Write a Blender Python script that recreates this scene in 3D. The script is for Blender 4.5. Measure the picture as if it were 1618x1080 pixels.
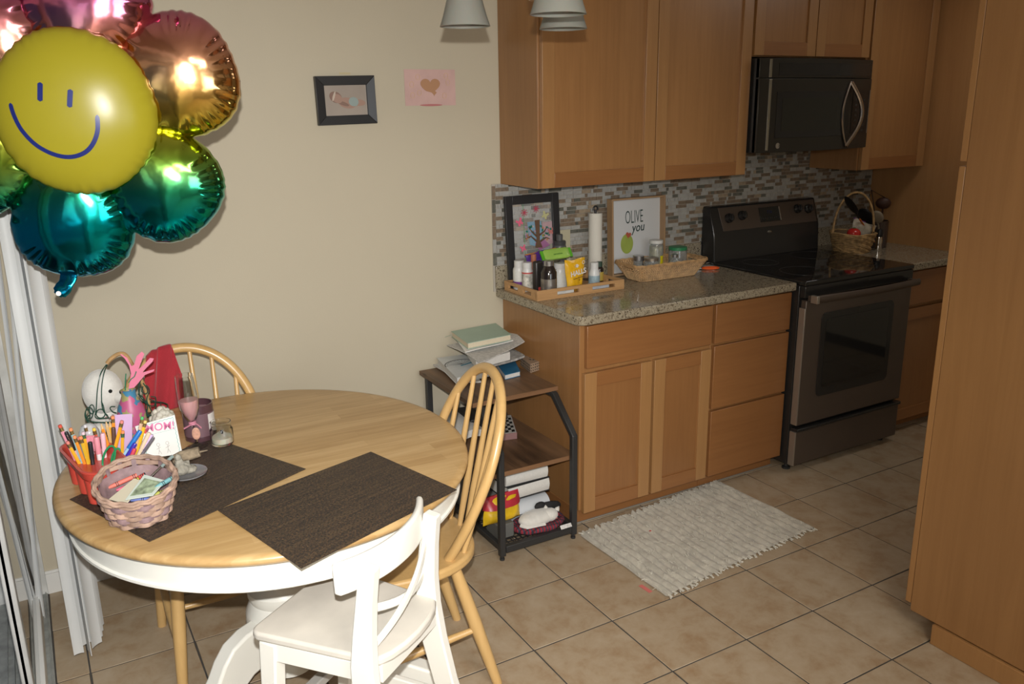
import bpy, bmesh, math, random
from mathutils import Vector, Matrix, noise
from math import sin, cos, pi, sqrt
for o in list(bpy.data.objects): bpy.data.objects.remove(o)
S = bpy.context.scene
C = S.collection
# ---------------------------------------------------------------- camera
F_PX = 1332.8
CAM = Vector((-1.8137, -3.2375, 1.6906))
RT = Vector((0.86497659, -0.50158743, -0.01501868))
UP = Vector((0.14684412, 0.22438387, 0.9633736))
FW = Vector((0.47984613, 0.83550101, -0.26774195))
cd = bpy.data.cameras.new('camera'); cam = bpy.data.objects.new('camera', cd); C.objects.link(cam)
cd.sensor_width = 36.0; cd.lens = 36.0 * F_PX / 1618.0; cd.clip_start = 0.02; cd.clip_end = 60
m = Matrix((RT, UP, -FW)).transposed().to_4x4(); m.translation = CAM; cam.matrix_world = m
S.camera = cam
# ---------------------------------------------------------------- light and exposure
S.view_settings.view_transform = 'Standard'; S.view_settings.look = 'None'
S.view_settings.exposure = 0.0; S.view_settings.gamma = 1.0
try: S.view_settings.use_curve_mapping = False
except Exception: pass
w = bpy.data.worlds.new('night'); S.world = w; w.use_nodes = True
w.node_tree.nodes['Background'].inputs[0].default_value = (0.10, 0.13, 0.2, 1)
w.node_tree.nodes['Background'].inputs[1].default_value = 0.5
def light(name, kind, loc, energy, color=(1, 1, 1), aim=None, **kw):
    d = bpy.data.lights.new(name, kind); d.energy = energy; d.color = color
    for k, v in kw.items(): setattr(d, k, v)
    o = bpy.data.objects.new(name, d); C.objects.link(o); o.location = loc
    if aim is not None: o.rotation_euler = (Vector(aim) - Vector(loc)).to_track_quat('-Z', 'Y').to_euler()
    return o
light('camera_flash', 'SPOT', CAM + UP * 0.095 - FW * 0.02, 285, (1.0, 0.985, 0.96), aim=(-1.35, -0.8, 0.70),
      spot_size=math.radians(99), spot_blend=1.0, shadow_soft_size=0.012)
light('dining_fill_light', 'AREA', (-1.15, -3.95, 2.36), 44, (1.0, 0.93, 0.84), aim=(-1.15, -3.95, 0), shape='RECTANGLE', size=0.9, size_y=0.9)  # unseen fill light, added behind the camera for soft ambient
light('rear_fill_light', 'AREA', (-0.35, -5.17, 1.45), 26, (0.86, 0.93, 1.0), aim=(-0.35, 0, 1.45), shape='RECTANGLE', size=1.3, size_y=1.15)  # added area light, gives the balloon foil something bright to reflect
light('kitchen_fill_light', 'AREA', (1.9, -1.15, 2.40), 4.5, (1.0, 0.95, 0.90), aim=(1.9, -1.15, 0), shape='RECTANGLE', size=0.8, size_y=0.4)  # added fill with no visible source, lifts the dark kitchen end

def ray(u, v): return FW + RT * ((u - 809) / F_PX) - UP * ((v - 540) / F_PX)
def atz(u, v, z): d = ray(u, v); return CAM + d * ((z - CAM.z) / d.z)
def aty(u, v, y): d = ray(u, v); return CAM + d * ((y - CAM.y) / d.y)
def atx(u, v, x): d = ray(u, v); return CAM + d * ((x - CAM.x) / d.x)

# ---------------------------------------------------------------- materials
MATS = {}
def srgb(r, g, b):
    f = lambda c: (c / 255 / 12.92) if c / 255 <= 0.04045 else ((c / 255 + 0.055) / 1.055) ** 2.4
    return (f(r), f(g), f(b))
def nm(name):
    m = bpy.data.materials.new(name); m.use_nodes = True; MATS[name] = m
    return m, m.node_tree.nodes, m.node_tree.links, m.node_tree.nodes['Principled BSDF']
def mat(name, col, rough=0.5, metal=0.0, spec=0.5, trans=0.0, ior=1.45, var=0.0, scale=20.0, bump=0.0, bscale=60.0, coat=0.0, sss=0.0, alpha=1.0, sheen=0.0):
    if name in MATS: return MATS[name]
    m, N, L, B = nm(name)
    B.inputs['Base Color'].default_value = (*col, 1); B.inputs['Roughness'].default_value = rough
    B.inputs['Metallic'].default_value = metal; B.inputs['Specular IOR Level'].default_value = spec
    B.inputs['Transmission Weight'].default_value = trans; B.inputs['IOR'].default_value = ior
    B.inputs['Coat Weight'].default_value = coat; B.inputs['Alpha'].default_value = alpha
    B.inputs['Sheen Weight'].default_value = sheen
    if sss: B.inputs['Subsurface Weight'].default_value = sss; B.inputs['Subsurface Scale'].default_value = 0.01
    if var or bump:
        tc = N.new('ShaderNodeTexCoord'); nz = N.new('ShaderNodeTexNoise'); nz.inputs['Scale'].default_value = scale; nz.inputs['Detail'].default_value = 5
        L.new(tc.outputs['Object'], nz.inputs['Vector'])
        if var:
            r = N.new('ShaderNodeValToRGB'); r.color_ramp.elements[0].position = 0.3; r.color_ramp.elements[1].position = 0.7
            r.color_ramp.elements[0].color = tuple(c * (1 - var) for c in col) + (1,)
            r.color_ramp.elements[1].color = tuple(min(1, c * (1 + var)) for c in col) + (1,)
            L.new(nz.outputs['Fac'], r.inputs[0]); L.new(r.outputs[0], B.inputs['Base Color'])
        if bump:
            n2 = N.new('ShaderNodeTexNoise'); n2.inputs['Scale'].default_value = bscale; n2.inputs['Detail'].default_value = 4
            L.new(tc.outputs['Object'], n2.inputs['Vector'])
            b = N.new('ShaderNodeBump'); b.inputs['Strength'].default_value = bump; b.inputs['Distance'].default_value = 0.004
            L.new(n2.outputs['Fac'], b.inputs['Height']); L.new(b.outputs[0], B.inputs['Normal'])
    return m
def wood(name, c1, c2, axis='z', grain=14.0, rough=0.35, coat=0.15, big=2.0, contrast=0.8, knots=0.0, fine=0.4):
    m, N, L, B = nm(name)
    tc = N.new('ShaderNodeTexCoord'); mp = N.new('ShaderNodeMapping')
    s = {'x': (0.05, 1, 1), 'y': (1, 0.05, 1), 'z': (1, 1, 0.05)}[axis]
    mp.inputs['Scale'].default_value = s; L.new(tc.outputs['Object'], mp.inputs[0])
    n1 = N.new('ShaderNodeTexNoise'); n1.inputs['Scale'].default_value = grain * 4; n1.inputs['Detail'].default_value = 6; n1.inputs['Roughness'].default_value = 0.65
    n1.inputs['Distortion'].default_value = 0.6
    L.new(mp.outputs[0], n1.inputs['Vector'])
    n2 = N.new('ShaderNodeTexNoise'); n2.inputs['Scale'].default_value = big; n2.inputs['Detail'].default_value = 3
    mp2 = N.new('ShaderNodeMapping'); mp2.inputs['Scale'].default_value = tuple(0.35 if v < 1 else 1 for v in s); L.new(tc.outputs['Object'], mp2.inputs[0])
    L.new(mp2.outputs[0], n2.inputs['Vector'])
    mx = N.new('ShaderNodeMath'); mx.operation = 'MULTIPLY_ADD'; mx.inputs[1].default_value = fine; L.new(n1.outputs['Fac'], mx.inputs[0])
    m2 = N.new('ShaderNodeMath'); m2.operation = 'MULTIPLY'; m2.inputs[1].default_value = 1 - fine; L.new(n2.outputs['Fac'], m2.inputs[0]); L.new(m2.outputs[0], mx.inputs[2])
    r = N.new('ShaderNodeValToRGB'); r.color_ramp.elements[0].position = 0.5 - 0.16 / contrast; r.color_ramp.elements[1].position = 0.5 + 0.16 / contrast
    r.color_ramp.elements[0].color = (*c1, 1); r.color_ramp.elements[1].color = (*c2, 1)
    L.new(mx.outputs[0], r.inputs[0])
    out = r.outputs[0]
    if knots:
        vo = N.new('ShaderNodeTexVoronoi'); vo.inputs['Scale'].default_value = knots
        L.new(mp2.outputs[0], vo.inputs['Vector'])
        rr = N.new('ShaderNodeValToRGB'); rr.color_ramp.elements[0].position = 0.02; rr.color_ramp.elements[1].position = 0.09
        rr.color_ramp.elements[0].color = (0.45, 0.4, 0.35, 1); rr.color_ramp.elements[1].color = (1, 1, 1, 1)
        L.new(vo.outputs['Distance'], rr.inputs[0])
        mm = N.new('ShaderNodeMix'); mm.data_type = 'RGBA'; mm.blend_type = 'MULTIPLY'; mm.inputs[0].default_value = 1
        L.new(out, mm.inputs[6]); L.new(rr.outputs[0], mm.inputs[7]); out = mm.outputs[2]
    L.new(out, B.inputs['Base Color'])
    B.inputs['Roughness'].default_value = rough; B.inputs['Coat Weight'].default_value = coat; B.inputs['Coat Roughness'].default_value = 0.25
    b = N.new('ShaderNodeBump'); b.inputs['Strength'].default_value = 0.08; b.inputs['Distance'].default_value = 0.002
    L.new(n1.outputs['Fac'], b.inputs['Height']); L.new(b.outputs[0], B.inputs['Normal'])
    return m
def ramp(N, stops):
    r = N.new('ShaderNodeValToRGB'); e = r.color_ramp.elements
    while len(e) < len(stops): e.new(0.5)
    for k, (p, c) in enumerate(stops): e[k].position = p; e[k].color = (*c, 1)
    return r

# ---------------------------------------------------------------- mesh builder
class MB:
    def __init__(s): s.v = []; s.f = []; s.mi = []
    def add(s, vs, fs, m=0):
        b = len(s.v); s.v += [tuple(v) for v in vs]; s.f += [tuple(b + i for i in f) for f in fs]; s.mi += [m] * len(fs); return s
    def box(s, a, b, m=0):
        x0, y0, z0 = (min(a[i], b[i]) for i in range(3)); x1, y1, z1 = (max(a[i], b[i]) for i in range(3))
        return s.add([(x0,y0,z0),(x1,y0,z0),(x1,y1,z0),(x0,y1,z0),(x0,y0,z1),(x1,y0,z1),(x1,y1,z1),(x0,y1,z1)],
                     [(0,3,2,1),(4,5,6,7),(0,1,5,4),(1,2,6,5),(2,3,7,6),(3,0,4,7)], m)
    def tube(s, pts, r, n=8, m=0, closed=False, r2=None, caps=True, up=None):
        pts = [Vector(p) for p in pts]; K = len(pts)
        rs = r if isinstance(r, (list, tuple)) else [r] * K
        r2s = (r2 if isinstance(r2, (list, tuple)) else [r2] * K) if r2 is not None else rs
        vs = []; prev = None
        for i, p in enumerate(pts):
            if closed: t = pts[(i + 1) % K] - pts[i - 1]
            else: t = pts[min(i + 1, K - 1)] - pts[max(i - 1, 0)]
            t = t.normalized() if t.length > 1e-9 else Vector((0, 0, 1))
            if up is not None: a = Vector(up) - t * Vector(up).dot(t)
            elif prev is None:
                a = t.cross(Vector((0, 0, 1)));
                if a.length < 1e-3: a = t.cross(Vector((1, 0, 0)))
            else: a = prev - t * prev.dot(t)
            if a.length < 1e-6: a = t.orthogonal()
            a.normalize(); prev = a; b = t.cross(a)
            for k in range(n):
                w_ = 2 * pi * (k + 0.5) / n; vs.append(p + a * (rs[i] * cos(w_)) + b * (r2s[i] * sin(w_)))
        fs = []
        for i in range(K if closed else K - 1):
            j = (i + 1) % K
            for k in range(n):
                k2 = (k + 1) % n; fs.append((i*n+k, i*n+k2, j*n+k2, j*n+k))
        if caps and not closed: fs.append(tuple(range(n))[::-1]); fs.append(tuple((K-1)*n + k for k in range(n)))
        return s.add(vs, fs, m)
    def cyl(s, p, q, r0, r1=None, n=16, m=0, caps=True): return s.tube([p, q], [r0, r0 if r1 is None else r1], n, m, caps=caps)
    def lathe(s, prof, n=28, c=(0, 0, 0), m=0, sx=1.0, sy=1.0, fn=None):
        vs = []; K = len(prof)
        for (r, z) in prof:
            for k in range(n):
                a = 2 * pi * k / n; rr = r * (fn(a, z) if fn else 1)
                vs.append((c[0] + rr * cos(a) * sx, c[1] + rr * sin(a) * sy, c[2] + z))
        fs = [(i*n+k, i*n+(k+1)%n, (i+1)*n+(k+1)%n, (i+1)*n+k) for i in range(K-1) for k in range(n)]
        closed_ = prof[0] == prof[-1]
        if prof[0][0] > 1e-6 and not closed_: fs.append(tuple(range(n))[::-1])
        if prof[-1][0] > 1e-6 and not closed_: fs.append(tuple((K-1)*n + k for k in range(n)))
        return s.add(vs, fs, m)
    def prism(s, pts, z0, z1, m=0, fn=None):
        n = len(pts); f = fn or (lambda x, y, z: (x, y, z))
        vs = [f(x, y, z0) for x, y in pts] + [f(x, y, z1) for x, y in pts]
        return s.add(vs, [tuple(range(n))[::-1], tuple(range(n, 2*n))] + [(i, (i+1) % n, n + (i+1) % n, n + i) for i in range(n)], m)
    def grid(s, fn, nu, nv, m=0, cu=False):
        vs = [fn(i / nu, j / nv) for i in range(nu + (0 if cu else 1)) for j in range(nv + 1)]
        W = nv + 1; U_ = nu
        fs = [(i*W+j, ((i+1) % nu if cu else i+1)*W+j, ((i+1) % nu if cu else i+1)*W+j+1, i*W+j+1) for i in range(U_) for j in range(nv)]
        return s.add(vs, fs, m)
    def sheet(s, fn, nu, nv, t, m=0):
        "a thin closed sheet: fn gives the upper side, t offsets it"
        t = Vector(t); a = [Vector(fn(i / nu, j / nv)) for i in range(nu + 1) for j in range(nv + 1)]
        W = nv + 1; n = len(a); vs = a + [p - t for p in a]
        fs = [(i*W+j, (i+1)*W+j, (i+1)*W+j+1, i*W+j+1) for i in range(nu) for j in range(nv)]
        fs += [tuple(n + q for q in f[::-1]) for f in fs]
        ring = [i*W for i in range(nu+1)] + [nu*W+j for j in range(1, W)] + [i*W+nv for i in range(nu-1, -1, -1)] + [j for j in range(nv-1, 0, -1)]
        fs += [(ring[k], ring[k-1], n + ring[k-1], n + ring[k]) for k in range(len(ring))]
        return s.add(vs, fs, m)
    def ball(s, c, r, n=16, k=10, m=0, fn=None):
        rx, ry, rz = (r, r, r) if not isinstance(r, (tuple, list)) else r
        vs = []; 
        for i in range(k + 1):
            a = pi * i / k
            for j in range(n):
                b = 2 * pi * j / n; d = Vector((sin(a) * cos(b), sin(a) * sin(b), cos(a))); q = fn(d) if fn else 1
                vs.append((c[0] + rx * d.x * q, c[1] + ry * d.y * q, c[2] + rz * d.z * q))
        fs = [(i*n+j, (i+1)*n+j, (i+1)*n+(j+1) % n, i*n+(j+1) % n) for i in range(k) for j in range(n)]
        return s.add(vs, fs, m)
    def xf(s, M):
        s.v = [tuple(M @ Vector(v)) for v in s.v]; return s
    def obj(s, name, mats, parent=None, bevel=0.0, angle=35, loc=None, rot=None, seg=2, flat=False):
        me = bpy.data.meshes.new(name); me.from_pydata(s.v, [], s.f); 
        if not isinstance(mats, (list, tuple)): mats = [mats]
        for q in mats: me.materials.append(q)
        me.polygons.foreach_set('material_index', s.mi)
        bm = bmesh.new(); bm.from_mesh(me); bmesh.ops.remove_doubles(bm, verts=bm.verts, dist=1e-6)
        bmesh.ops.recalc_face_normals(bm, faces=bm.faces); bm.to_mesh(me); bm.free()
        if not flat:
            me.polygons.foreach_set('use_smooth', [True] * len(me.polygons))
            try: me.set_sharp_from_angle(angle=math.radians(angle))
            except Exception: pass
        me.update()
        o = bpy.data.objects.new(name, me); C.objects.link(o)
        if parent is not None: o.parent = parent
        if loc is not None: o.location = loc
        if rot is not None: o.rotation_euler = rot
        if bevel:
            b = o.modifiers.new('bevel', 'BEVEL'); b.width = bevel; b.segments = seg; b.limit_method = 'ANGLE'; b.angle_limit = math.radians(40); b.harden_normals = False
        return o
def tag(o, label=None, cat=None, group=None, kind=None):
    if label: o['label'] = label
    if cat: o['category'] = cat
    if group: o['group'] = group
    if kind: o['kind'] = kind
    return o
def thing(name, label, cat, loc=(0, 0, 0), rz=0.0, group=None, rot=None):
    o = bpy.data.objects.new(name, None); C.objects.link(o); o.location = loc; o.empty_display_size = 0.05
    o.rotation_euler = rot if rot else (0, 0, rz)
    return tag(o, label, cat, group)
def box(name, a, b, mats, parent=None, bevel=0.002): return MB().box(a, b).obj(name, mats, parent, bevel)
def child(o, parent, loc=None, rz=None):
    c = o.copy(); C.objects.link(c); c.parent = parent
    if loc is not None: c.location = loc
    if rz is not None: c.rotation_euler = (0, 0, rz)
    return c
def copy_tree(o, parent=None):
    c = o.copy(); C.objects.link(c); c.parent = parent
    for ch in list(o.children): copy_tree(ch, c)
    return c
def text(name, body, size, mats, parent, loc, rot, ext=0.0004, align='CENTER', sx=1.0, shear=0.0, offset=0.0):
    d = bpy.data.curves.new(name, 'FONT'); d.body = body; d.size = size; d.extrude = ext; d.align_x = align; d.align_y = 'CENTER'; d.shear = shear; d.offset = offset
    d.resolution_u = 3
    o = bpy.data.objects.new(name, d); C.objects.link(o)
    dg = bpy.context.evaluated_depsgraph_get(); me = bpy.data.meshes.new_from_object(o.evaluated_get(dg)); bpy.data.objects.remove(o)
    me.materials.clear(); me.materials.append(mats); me.name = name; me.polygons.foreach_set('use_smooth', [False] * len(me.polygons))
    o = bpy.data.objects.new(name, me); C.objects.link(o)
    o.parent = parent; o.location = loc; o.rotation_euler = rot; o.scale = (sx, 1, 1); return o
R = random.Random(7)
# ---------------------------------------------------------------- shared materials
M_CAB = wood('maple_vertical', (0.26, 0.122, 0.042), (0.40, 0.200, 0.073), 'z', 12, 0.34, 0.3, 2.2, knots=3.0)
M_CABX = wood('maple_horizontal', (0.225, 0.092, 0.030), (0.33, 0.145, 0.048), 'x', 12, 0.36, 0.25)
M_CABP = wood('maple_lower_panel', (0.215, 0.092, 0.031), (0.33, 0.152, 0.052), 'z', 12, 0.36, 0.3, 2.2, knots=3.0)
M_CABL = wood('maple_light', (0.31, 0.152, 0.054), (0.42, 0.222, 0.084), 'z', 12, 0.34, 0.3)
M_WALL = mat('beige_wall_paint', (0.505, 0.45, 0.34), 0.75, spec=0.25, var=0.025, scale=1.5, bump=0.05, bscale=180)
M_WHITE = mat('white_paint', (0.74, 0.73, 0.69), 0.45, var=0.03, scale=3)
M_CEIL = mat('ceiling_paint', (0.72, 0.70, 0.66), 0.9)
M_GROUT = mat('floor_grout', (0.075, 0.068, 0.06), 0.9, var=0.2, scale=20)
M_CAULK = mat('pale_caulk', (0.26, 0.24, 0.205), 0.8)
M_BLACK = mat('black_enamel', (0.022, 0.021, 0.020), 0.18, spec=0.5)
M_BLKSAT = mat('black_satin_metal', (0.028, 0.028, 0.028), 0.4)
M_PINE = wood('honey_pine', (0.50, 0.305, 0.11), (0.66, 0.43, 0.18), 'z', 9, 0.33, 0.35)

def tile_mat():
    m, N, L, B = nm('beige_floor_tile')
    tc = N.new('ShaderNodeTexCoord'); oi = N.new('ShaderNodeObjectInfo'); ad = N.new('ShaderNodeVectorMath'); ad.operation = 'ADD'
    mu = N.new('ShaderNodeMath'); mu.operation = 'MULTIPLY'; mu.inputs[1].default_value = 40
    L.new(oi.outputs['Random'], mu.inputs[0]); L.new(tc.outputs['Object'], ad.inputs[0]); L.new(mu.outputs[0], ad.inputs[1])
    n1 = N.new('ShaderNodeTexNoise'); n1.inputs['Scale'].default_value = 11; n1.inputs['Detail'].default_value = 9; n1.inputs['Roughness'].default_value = 0.68; n1.inputs['Distortion'].default_value = 0.25
    L.new(ad.outputs[0], n1.inputs['Vector'])
    r = ramp(N, [(0.30, (0.31, 0.205, 0.115)), (0.50, (0.385, 0.295, 0.195)), (0.72, (0.43, 0.345, 0.245))])
    L.new(n1.outputs['Fac'], r.inputs[0]); L.new(r.outputs[0], B.inputs['Base Color'])
    B.inputs['Roughness'].default_value = 0.5; B.inputs['Specular IOR Level'].default_value = 0.35
    b = N.new('ShaderNodeBump'); b.inputs['Strength'].default_value = 0.15; b.inputs['Distance'].default_value = 0.003
    L.new(n1.outputs['Fac'], b.inputs['Height']); L.new(b.outputs[0], B.inputs['Normal']); return m
M_TILE = tile_mat()
def granite():
    m, N, L, B = nm('speckled_granite')
    tc = N.new('ShaderNodeTexCoord')
    v = N.new('ShaderNodeTexVoronoi'); v.inputs['Scale'].default_value = 230; L.new(tc.outputs['Object'], v.inputs['Vector'])
    n = N.new('ShaderNodeTexNoise'); n.inputs['Scale'].default_value = 55; n.inputs['Detail'].default_value = 6; n.inputs['Roughness'].default_value = 0.75; L.new(tc.outputs['Object'], n.inputs['Vector'])
    a = N.new('ShaderNodeSeparateColor'); L.new(v.outputs['Color'], a.inputs[0])
    mx = N.new('ShaderNodeMath'); mx.operation = 'MULTIPLY_ADD'; mx.inputs[1].default_value = 0.35; L.new(a.outputs[0], mx.inputs[0])
    m2 = N.new('ShaderNodeMath'); m2.operation = 'MULTIPLY'; m2.inputs[1].default_value = 0.75; L.new(n.outputs['Fac'], m2.inputs[0]); L.new(m2.outputs[0], mx.inputs[2])
    r = ramp(N, [(0.33, (0.05, 0.038, 0.028)), (0.40, (0.15, 0.115, 0.075)), (0.47, (0.27, 0.225, 0.155)), (0.62, (0.37, 0.325, 0.235)), (0.8, (0.23, 0.19, 0.13))])
    L.new(mx.outputs[0], r.inputs[0]); L.new(r.outputs[0], B.inputs['Base Color']); B.inputs['Roughness'].default_value = 0.13; return m
M_GRANITE = granite()

# ---------------------------------------------------------------- the room
XL, XR, YR, ZC = -1.935, 3.4, -5.2, 2.44
def struct(name, mb, mt, parent=None, bevel=0): 
    o = mb.obj(name, mt, parent, bevel)
    if parent is None: tag(o, kind='structure')
    return o
floor = struct('floor', MB().box((-2.12, YR, -0.05), (XR, 0.1, -0.0035)), M_GROUT)
TS, TX, TY = 0.3126, 0.0357, -1.2178
tb = MB(); g = 0.0052; h = TS / 2 - g / 2
tb.prism([(-h, -h), (h, -h), (h, h), (-h, h)], -0.003, 0.0)
tile0 = tb.obj('floor_tile', M_TILE, floor, 0.0012, seg=1)
first = True
for i in range(-7, 11):
    for j in range(-4, 8):
        cx, cy = TX + (i + 0.5) * TS, TY - (j + 0.5) * TS
        if cx - h < XL - 0.18 or cx + h > 3.4 or cy + h > 0.16 or cy < -3.3: continue
        if cx > 0.9 and cy < -1.9: continue
        o = tile0 if first else child(tile0, floor); first = False
        o.location = (cx, cy, R.uniform(-0.0004, 0.0004)); o.rotation_euler = (0, 0, R.choice([0, pi/2, pi, -pi/2]))
        if cx - h < -1.93: pass
ex = TX - 6 * TS - g / 2
edge0 = None
for j in range(-4, 8):
    cy = TY - (j + 0.5) * TS
    if cy + h > 0.16 or cy < -3.3: continue
    if edge0 is None: o = edge0 = MB().box((XL + 0.0025, -h, -0.003), (ex, h, 0)).obj('floor_tile', M_TILE, floor, 0.0012, seg=1)
    else: o = child(edge0, floor)
    o.location = (0, cy, 0)
rear_tiles = MB()
for i in range(-7, 11):
    for j in range(-4, 14):
        cx, cy = TX + (i + 0.5) * TS, TY - (j + 0.5) * TS
        if cy >= -3.3 and not (cx > 0.9 and cy < -1.9): continue
        if cx + h > 3.4 or cy - h < YR: continue
        rear_tiles.box((cx - h, cy - h, -0.003), (cx + h, cy + h, 0))
tag(rear_tiles.obj('floor_tile_field', M_TILE, floor), kind='stuff')
wall_back = struct('wall_back', MB().box((-2.2, 0, -0.05), (XR, 0.12, ZC)), M_WALL)
struct('wall_right', MB().box((XR, YR, -0.05), (XR + 0.1, 0.12, ZC)), M_WALL)
wr = MB().box((-2.2, YR - 0.1, -0.05), (XR + 0.1, YR, 0.85)).box((-2.2, YR - 0.1, 2.05), (XR + 0.1, YR, ZC)).box((-2.2, YR - 0.1, 0.85), (-1.03, YR, 2.05)).box((0.33, YR - 0.1, 0.85), (XR + 0.1, YR, 2.05))
struct('wall_rear', wr, M_WALL)
wl = MB().box((XL - 0.17, -2.35, 2.06), (XL, 0, ZC)).box((XL - 0.17, YR, -0.05), (XL, -2.35, ZC))
wall_left = struct('wall_left', wl, M_WALL)
struct('ceiling', MB().box((-2.2, YR, ZC), (XR + 0.1, 0.12, ZC + 0.08)), M_CEIL)
bb = MB().box((XL, -0.014, 0), (0.0, 0, 0.078)); bb.box((XL, -0.009, 0.078), (0.0, 0, 0.088))
struct('baseboard_back', bb, M_WHITE, None, 0.0015)
struct('trim_1', MB().box((XL - 0.165, -0.012, 0), (XL, 0, 2.06)), mat('aged_white_jamb', (0.55, 0.55, 0.52), 0.6, var=0.25, scale=9), None, 0.001)
pb = MB()
for (u, v, s_) in ((88, 893, 1), (76, 904, 1.6), (84, 912, 1), (70, 845, 1)):
    p = aty(u, v, -0.0125)
    pb.ball((min(p.x, XL - 0.012), -0.012, p.z), (0.004 * s_, 0.001, 0.003 * s_), 8, 5)

win = tag(MB().box((-1.03, YR - 0.03, 0.85), (0.33, YR - 0.001, 0.90)).box((-1.03, YR - 0.03, 2.0), (0.33, YR - 0.001, 2.05)).box((-1.03, YR - 0.03, 0.90), (-0.98, YR - 0.001, 2.0)).box((0.28, YR - 0.03, 0.90), (0.33, YR - 0.001, 2.0)).box((-0.375, YR - 0.03, 0.90), (-0.325, YR - 0.001, 2.0)).obj('added_window_1', M_WHITE, None, 0.002), kind='structure')  # unseen window, added to frame the rear fill light
# sliding glass door in the left wall
M_ALU = mat('grey_aluminium', (0.33, 0.34, 0.32), 0.55, 0.15, var=0.2, scale=30)
M_PANE = mat('door_pane_glass', (0.9, 0.95, 0.95), 0.02, trans=1.0, ior=1.45)
door = tag(box('door_1', (XL - 0.165, -2.345, 2.0), (XL - 0.002, -0.013, 2.055), M_ALU), kind='structure')
tk = MB().box((XL - 0.165, -2.345, -0.002), (XL - 0.002, -0.013, 0.006))
for x in (-0.006, -0.030, -0.045, -0.068, -0.083, -0.108, -0.128): tk.box((XL + x - 0.003, -2.34, 0.006), (XL + x, -0.014, 0.02 if x in (-0.030, -0.068, -0.108) else 0.013))
tk.obj('track', M_ALU, door, 0.0006)
M_STILE = mat('grey_white_stile', (0.33, 0.33, 0.32), 0.4, var=0.1, scale=12)
for (x, y0, y1) in ((-0.034, -1.14, -0.06), (-0.105, -2.33, -1.10)):
    X0 = XL + x
    box('glass_pane', (X0 - 0.004, y0 - 0.0, 0.08), (X0 + 0.002, y1, 1.98), M_PANE, door, 0)
    for (a, b) in ((y0, y0 + 0.05), (y1 - 0.05, y1)): box('stile', (X0 - 0.012, a, 0.022), (X0 + 0.012, b, 1.995), M_STILE, door, 0.003)
    box('rail', (X0 - 0.014, y0 + 0.05, 0.022), (X0 + 0.014, y1 - 0.05, 0.1), M_WHITE, door, 0.003)
    box('rail', (X0 - 0.014, y0 + 0.05, 1.93), (X0 + 0.014, y1 - 0.05, 1.995), M_WHITE, door, 0.003)
box('fixed_stile', (XL - 0.125, -0.12, 0.022), (XL - 0.075, -0.013, 2.0), M_WHITE, door, 0.003)
M_NIGHT = mat('dark_patio_concrete', (0.08, 0.08, 0.085), 0.9)
struct('trim_2', MB().box((-3.6, -4.2, -0.12), (XL - 0.17, 0.6, -0.06)), M_NIGHT)

# ---------------------------------------------------------------- mosaic splashback, pieces of the back wall
bed = MB().box((-0.047, -0.004, 0.9), (2.45, 0, 1.373)).box((1.13, -0.004, 1.3725), (1.93, 0, 1.49))
bed.obj('splashback_bed', mat('mosaic_grout', (0.42, 0.38, 0.32), 0.9), wall_back)
MT = [mat('mosaic_pale_glass', (0.37, 0.365, 0.34), 0.2, coat=0.2, var=0.12, scale=40), mat('mosaic_taupe_stone', (0.20, 0.15, 0.105), 0.4, var=0.2, scale=70),
      mat('mosaic_smoke_glass', (0.12, 0.12, 0.10), 0.12, coat=0.3, var=0.2, scale=40), mat('mosaic_cream_stone', (0.33, 0.26, 0.18), 0.4, var=0.15, scale=60)]
cells = []
row = 0; z = 0.931
while z < 1.485:
    z1 = z + 0.0155; x = -0.028 if z < 1.37 else 1.135
    if z1 > 1.372 and z < 1.372: z1 = 1.371
    xe = 2.45 if z < 1.37 else 1.925
    first_len = R.uniform(0.01, 0.04)
    while x < xe - 0.006:
        L_ = first_len if first_len else R.choice([0.014, 0.02, 0.034, 0.05, 0.05, 0.066]); first_len = 0
        x1 = min(x + L_, xe)
        ok = (z > 1.018) or (1.158 < x and x1 < 1.92 and z > 1.0)
        if ok: cells.append((x, x1 - 0.002, z, z1, R.choices([0, 1, 2, 3], [46, 33, 14, 7])[0]))
        x = x1
    z += 0.0178; row += 1
for k in range(6):
    z0 = 1.018 + k * 0.058; cells.insert(0, (-0.046, -0.0305, z0, min(z0 + 0.056, 1.372), R.choice([0, 1, 2, 0])))
near = sorted(range(len(cells)), key=lambda k: cells[k][0])
singles = set(near[:285])
rest = [MB(), MB(), MB(), MB()]
for k, (a, b, c, d, q) in enumerate(cells):
    if c > 1.36 and c < 1.375 and d < 1.38 and a < 1.13: d = min(d, 1.371)
    y = -0.0075 - R.uniform(0, 0.0012)
    if k in singles: MB().box((0, 0, 0), (b - a, 0.005, d - c)).obj('mosaic_tile', MT[q], wall_back, 0.0006, loc=(a, y, c), seg=1)
    else: rest[q].box((a, y, c), (b, y + 0.005, d))
for q in range(4): tag(rest[q].obj('mosaic_tile_field', MT[q], wall_back), kind='stuff')

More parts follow.
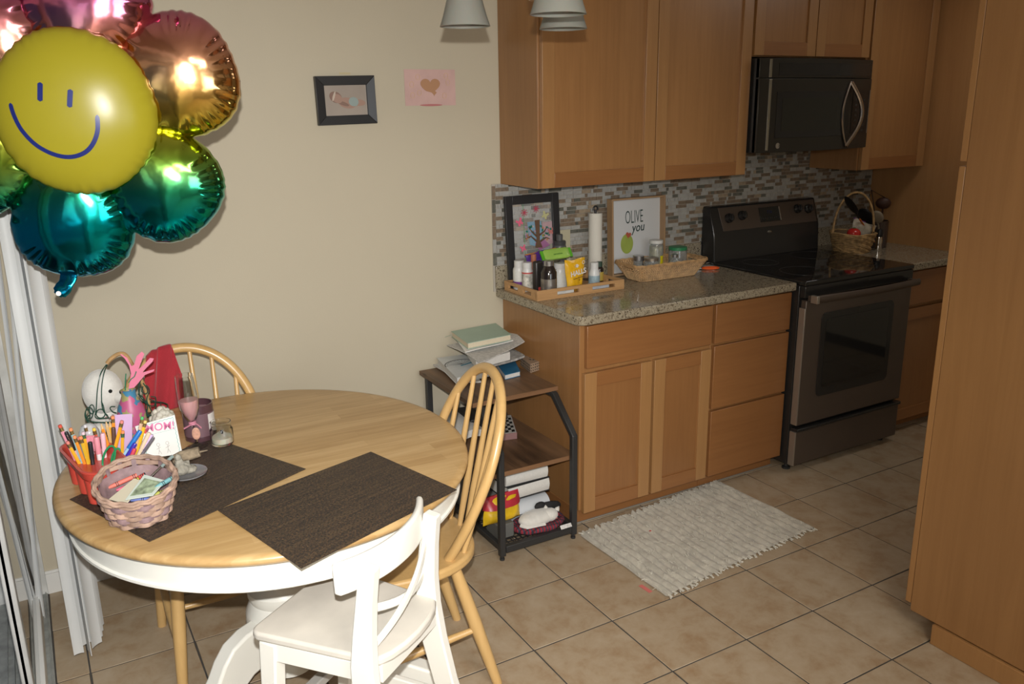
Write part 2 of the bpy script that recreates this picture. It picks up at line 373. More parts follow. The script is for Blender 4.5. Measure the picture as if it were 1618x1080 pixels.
# ---------------------------------------------------------------- cabinets
def shaker(parent, name, x0, x1, z0, z1, y, st=0.058, t=0.02, rl=0.06, lite=True):
    d = box(name, (x0 + st * 0.9, y + 0.009, z0 + rl * 0.9), (x1 - st * 0.9, y + t, z1 - rl * 0.9), M_CAB if z0 > 1 else M_CABP, parent, 0.0005)
    for a in (x0, x1 - st): box('stile', (a, y, z0), (a + st, y + t, z1), M_CABL if lite else M_CAB, d, 0.0015)
    for c in (z0, z1 - rl): box('rail', (x0 + st, y + 0.0005, c), (x1 - st, y + t, c + rl), M_CABX, d, 0.0012)
    return d
def slab(parent, x0, x1, z0, z1, y, t=0.02): return box('drawer_front', (x0, y, z0), (x1, y + t, z1), M_CABX, parent, 0.0025)
FY = -0.632
c1 = thing('base_cabinet', 'maple base cabinet with two shaker doors under a wide false drawer, beside the black shelf', 'cabinet', (0, 0, 0))
box('body', (0.0, -0.61, 0.075), (0.684, -0.003, 0.875), M_CAB, c1, 0.001)
box('toe_kick', (0.0, -0.575, 0), (0.684, -0.02, 0.0745), M_CABX, c1)
box('shoe_moulding', (0.0, -0.585, 0.0005), (0.684, -0.5755, 0.005), M_CAULK, c1)
shaker(c1, 'door', 0.012, 0.352, 0.068, 0.672, FY); shaker(c1, 'door', 0.366, 0.678, 0.068, 0.672, FY)
slab(c1, 0.022, 0.676, 0.692, 0.866, FY)
c2 = thing('drawer_cabinet', 'maple drawer cabinet with three stacked flat drawers, left of the stove', 'cabinet', (0, 0, 0))
box('body', (0.6855, -0.61, 0.075), (1.152, -0.003, 0.875), M_CAB, c2, 0.001)
box('toe_kick', (0.6855, -0.575, 0), (1.152, -0.02, 0.0745), M_CABX, c2)
box('shoe_moulding', (0.6855, -0.585, 0.0005), (1.152, -0.5755, 0.005), M_CAULK, c2)
for (a, b) in ((0.692, 0.866), (0.392, 0.680), (0.068, 0.380)): slab(c2, 0.694, 1.15, a, b, FY)
def countertop(label, pts, z0=0.876, z1=0.914, back=None):
    t = thing('countertop', label, 'countertop')
    MB().prism(pts, z0, z1).obj('slab', M_GRANITE, t, 0.006, seg=3)
    box('upstand', back[0], back[1], M_GRANITE, t, 0.002); return t
r_ = 0.045
corner = [(-0.035 + r_ - r_ * cos(a), -0.655 + r_ - r_ * sin(a)) for a in [k * pi / 16 for k in range(9)]]
countertop('speckled granite countertop holding the wooden tray and wicker basket', [(-0.035, -0.0005)] + corner + [(1.152, -0.655), (1.152, -0.0005)], back=((-0.04, -0.021, 0.9145), (1.152, -0.0085, 1.016)))
c3 = thing('base_cabinet', 'dark-shadowed maple base cabinet between the stove and the tall wooden panel', 'cabinet')
box('body', (1.925, -0.61, 0.075), (2.45, -0.003, 0.875), M_CAB, c3, 0.001)
box('toe_kick', (1.925, -0.56, 0), (2.45, -0.02, 0.0745), M_CABX, c3)
slab(c3, 1.94, 2.44, 0.692, 0.866, FY); shaker(c3, 'door', 1.94, 2.44, 0.068, 0.672, FY)
countertop('short granite countertop right of the stove under the round basket', [(1.922, -0.0005), (1.922, -0.655), (2.452, -0.655), (2.452, -0.0005)], back=((1.922, -0.021, 0.9145), (2.4525, -0.0085, 1.016)))
fp = tag(box('fridge_panel', (2.454, -0.76, 0.0005), (2.474, -0.001, 2.43), wood('maple_panel', (0.40, 0.205, 0.08), (0.54, 0.30, 0.12), 'z', 9, 0.35, 0.3, 1.6, knots=4), bevel=0.001), 'tall plain maple panel closing the right end of the counter', 'panel')
# upper cabinets
UZ = 2.30
u1 = thing('wall_cabinet', 'large maple wall cabinet with two shaker doors over the wooden tray', 'cabinet')
box('body', (0.0, -0.308, 1.372), (1.125, -0.001, UZ), M_CAB, u1, 0.001)
shaker(u1, 'door', 0.010, 0.579, 1.374, UZ - 0.01, -0.33); shaker(u1, 'door', 0.584, 1.118, 1.374, UZ - 0.01, -0.33)
u2 = thing('wall_cabinet', 'short maple wall cabinet with two small doors above the microwave', 'cabinet')
box('body', (1.127, -0.308, 1.895), (1.918, -0.001, UZ), M_CAB, u2, 0.001)
shaker(u2, 'door', 1.135, 1.528, 1.90, UZ - 0.01, -0.33); shaker(u2, 'door', 1.534, 1.912, 1.90, UZ - 0.01, -0.33)
u3 = thing('wall_cabinet', 'maple wall cabinet right of the microwave with one narrow shaker door', 'cabinet')
box('body', (1.920, -0.308, 1.352), (2.452, -0.001, UZ), M_CAB, u3, 0.001)
shaker(u3, 'door', 1.928, 2.43, 1.354, UZ - 0.01, -0.33)
# pantry across the aisle
pz = thing('pantry_cabinet', 'tall maple pantry cabinet at the right edge, seen from its plain side', 'cabinet')
MP = wood('maple_side', (0.26, 0.125, 0.044), (0.39, 0.205, 0.078), 'z', 8, 0.36, 0.25, 1.8)
box('side_panel', (0.53, -2.46, 0.075), (0.55, -1.768, 2.30), MP, pz, 0.001)
box('body', (0.551, -2.46, 0.078), (1.40, -1.768, 2.30), MP, pz, 0.001)
box('plinth', (0.545, -2.46, 0), (1.40, -1.853, 0.0745), M_CABX, pz)
box('side_skirting', (0.522, -2.46, 0.0), (0.5445, -1.853, 0.07), M_CABL, pz, 0.002)
box('lower_door', (0.531, -1.766, 0.098), (1.39, -1.7455, 1.509), M_CABL, pz, 0.002)
box('upper_door', (0.531, -1.766, 1.523), (1.39, -1.7455, 2.29), M_CABL, pz, 0.002)

# ---------------------------------------------------------------- stove
M_DSS = mat('dark_stainless', (0.105, 0.080, 0.063), 0.36, 0.35, var=0.06, scale=4)
M_DSE = mat('brushed_steel_edge', (0.42, 0.38, 0.33), 0.3, 0.7)
M_GLS = mat('ceramic_black_glass', (0.012, 0.012, 0.012), 0.05, spec=0.7)
st = thing('stove', 'black and dark steel freestanding electric stove with glass cooktop', 'stove')
SX0, SX1 = 1.158, 1.918
sb = MB().box((SX0, -0.665, 0.035), (SX1, -0.012, 0.90)); sb.obj('body', M_BLACK, st, 0.003)
box('cooktop', (SX0 - 0.001, -0.70, 0.901), (SX1 + 0.001, -0.08, 0.925), M_GLS, st, 0.006)
box('front_fascia', (SX0 + 0.002, -0.698, 0.846), (SX1 - 0.002, -0.6655, 0.9005), M_BLACK, st, 0.004)
MR = mat('burner_ring_print', (0.07, 0.07, 0.07), 0.25)
for (x, y, r) in ((1.35, -0.52, 0.115), (1.72, -0.52, 0.09), (1.35, -0.24, 0.09), (1.72, -0.24, 0.115)):
    MB().lathe([(r - 0.003, 0), (r, 0), (r, 0.0004), (r - 0.003, 0.0004), (r - 0.003, 0)], 40).obj('burner_ring', MR, st, loc=(x, y, 0.9252))
bg = MB().add([(SX0,-0.012,0.92),(SX1,-0.012,0.92),(SX1,-0.115,0.92),(SX0,-0.115,0.92),(SX0,-0.012,1.196),(SX1,-0.012,1.196),(SX1,-0.06,1.196),(SX0,-0.06,1.196),(SX0,-0.105,1.06),(SX1,-0.105,1.06)],
              [(0,1,2,3),(4,7,6,5),(0,4,5,1),(3,2,9,8),(8,9,6,7),(0,3,8,7,4),(1,5,6,9,2)])
bg.obj('backguard', M_BLACK, st, 0.008, seg=3)
def bgp(x, z, off=0.0):  # a point on the sloping face of the backguard
    t = (z - 1.06) / 0.136; return Vector((x, -0.105 + 0.045 * t - off * 0.95, z - off * 0.3))
cpn = MB(); 
q0 = [bgp(SX0 + 0.065, 1.075, 0.0), bgp(SX1 - 0.018, 1.075, 0.0), bgp(SX1 - 0.018, 1.188, 0.0), bgp(SX0 + 0.055, 1.188, 0.0)]
q1 = [bgp(v.x, v.z, 0.004) for v in q0]
cpn.add(q0 + q1, [(0,3,2,1),(4,5,6,7),(0,1,5,4),(1,2,6,5),(2,3,7,6),(3,0,4,7)]).obj('control_panel', M_DSS, st, 0.001)
slope = math.atan2(0.045, 0.136)
for (x, z) in ((1.268, 1.135), (1.36, 1.142), (1.765, 1.148), (1.845, 1.142)):
    k = MB().lathe([(0.0, 0.0), (0.024, 0.0), (0.024, 0.012), (0.017, 0.016), (0.016, 0.03), (0.0, 0.032)], 24); k.box((-0.004, -0.017, 0.028), (0.004, 0.017, 0.037))
    k.obj('knob', M_BLACK, st, 0.001, loc=bgp(x, z, 0.004), rot=(pi / 2 - slope, 0, 0))
dsp = MB().box((-0.075, -0.038, 0), (0.075, 0.038, 0.004)).obj('display', M_GLS, st, 0.001, loc=bgp(1.562, 1.135, 0.004), rot=(pi / 2 - slope, 0, 0))
tag(dsp, 'glossy black clock display')
text('digits', '7:26', 0.022, mat('faint_blue_digits', (0.02, 0.03, 0.09), 0.4), dsp, (-0.005, 0.012, 0.0045), (0, 0, 0))
for k in range(8): MB().box((-0.006, -0.004, 0), (0.006, 0.004, 0.0008)).obj('button', mat('dark_button', (0.03, 0.03, 0.03), 0.4), dsp, loc=(-0.058 + 0.0165 * k, -0.02, 0.0045))
MB().box((0.066, -0.036, 0.004), (0.0715, 0.036, 0.006)).obj('edge_strip', M_DSE, dsp)
bdg = MB().ball((0, 0, 0), (0.017, 0.009, 0.003), 20, 8).obj('badge', mat('silver_badge', (0.35, 0.34, 0.32), 0.25, 0.9), st, loc=(1.545, -0.106, 1.045), rot=(pi / 2, 0, 0))
ov = box('oven_door', (SX0 + 0.012, -0.70, 0.235), (SX1 - 0.004, -0.667, 0.835), M_DSS, st, 0.005)
box('door_edge', (SX0 + 0.004, -0.702, 0.24), (SX0 + 0.0115, -0.668, 0.80), M_DSE, ov, 0.001)
def rrect(x0, x1, z0, z1, r, n=6):
    out = []
    for (cx, cz, a0) in ((x1 - r, z0 + r, -pi/2), (x1 - r, z1 - r, 0), (x0 + r, z1 - r, pi/2), (x0 + r, z0 + r, pi)):
        out += [(cx + r * cos(a0 + k * pi / 2 / n), cz + r * sin(a0 + k * pi / 2 / n)) for k in range(n + 1)]
    return out
xz = lambda x, z, y: (x, y, z)
MB().prism(rrect(SX0 + 0.12, SX1 - 0.13, 0.36, 0.765, 0.03), -0.7035, -0.7005, fn=xz).obj('window_surround', M_BLACK, ov, 0.001)
MB().prism(rrect(SX0 + 0.15, SX1 - 0.165, 0.40, 0.735, 0.02), -0.7055, -0.7036, fn=xz).obj('window_glass', M_GLS, ov, 0.0008)
hb = MB().grid(lambda a, b: (SX0 + 0.02 + a * 0.72, -0.745 - 0.018 * sin(a * pi) + 0.011 * cos(b * 2 * pi), 0.848 + 0.017 * sin(b * 2 * pi)), 20, 12)
hb.box((SX0 + 0.02, -0.745, 0.838), (SX0 + 0.045, -0.70, 0.858)).box((SX0 + 0.715, -0.745, 0.838), (SX0 + 0.74, -0.70, 0.858))
hb.obj('handle', M_DSS, ov); box('handle_cap', (SX0 + 0.013, -0.757, 0.83), (SX0 + 0.03, -0.72, 0.865), M_DSE, ov, 0.002)
dr = box('storage_drawer', (SX0 + 0.012, -0.70, 0.035), (SX1 - 0.004, -0.667, 0.21), M_DSS, st, 0.004)
box('drawer_lip', (SX0 + 0.008, -0.712, 0.207), (SX1 - 0.004, -0.667, 0.222), M_BLACK, dr, 0.003)
box('drawer_edge', (SX0 + 0.004, -0.702, 0.036), (SX0 + 0.0115, -0.668, 0.205), M_DSE, dr, 0.001)
for (x, y) in ((SX0 + 0.03, -0.64), (SX1 - 0.05, -0.64), (SX0 + 0.03, -0.06), (SX1 - 0.05, -0.06)):
    MB().lathe([(0.02, 0), (0.02, 0.008), (0.01, 0.012), (0.01, 0.036)], 16).obj('leveling_foot', M_BLKSAT, st, loc=(x, y, 0))

# ---------------------------------------------------------------- microwave
mw = thing('microwave', 'dark stainless over-the-range microwave with a curved lens handle', 'microwave')
MX0, MX1, MZ0, MZ1 = 1.128, 1.890, 1.472, 1.886
box('case', (MX0, -0.372, MZ0), (MX1, -0.002, MZ1), M_BLACK, mw, 0.002)
def mface(x0, x1, z0, z1, t0, t1, name, mt, par, bev=0.0015):
    f = lambda x: -0.373 - 0.045 * (1 - ((x - (MX0 + MX1) / 2) / ((MX1 - MX0) / 2)) ** 2)
    n = 16; b = MB(); vs = []
    for k in range(n + 1):
        x = x0 + (x1 - x0) * k / n
        for (z, t) in ((z0, t0), (z1, t0), (z1, t1), (z0, t1)): vs.append((x, f(x) - t, z))
    fs = [(4*k+i, 4*k+(i+1) % 4, 4*k+4+(i+1) % 4, 4*k+4+i) for k in range(n) for i in range(4)] + [(0,1,2,3), (4*n,4*n+3,4*n+2,4*n+1)]
    return b.add(vs, fs).obj(name, mt, par, bev)
dx = MX1 - 0.185
M_MW = mat('black_stainless', (0.045, 0.041, 0.034), 0.3, 0.5)
M_KEYP = mat('matte_keypad', (0.012, 0.012, 0.012), 0.3)
top = mface(MX0, MX1, MZ1 - 0.085, MZ1, -0.02, 0.0, 'vent_panel', M_MW, mw)
mface(MX0 + 0.1, MX1 - 0.02, MZ1 - 0.075, MZ1 - 0.02, 0.0, 0.0015, 'vent_grille', M_BLACK, top, 0)
dm = mface(MX0, dx, MZ0, MZ1 - 0.088, -0.02, 0.004, 'door', M_MW, mw)
mface(MX0 + 0.095, dx - 0.04, MZ0 + 0.065, MZ1 - 0.145, 0.0045, 0.006, 'window_frame', M_BLACK, dm, 0)
mface(MX0 + 0.125, dx - 0.07, MZ0 + 0.095, MZ1 - 0.175, 0.0062, 0.0075, 'window_glass', mat('smoked_glass', (0.022, 0.022, 0.018), 0.09), dm, 0)
pn = mface(dx + 0.003, MX1, MZ0, MZ1 - 0.088, -0.02, 0.003, 'control_panel', M_MW, mw)
mface(dx + 0.018, MX1 - 0.012, MZ0 + 0.07, MZ1 - 0.14, 0.0033, 0.005, 'keypad', M_KEYP, pn, 0)
mface(MX1 - 0.016, MX1 - 0.011, MZ0 + 0.07, MZ1 - 0.14, 0.0052, 0.007, 'chrome_strip', M_DSE, pn, 0)
mface(MX0 + 0.048, MX0 + 0.062, MZ0 + 0.01, MZ1 - 0.09, 0.0043, 0.007, 'edge_highlight', mat('highlight_strip', (0.6, 0.6, 0.55), 0.15, 0.9), dm, 0.001)  # bright strip stands in for the reflected highlight down the left edge
mface(MX0 + 0.048, MX0 + 0.062, MZ1 - 0.083, MZ1 - 0.004, 0.0003, 0.003, 'edge_highlight', MATS['highlight_strip'], top, 0.001)
mk = mat('key_print', (0.035, 0.035, 0.033), 0.6)
for r2 in range(7):
    for k in range(3):
        x = dx + 0.050 + k * 0.036; z = MZ0 + 0.085 + r2 * 0.024
        y = -0.373 - 0.045 * (1 - ((x - (MX0 + MX1) / 2) / ((MX1 - MX0) / 2)) ** 2)
        MB().box((-0.006, 0, -0.004), (0.006, 0.0012, 0.004)).obj('key', mk, pn, loc=(x, y - 0.0062, z))
hx = dx - 0.018; hz = (MZ0 + MZ1 - 0.088) / 2 + 0.0; hl = 0.148
M_CHR = mat('satin_chrome', (0.50, 0.45, 0.42), 0.22, 1.0)
hy = -0.373 - 0.045 * (1 - ((hx - (MX0 + MX1) / 2) / ((MX1 - MX0) / 2)) ** 2)
hp = MB()
for sgn, w_ in ((1, 0.062), (-1, 0.048)):
    pts = [(hx + sgn * w_ * cos(t * pi / 2), hy - 0.004 - 0.028 * (cos(t * pi / 2) if sgn > 0 else 0.2 * cos(t * pi / 2)) - 0.006, hz + hl * t) for t in [k / 12 for k in range(-12, 13)]]
    hp.tube(pts, 0.0100 if sgn > 0 else 0.0050, 10)
hp.obj('handle', M_CHR, dm)
MB().lathe([(0, 0), (0.013, 0), (0.013, 0.002), (0.011, 0.002), (0.011, 0.0012), (0, 0.0012)], 24).obj('round_badge', M_DSE, dm, loc=(MX0 + 0.115, -0.373 - 0.045 * (1 - ((0.115 - 0.3875) / 0.3875) ** 2) - 0.0042, MZ0 + 0.03), rot=(pi / 2, 0, 0))
# ---------------------------------------------------------------- dining table
def butcher():
    m, N, L, B = nm('butcher_block_wood')
    tc = N.new('ShaderNodeTexCoord'); mp = N.new('ShaderNodeMapping'); mp.inputs['Rotation'].default_value = (0, 0, 0.08)
    L.new(tc.outputs['Object'], mp.inputs[0])
    br = N.new('ShaderNodeTexBrick'); br.inputs['Scale'].default_value = 1.0; br.inputs['Brick Width'].default_value = 0.42; br.inputs['Row Height'].default_value = 0.042
    br.inputs['Mortar Size'].default_value = 0.0; br.offset = 0.37; br.inputs['Color1'].default_value = (0, 0, 0, 1); br.inputs['Color2'].default_value = (1, 1, 1, 1)
    br.inputs['Mortar'].default_value = (0.4, 0.4, 0.4, 1); L.new(mp.outputs[0], br.inputs['Vector'])
    m2 = N.new('ShaderNodeMapping'); m2.inputs['Scale'].default_value = (0.07, 1, 1); L.new(mp.outputs[0], m2.inputs[0])
    n1 = N.new('ShaderNodeTexNoise'); n1.inputs['Scale'].default_value = 55; n1.inputs['Detail'].default_value = 6; n1.inputs['Distortion'].default_value = 0.7; L.new(m2.outputs[0], n1.inputs['Vector'])
    a = N.new('ShaderNodeMath'); a.operation = 'MULTIPLY_ADD'; a.inputs[1].default_value = 0.28; L.new(br.outputs['Color'], a.inputs[0])
    b = N.new('ShaderNodeMath'); b.operation = 'MULTIPLY'; b.inputs[1].default_value = 0.72; L.new(n1.outputs['Fac'], b.inputs[0]); L.new(b.outputs[0], a.inputs[2])
    r = ramp(N, [(0.25, (0.40, 0.235, 0.085)), (0.5, (0.50, 0.315, 0.13)), (0.75, (0.60, 0.405, 0.19))]); L.new(a.outputs[0], r.inputs[0])
    L.new(r.outputs[0], B.inputs['Base Color']); B.inputs['Roughness'].default_value = 0.36; B.inputs['Coat Weight'].default_value = 0.25; B.inputs['Coat Roughness'].default_value = 0.3; return m
M_BUTCH = butcher()
M_LAC = mat('white_lacquer', (0.80, 0.79, 0.72), 0.35, var=0.02, scale=4)
TC = (-1.3035, -0.953); TH = 0.75
tbl = thing('dining_table', 'oval dining table with honey wood top and white pedestal base', 'table', (TC[0], TC[1], 0), 0.06)
TA, TB = 0.5525, 0.598
tp = MB().lathe([(0.0, 0.720), (0.965, 0.720), (0.985, 0.724), (0.997, 0.731), (1.0, 0.737), (0.997, 0.743), (0.985, 0.7485), (0.965, 0.75), (0.0, 0.75)], 96, sx=TA, sy=TB)
tp.obj('tabletop', M_BUTCH, tbl, angle=50)
ap = MB().lathe([(0.90, 0.645), (0.945, 0.645), (0.955, 0.650), (0.955, 0.657), (0.945, 0.66), (0.945, 0.719), (0.90, 0.719), (0.90, 0.645)], 96, sx=TA, sy=TB)
ap.obj('apron', M_LAC, tbl, angle=40)
MB().lathe([(0.0, 0.06), (0.075, 0.06), (0.075, 0.15), (0.105, 0.17), (0.108, 0.20), (0.115, 0.235), (0.112, 0.265), (0.097, 0.30), (0.103, 0.315), (0.103, 0.335), (0.09, 0.35), (0.075, 0.40), (0.07, 0.50), (0.085, 0.60), (0.12, 0.64), (0.12, 0.68), (0.0, 0.68)], 48).obj('pedestal', M_LAC, tbl)
bx = MB().box((-0.42, -0.04, 0.68), (0.42, 0.04, 0.7195)).box((-0.04, -0.42, 0.68), (0.04, 0.42, 0.7195)); bx.obj('cross_brace', M_LAC, tbl, 0.003)
for az in (206, 326, 86):
    a = math.radians(az) - 0.06
    top = [(0.09, 0.262), (0.16, 0.258), (0.21, 0.240), (0.245, 0.205), (0.27, 0.165), (0.31, 0.12), (0.37, 0.085), (0.43, 0.065), (0.475, 0.058), (0.50, 0.045), (0.505, 0.02), (0.49, 0.0)]
    bot = [(0.44, 0.0), (0.40, 0.008), (0.33, 0.02), (0.26, 0.05), (0.20, 0.09), (0.15, 0.12), (0.09, 0.13)]
    lg = MB(); pts = top + bot
    lg.prism(pts, -0.027, 0.027, fn=lambda x, y, z, a=a: (x * cos(a) - z * sin(a), x * sin(a) + z * cos(a), y))
    lg.obj('leg', M_LAC, tbl, 0.008, seg=3)

# ---------------------------------------------------------------- placemats
def weave():
    m, N, L, B = nm('woven_brown_vinyl')
    tc = N.new('ShaderNodeTexCoord'); mp = N.new('ShaderNodeMapping'); L.new(tc.outputs['Object'], mp.inputs[0])
    ck = N.new('ShaderNodeTexChecker'); ck.inputs['Scale'].default_value = 1 / 0.006; L.new(mp.outputs[0], ck.inputs['Vector'])
    nz = N.new('ShaderNodeTexNoise'); nz.inputs['Scale'].default_value = 190; nz.inputs['Detail'].default_value = 2; L.new(mp.outputs[0], nz.inputs['Vector'])
    st = N.new('ShaderNodeMapping'); st.inputs['Scale'].default_value = (0.06, 1, 1); L.new(tc.outputs['Object'], st.inputs[0])
    n2 = N.new('ShaderNodeTexNoise'); n2.inputs['Scale'].default_value = 90; L.new(st.outputs[0], n2.inputs['Vector'])
    r1 = ramp(N, [(0.42, (0.022, 0.018, 0.016)), (0.66, (0.12, 0.07, 0.036))]); L.new(nz.outputs['Fac'], r1.inputs[0])
    r2 = ramp(N, [(0.4, (0.035, 0.026, 0.022)), (0.66, (0.09, 0.06, 0.035))]); L.new(n2.outputs['Fac'], r2.inputs[0])
    mx = N.new('ShaderNodeMix'); mx.data_type = 'RGBA'; L.new(ck.outputs['Fac'], mx.inputs[0]); L.new(r1.outputs[0], mx.inputs[6]); L.new(r2.outputs[0], mx.inputs[7])
    L.new(mx.outputs[2], B.inputs['Base Color']); B.inputs['Roughness'].default_value = 0.55
    b = N.new('ShaderNodeBump'); b.inputs['Strength'].default_value = 0.9; b.inputs['Distance'].default_value = 0.0015; L.new(ck.outputs['Fac'], b.inputs['Height']); L.new(b.outputs[0], B.inputs['Normal']); return m
M_WEAVE = weave()
def placemat(label, corners, z):
    P_ = [Vector((atz(u, v, z).x, atz(u, v, z).y, z)) for (u, v) in corners]
    c = sum(P_, Vector()) / 4; e = P_[1] - P_[0]; ang = math.atan2(e.y, e.x)
    Q = Matrix.Rotation(-ang, 3, 'Z'); q = [Q @ (p - c) for p in P_]
    def fn(a, b):
        p = (q[0] * (1 - a) + q[1] * a) * (1 - b) + (q[3] * (1 - a) + q[2] * a) * b
        return (p.x, p.y, p.z)
    o = MB().sheet(fn, 12, 8, (0, 0, 0.0016)).obj('placemat', M_WEAVE, None, 0)
    o.location = (c.x, c.y, z - 0.0 + 0.0); o.rotation_euler = (0, 0, ang)
    me = o.data
    for v in me.vertices: v.co.z = v.co.z
    return tag(o, label, 'placemat', 'woven placemats on the table')
placemat('dark brown woven placemat under the pencil basket and candle jar', [(236, 855), (483, 740), (332, 690), (110, 788)], 0.7523)
placemat('dark brown woven placemat in front of the white chair, overhanging the table edge', [(476, 897), (722, 773), (586, 713), (344, 805)], 0.7542)

# ---------------------------------------------------------------- spindle back chairs
CL, CT, CW, CW0, CH0, CFO = 0.539, 0.388, 0.214, 0.156, 0.266, 0.131
def spindle_chair(label, x, y, rz, CT=CT, CFO=CFO):
    t = thing('spindle_back_chair', label, 'chair', (x, y, 0), rz, 'pine spindle back chairs')
    s = MB(); n = 48; out = []
    for k in range(n):
        a = 2 * pi * k / n; c_, s_ = cos(a), sin(a)
        wx = 0.222 + 0.012 * s_; out.append((wx * math.copysign(abs(c_) ** 0.8, c_), -0.028 + 0.238 * math.copysign(abs(s_) ** 0.8, s_)))
    s.prism(out, 0.410, 0.441).obj('seat', M_PINE, t, 0.009, seg=3)
    pts = []
    for k in range(41):
        u = k / 40
        if u < 0.3: hh = CH0 * u / 0.3; w_ = CW0 + (CW - CW0) * (1 - ((CH0 - hh) / CH0) ** 2)
        else: a = (u - 0.3) / 0.7 * pi / 2; w_ = CW * cos(a); hh = CH0 + (CL - CH0) * sin(a)
        pts.append((w_, -0.15 - hh * sin(CT), 0.44 + hh * cos(CT)))
    full = [(-a, b, c) for a, b, c in pts] + pts[-2::-1]
    nn = Vector((0, cos(CT), sin(CT)))
    K = len(full); r1 = [0.0125] * K
    hb_ = MB().tube(full, 0.0118, 12, r2=0.016, up=nn)
    hb_ = MB().tube(full, [0.0145] * K, 12, r2=[0.0165] * K, up=nn); hb_.obj('hoop', M_PINE, t, angle=60)
    for sx in (-0.17, -0.102, -0.034, 0.034, 0.102, 0.17):
        w_ = sx; hh = CH0 + (CL - CH0) * sqrt(max(0, 1 - (w_ / CW) ** 2))
        top = Vector((w_, -0.15 - hh * sin(CT), 0.44 + hh * cos(CT))); bot = Vector((sx * 0.80, -0.15 - 0.10 * sqrt(max(0, 1 - (sx / 0.2) ** 2)), 0.438))
        ps = [bot.lerp(top, q) for q in (0, 0.12, 0.3, 0.5, 0.75, 0.99)]
        MB().tube(ps, [0.008, 0.0098, 0.0112, 0.0095, 0.0082, 0.0072], 12).obj('spindle', M_PINE, t, angle=60)
    L_ = {}
    for (k, tx, ty, fx, fy) in (('rl', -0.16, -0.165, -0.185, -0.15 - CFO), ('rr', 0.16, -0.165, 0.185, -0.15 - CFO), ('fl', -0.15, 0.12, -0.185, 0.20), ('fr', 0.15, 0.12, 0.185, 0.20)):
        a, b = Vector((tx, ty, 0.41)), Vector((fx, fy, 0.0)); L_[k] = (a, b)
        ps = [a.lerp(b, q) for q in (0, 0.15, 0.45, 0.8, 1)]
        MB().tube(ps, [0.0165, 0.019, 0.0205, 0.017, 0.0145], 14).obj('leg', M_PINE, t, angle=60)
    at_ = lambda k, z: L_[k][0].lerp(L_[k][1], 1 - z / 0.41)
    for (a, b) in (('rl', 'fl'), ('rr', 'fr')):
        p, q = at_(a, 0.20), at_(b, 0.14); m_ = (p + q) / 2
        MB().tube([p, p.lerp(q, .25), m_, p.lerp(q, .75), q], [0.009, 0.012, 0.0135, 0.012, 0.009], 12).obj('stretcher', M_PINE, t, angle=60)
    p = (at_('rl', 0.20) + at_('fl', 0.14)) / 2; q = (at_('rr', 0.20) + at_('fr', 0.14)) / 2
    MB().tube([p, p.lerp(q, .25), (p + q) / 2, p.lerp(q, .75), q], [0.008, 0.011, 0.0125, 0.011, 0.008], 12).obj('stretcher', M_PINE, t, angle=60)
    return t
spindle_chair('honey pine spindle back chair beside the black shelf, hoop back fully in view', -1.026, -1.081, 1.449)
spindle_chair('honey pine spindle back chair behind the table with a red cloth on its hoop', -1.422, -0.664, 3.138, CT=0.49, CFO=0.075)

# ---------------------------------------------------------------- white junior chair
M_WCH = mat('white_chair_paint', (0.78, 0.765, 0.70), 0.38, var=0.03, scale=6)
M_WSEAT = mat('worn_white_seat', (0.60, 0.565, 0.50), 0.5, var=0.10, scale=9)
wc = thing('white_chair', 'white painted chair with curved top rail and crossed back, nearest the camera', 'chair', (-1.8137 + 0.962 * (-1.195 + 1.8137), -3.2375 + 0.962 * (-1.581 + 3.2375), 0.0642), 0.615); wc.scale = (0.962, 0.962, 0.962)
seat = []
for k in range(9): a = pi + k * pi / 8 ; seat.append((0.135 * cos(a), -0.025 + 0.045 * sin(a)))
rr = 0.028
seat += [(0.163 - rr + rr * cos(a), 0.300 - rr + rr * sin(a)) for a in [0, .4, .8, 1.2, pi/2]]
seat += [(-0.163 + rr + rr * cos(a), 0.300 - rr + rr * sin(a)) for a in [pi/2, 1.97, 2.37, 2.77, pi]]
MB().prism(seat, 0.499, 0.522).obj('seat', [M_WSEAT], wc, 0.007, seg=3)
apr = MB()
for (a, b) in (((-0.145, 0.268), (0.145, 0.268)), ((-0.150, 0.255), (-0.128, 0.0)), ((0.150, 0.255), (0.128, 0.0)), ((-0.12, -0.035), (0.12, -0.035))):
    apr.tube([(a[0], a[1], 0.476), (b[0], b[1], 0.476)], 0.010, 4, r2=0.033, up=(Vector((b[1] - a[1], a[0] - b[0], 0))))
apr.obj('seat_apron', M_WCH, wc, 0.001)
def flatbar(path, hw, ht, side, name='leg', par=None, mt=None):
    "rectangular section along a path: hw half width along side, ht list of half depths across"
    side = Vector(side).normalized(); b = MB(); vs = []
    P_ = [Vector(p) for p in path]; K = len(P_); ht = ht if isinstance(ht, list) else [ht] * K
    for i, p in enumerate(P_):
        t = (P_[min(i + 1, K - 1)] - P_[max(i - 1, 0)]).normalized(); n_ = t.cross(side).normalized()
        for (sa, sb) in ((-1, -1), (1, -1), (1, 1), (-1, 1)): vs.append(p + side * hw * sa + n_ * ht[i] * sb)
    fs = [(4*i+k, 4*i+(k+1) % 4, 4*i+4+(k+1) % 4, 4*i+4+k) for i in range(K-1) for k in range(4)] + [(3,2,1,0), (4*K-4,4*K-3,4*K-2,4*K-1)]
    return b.add(vs, fs).obj(name, mt or M_WCH, par or wc, 0.004)
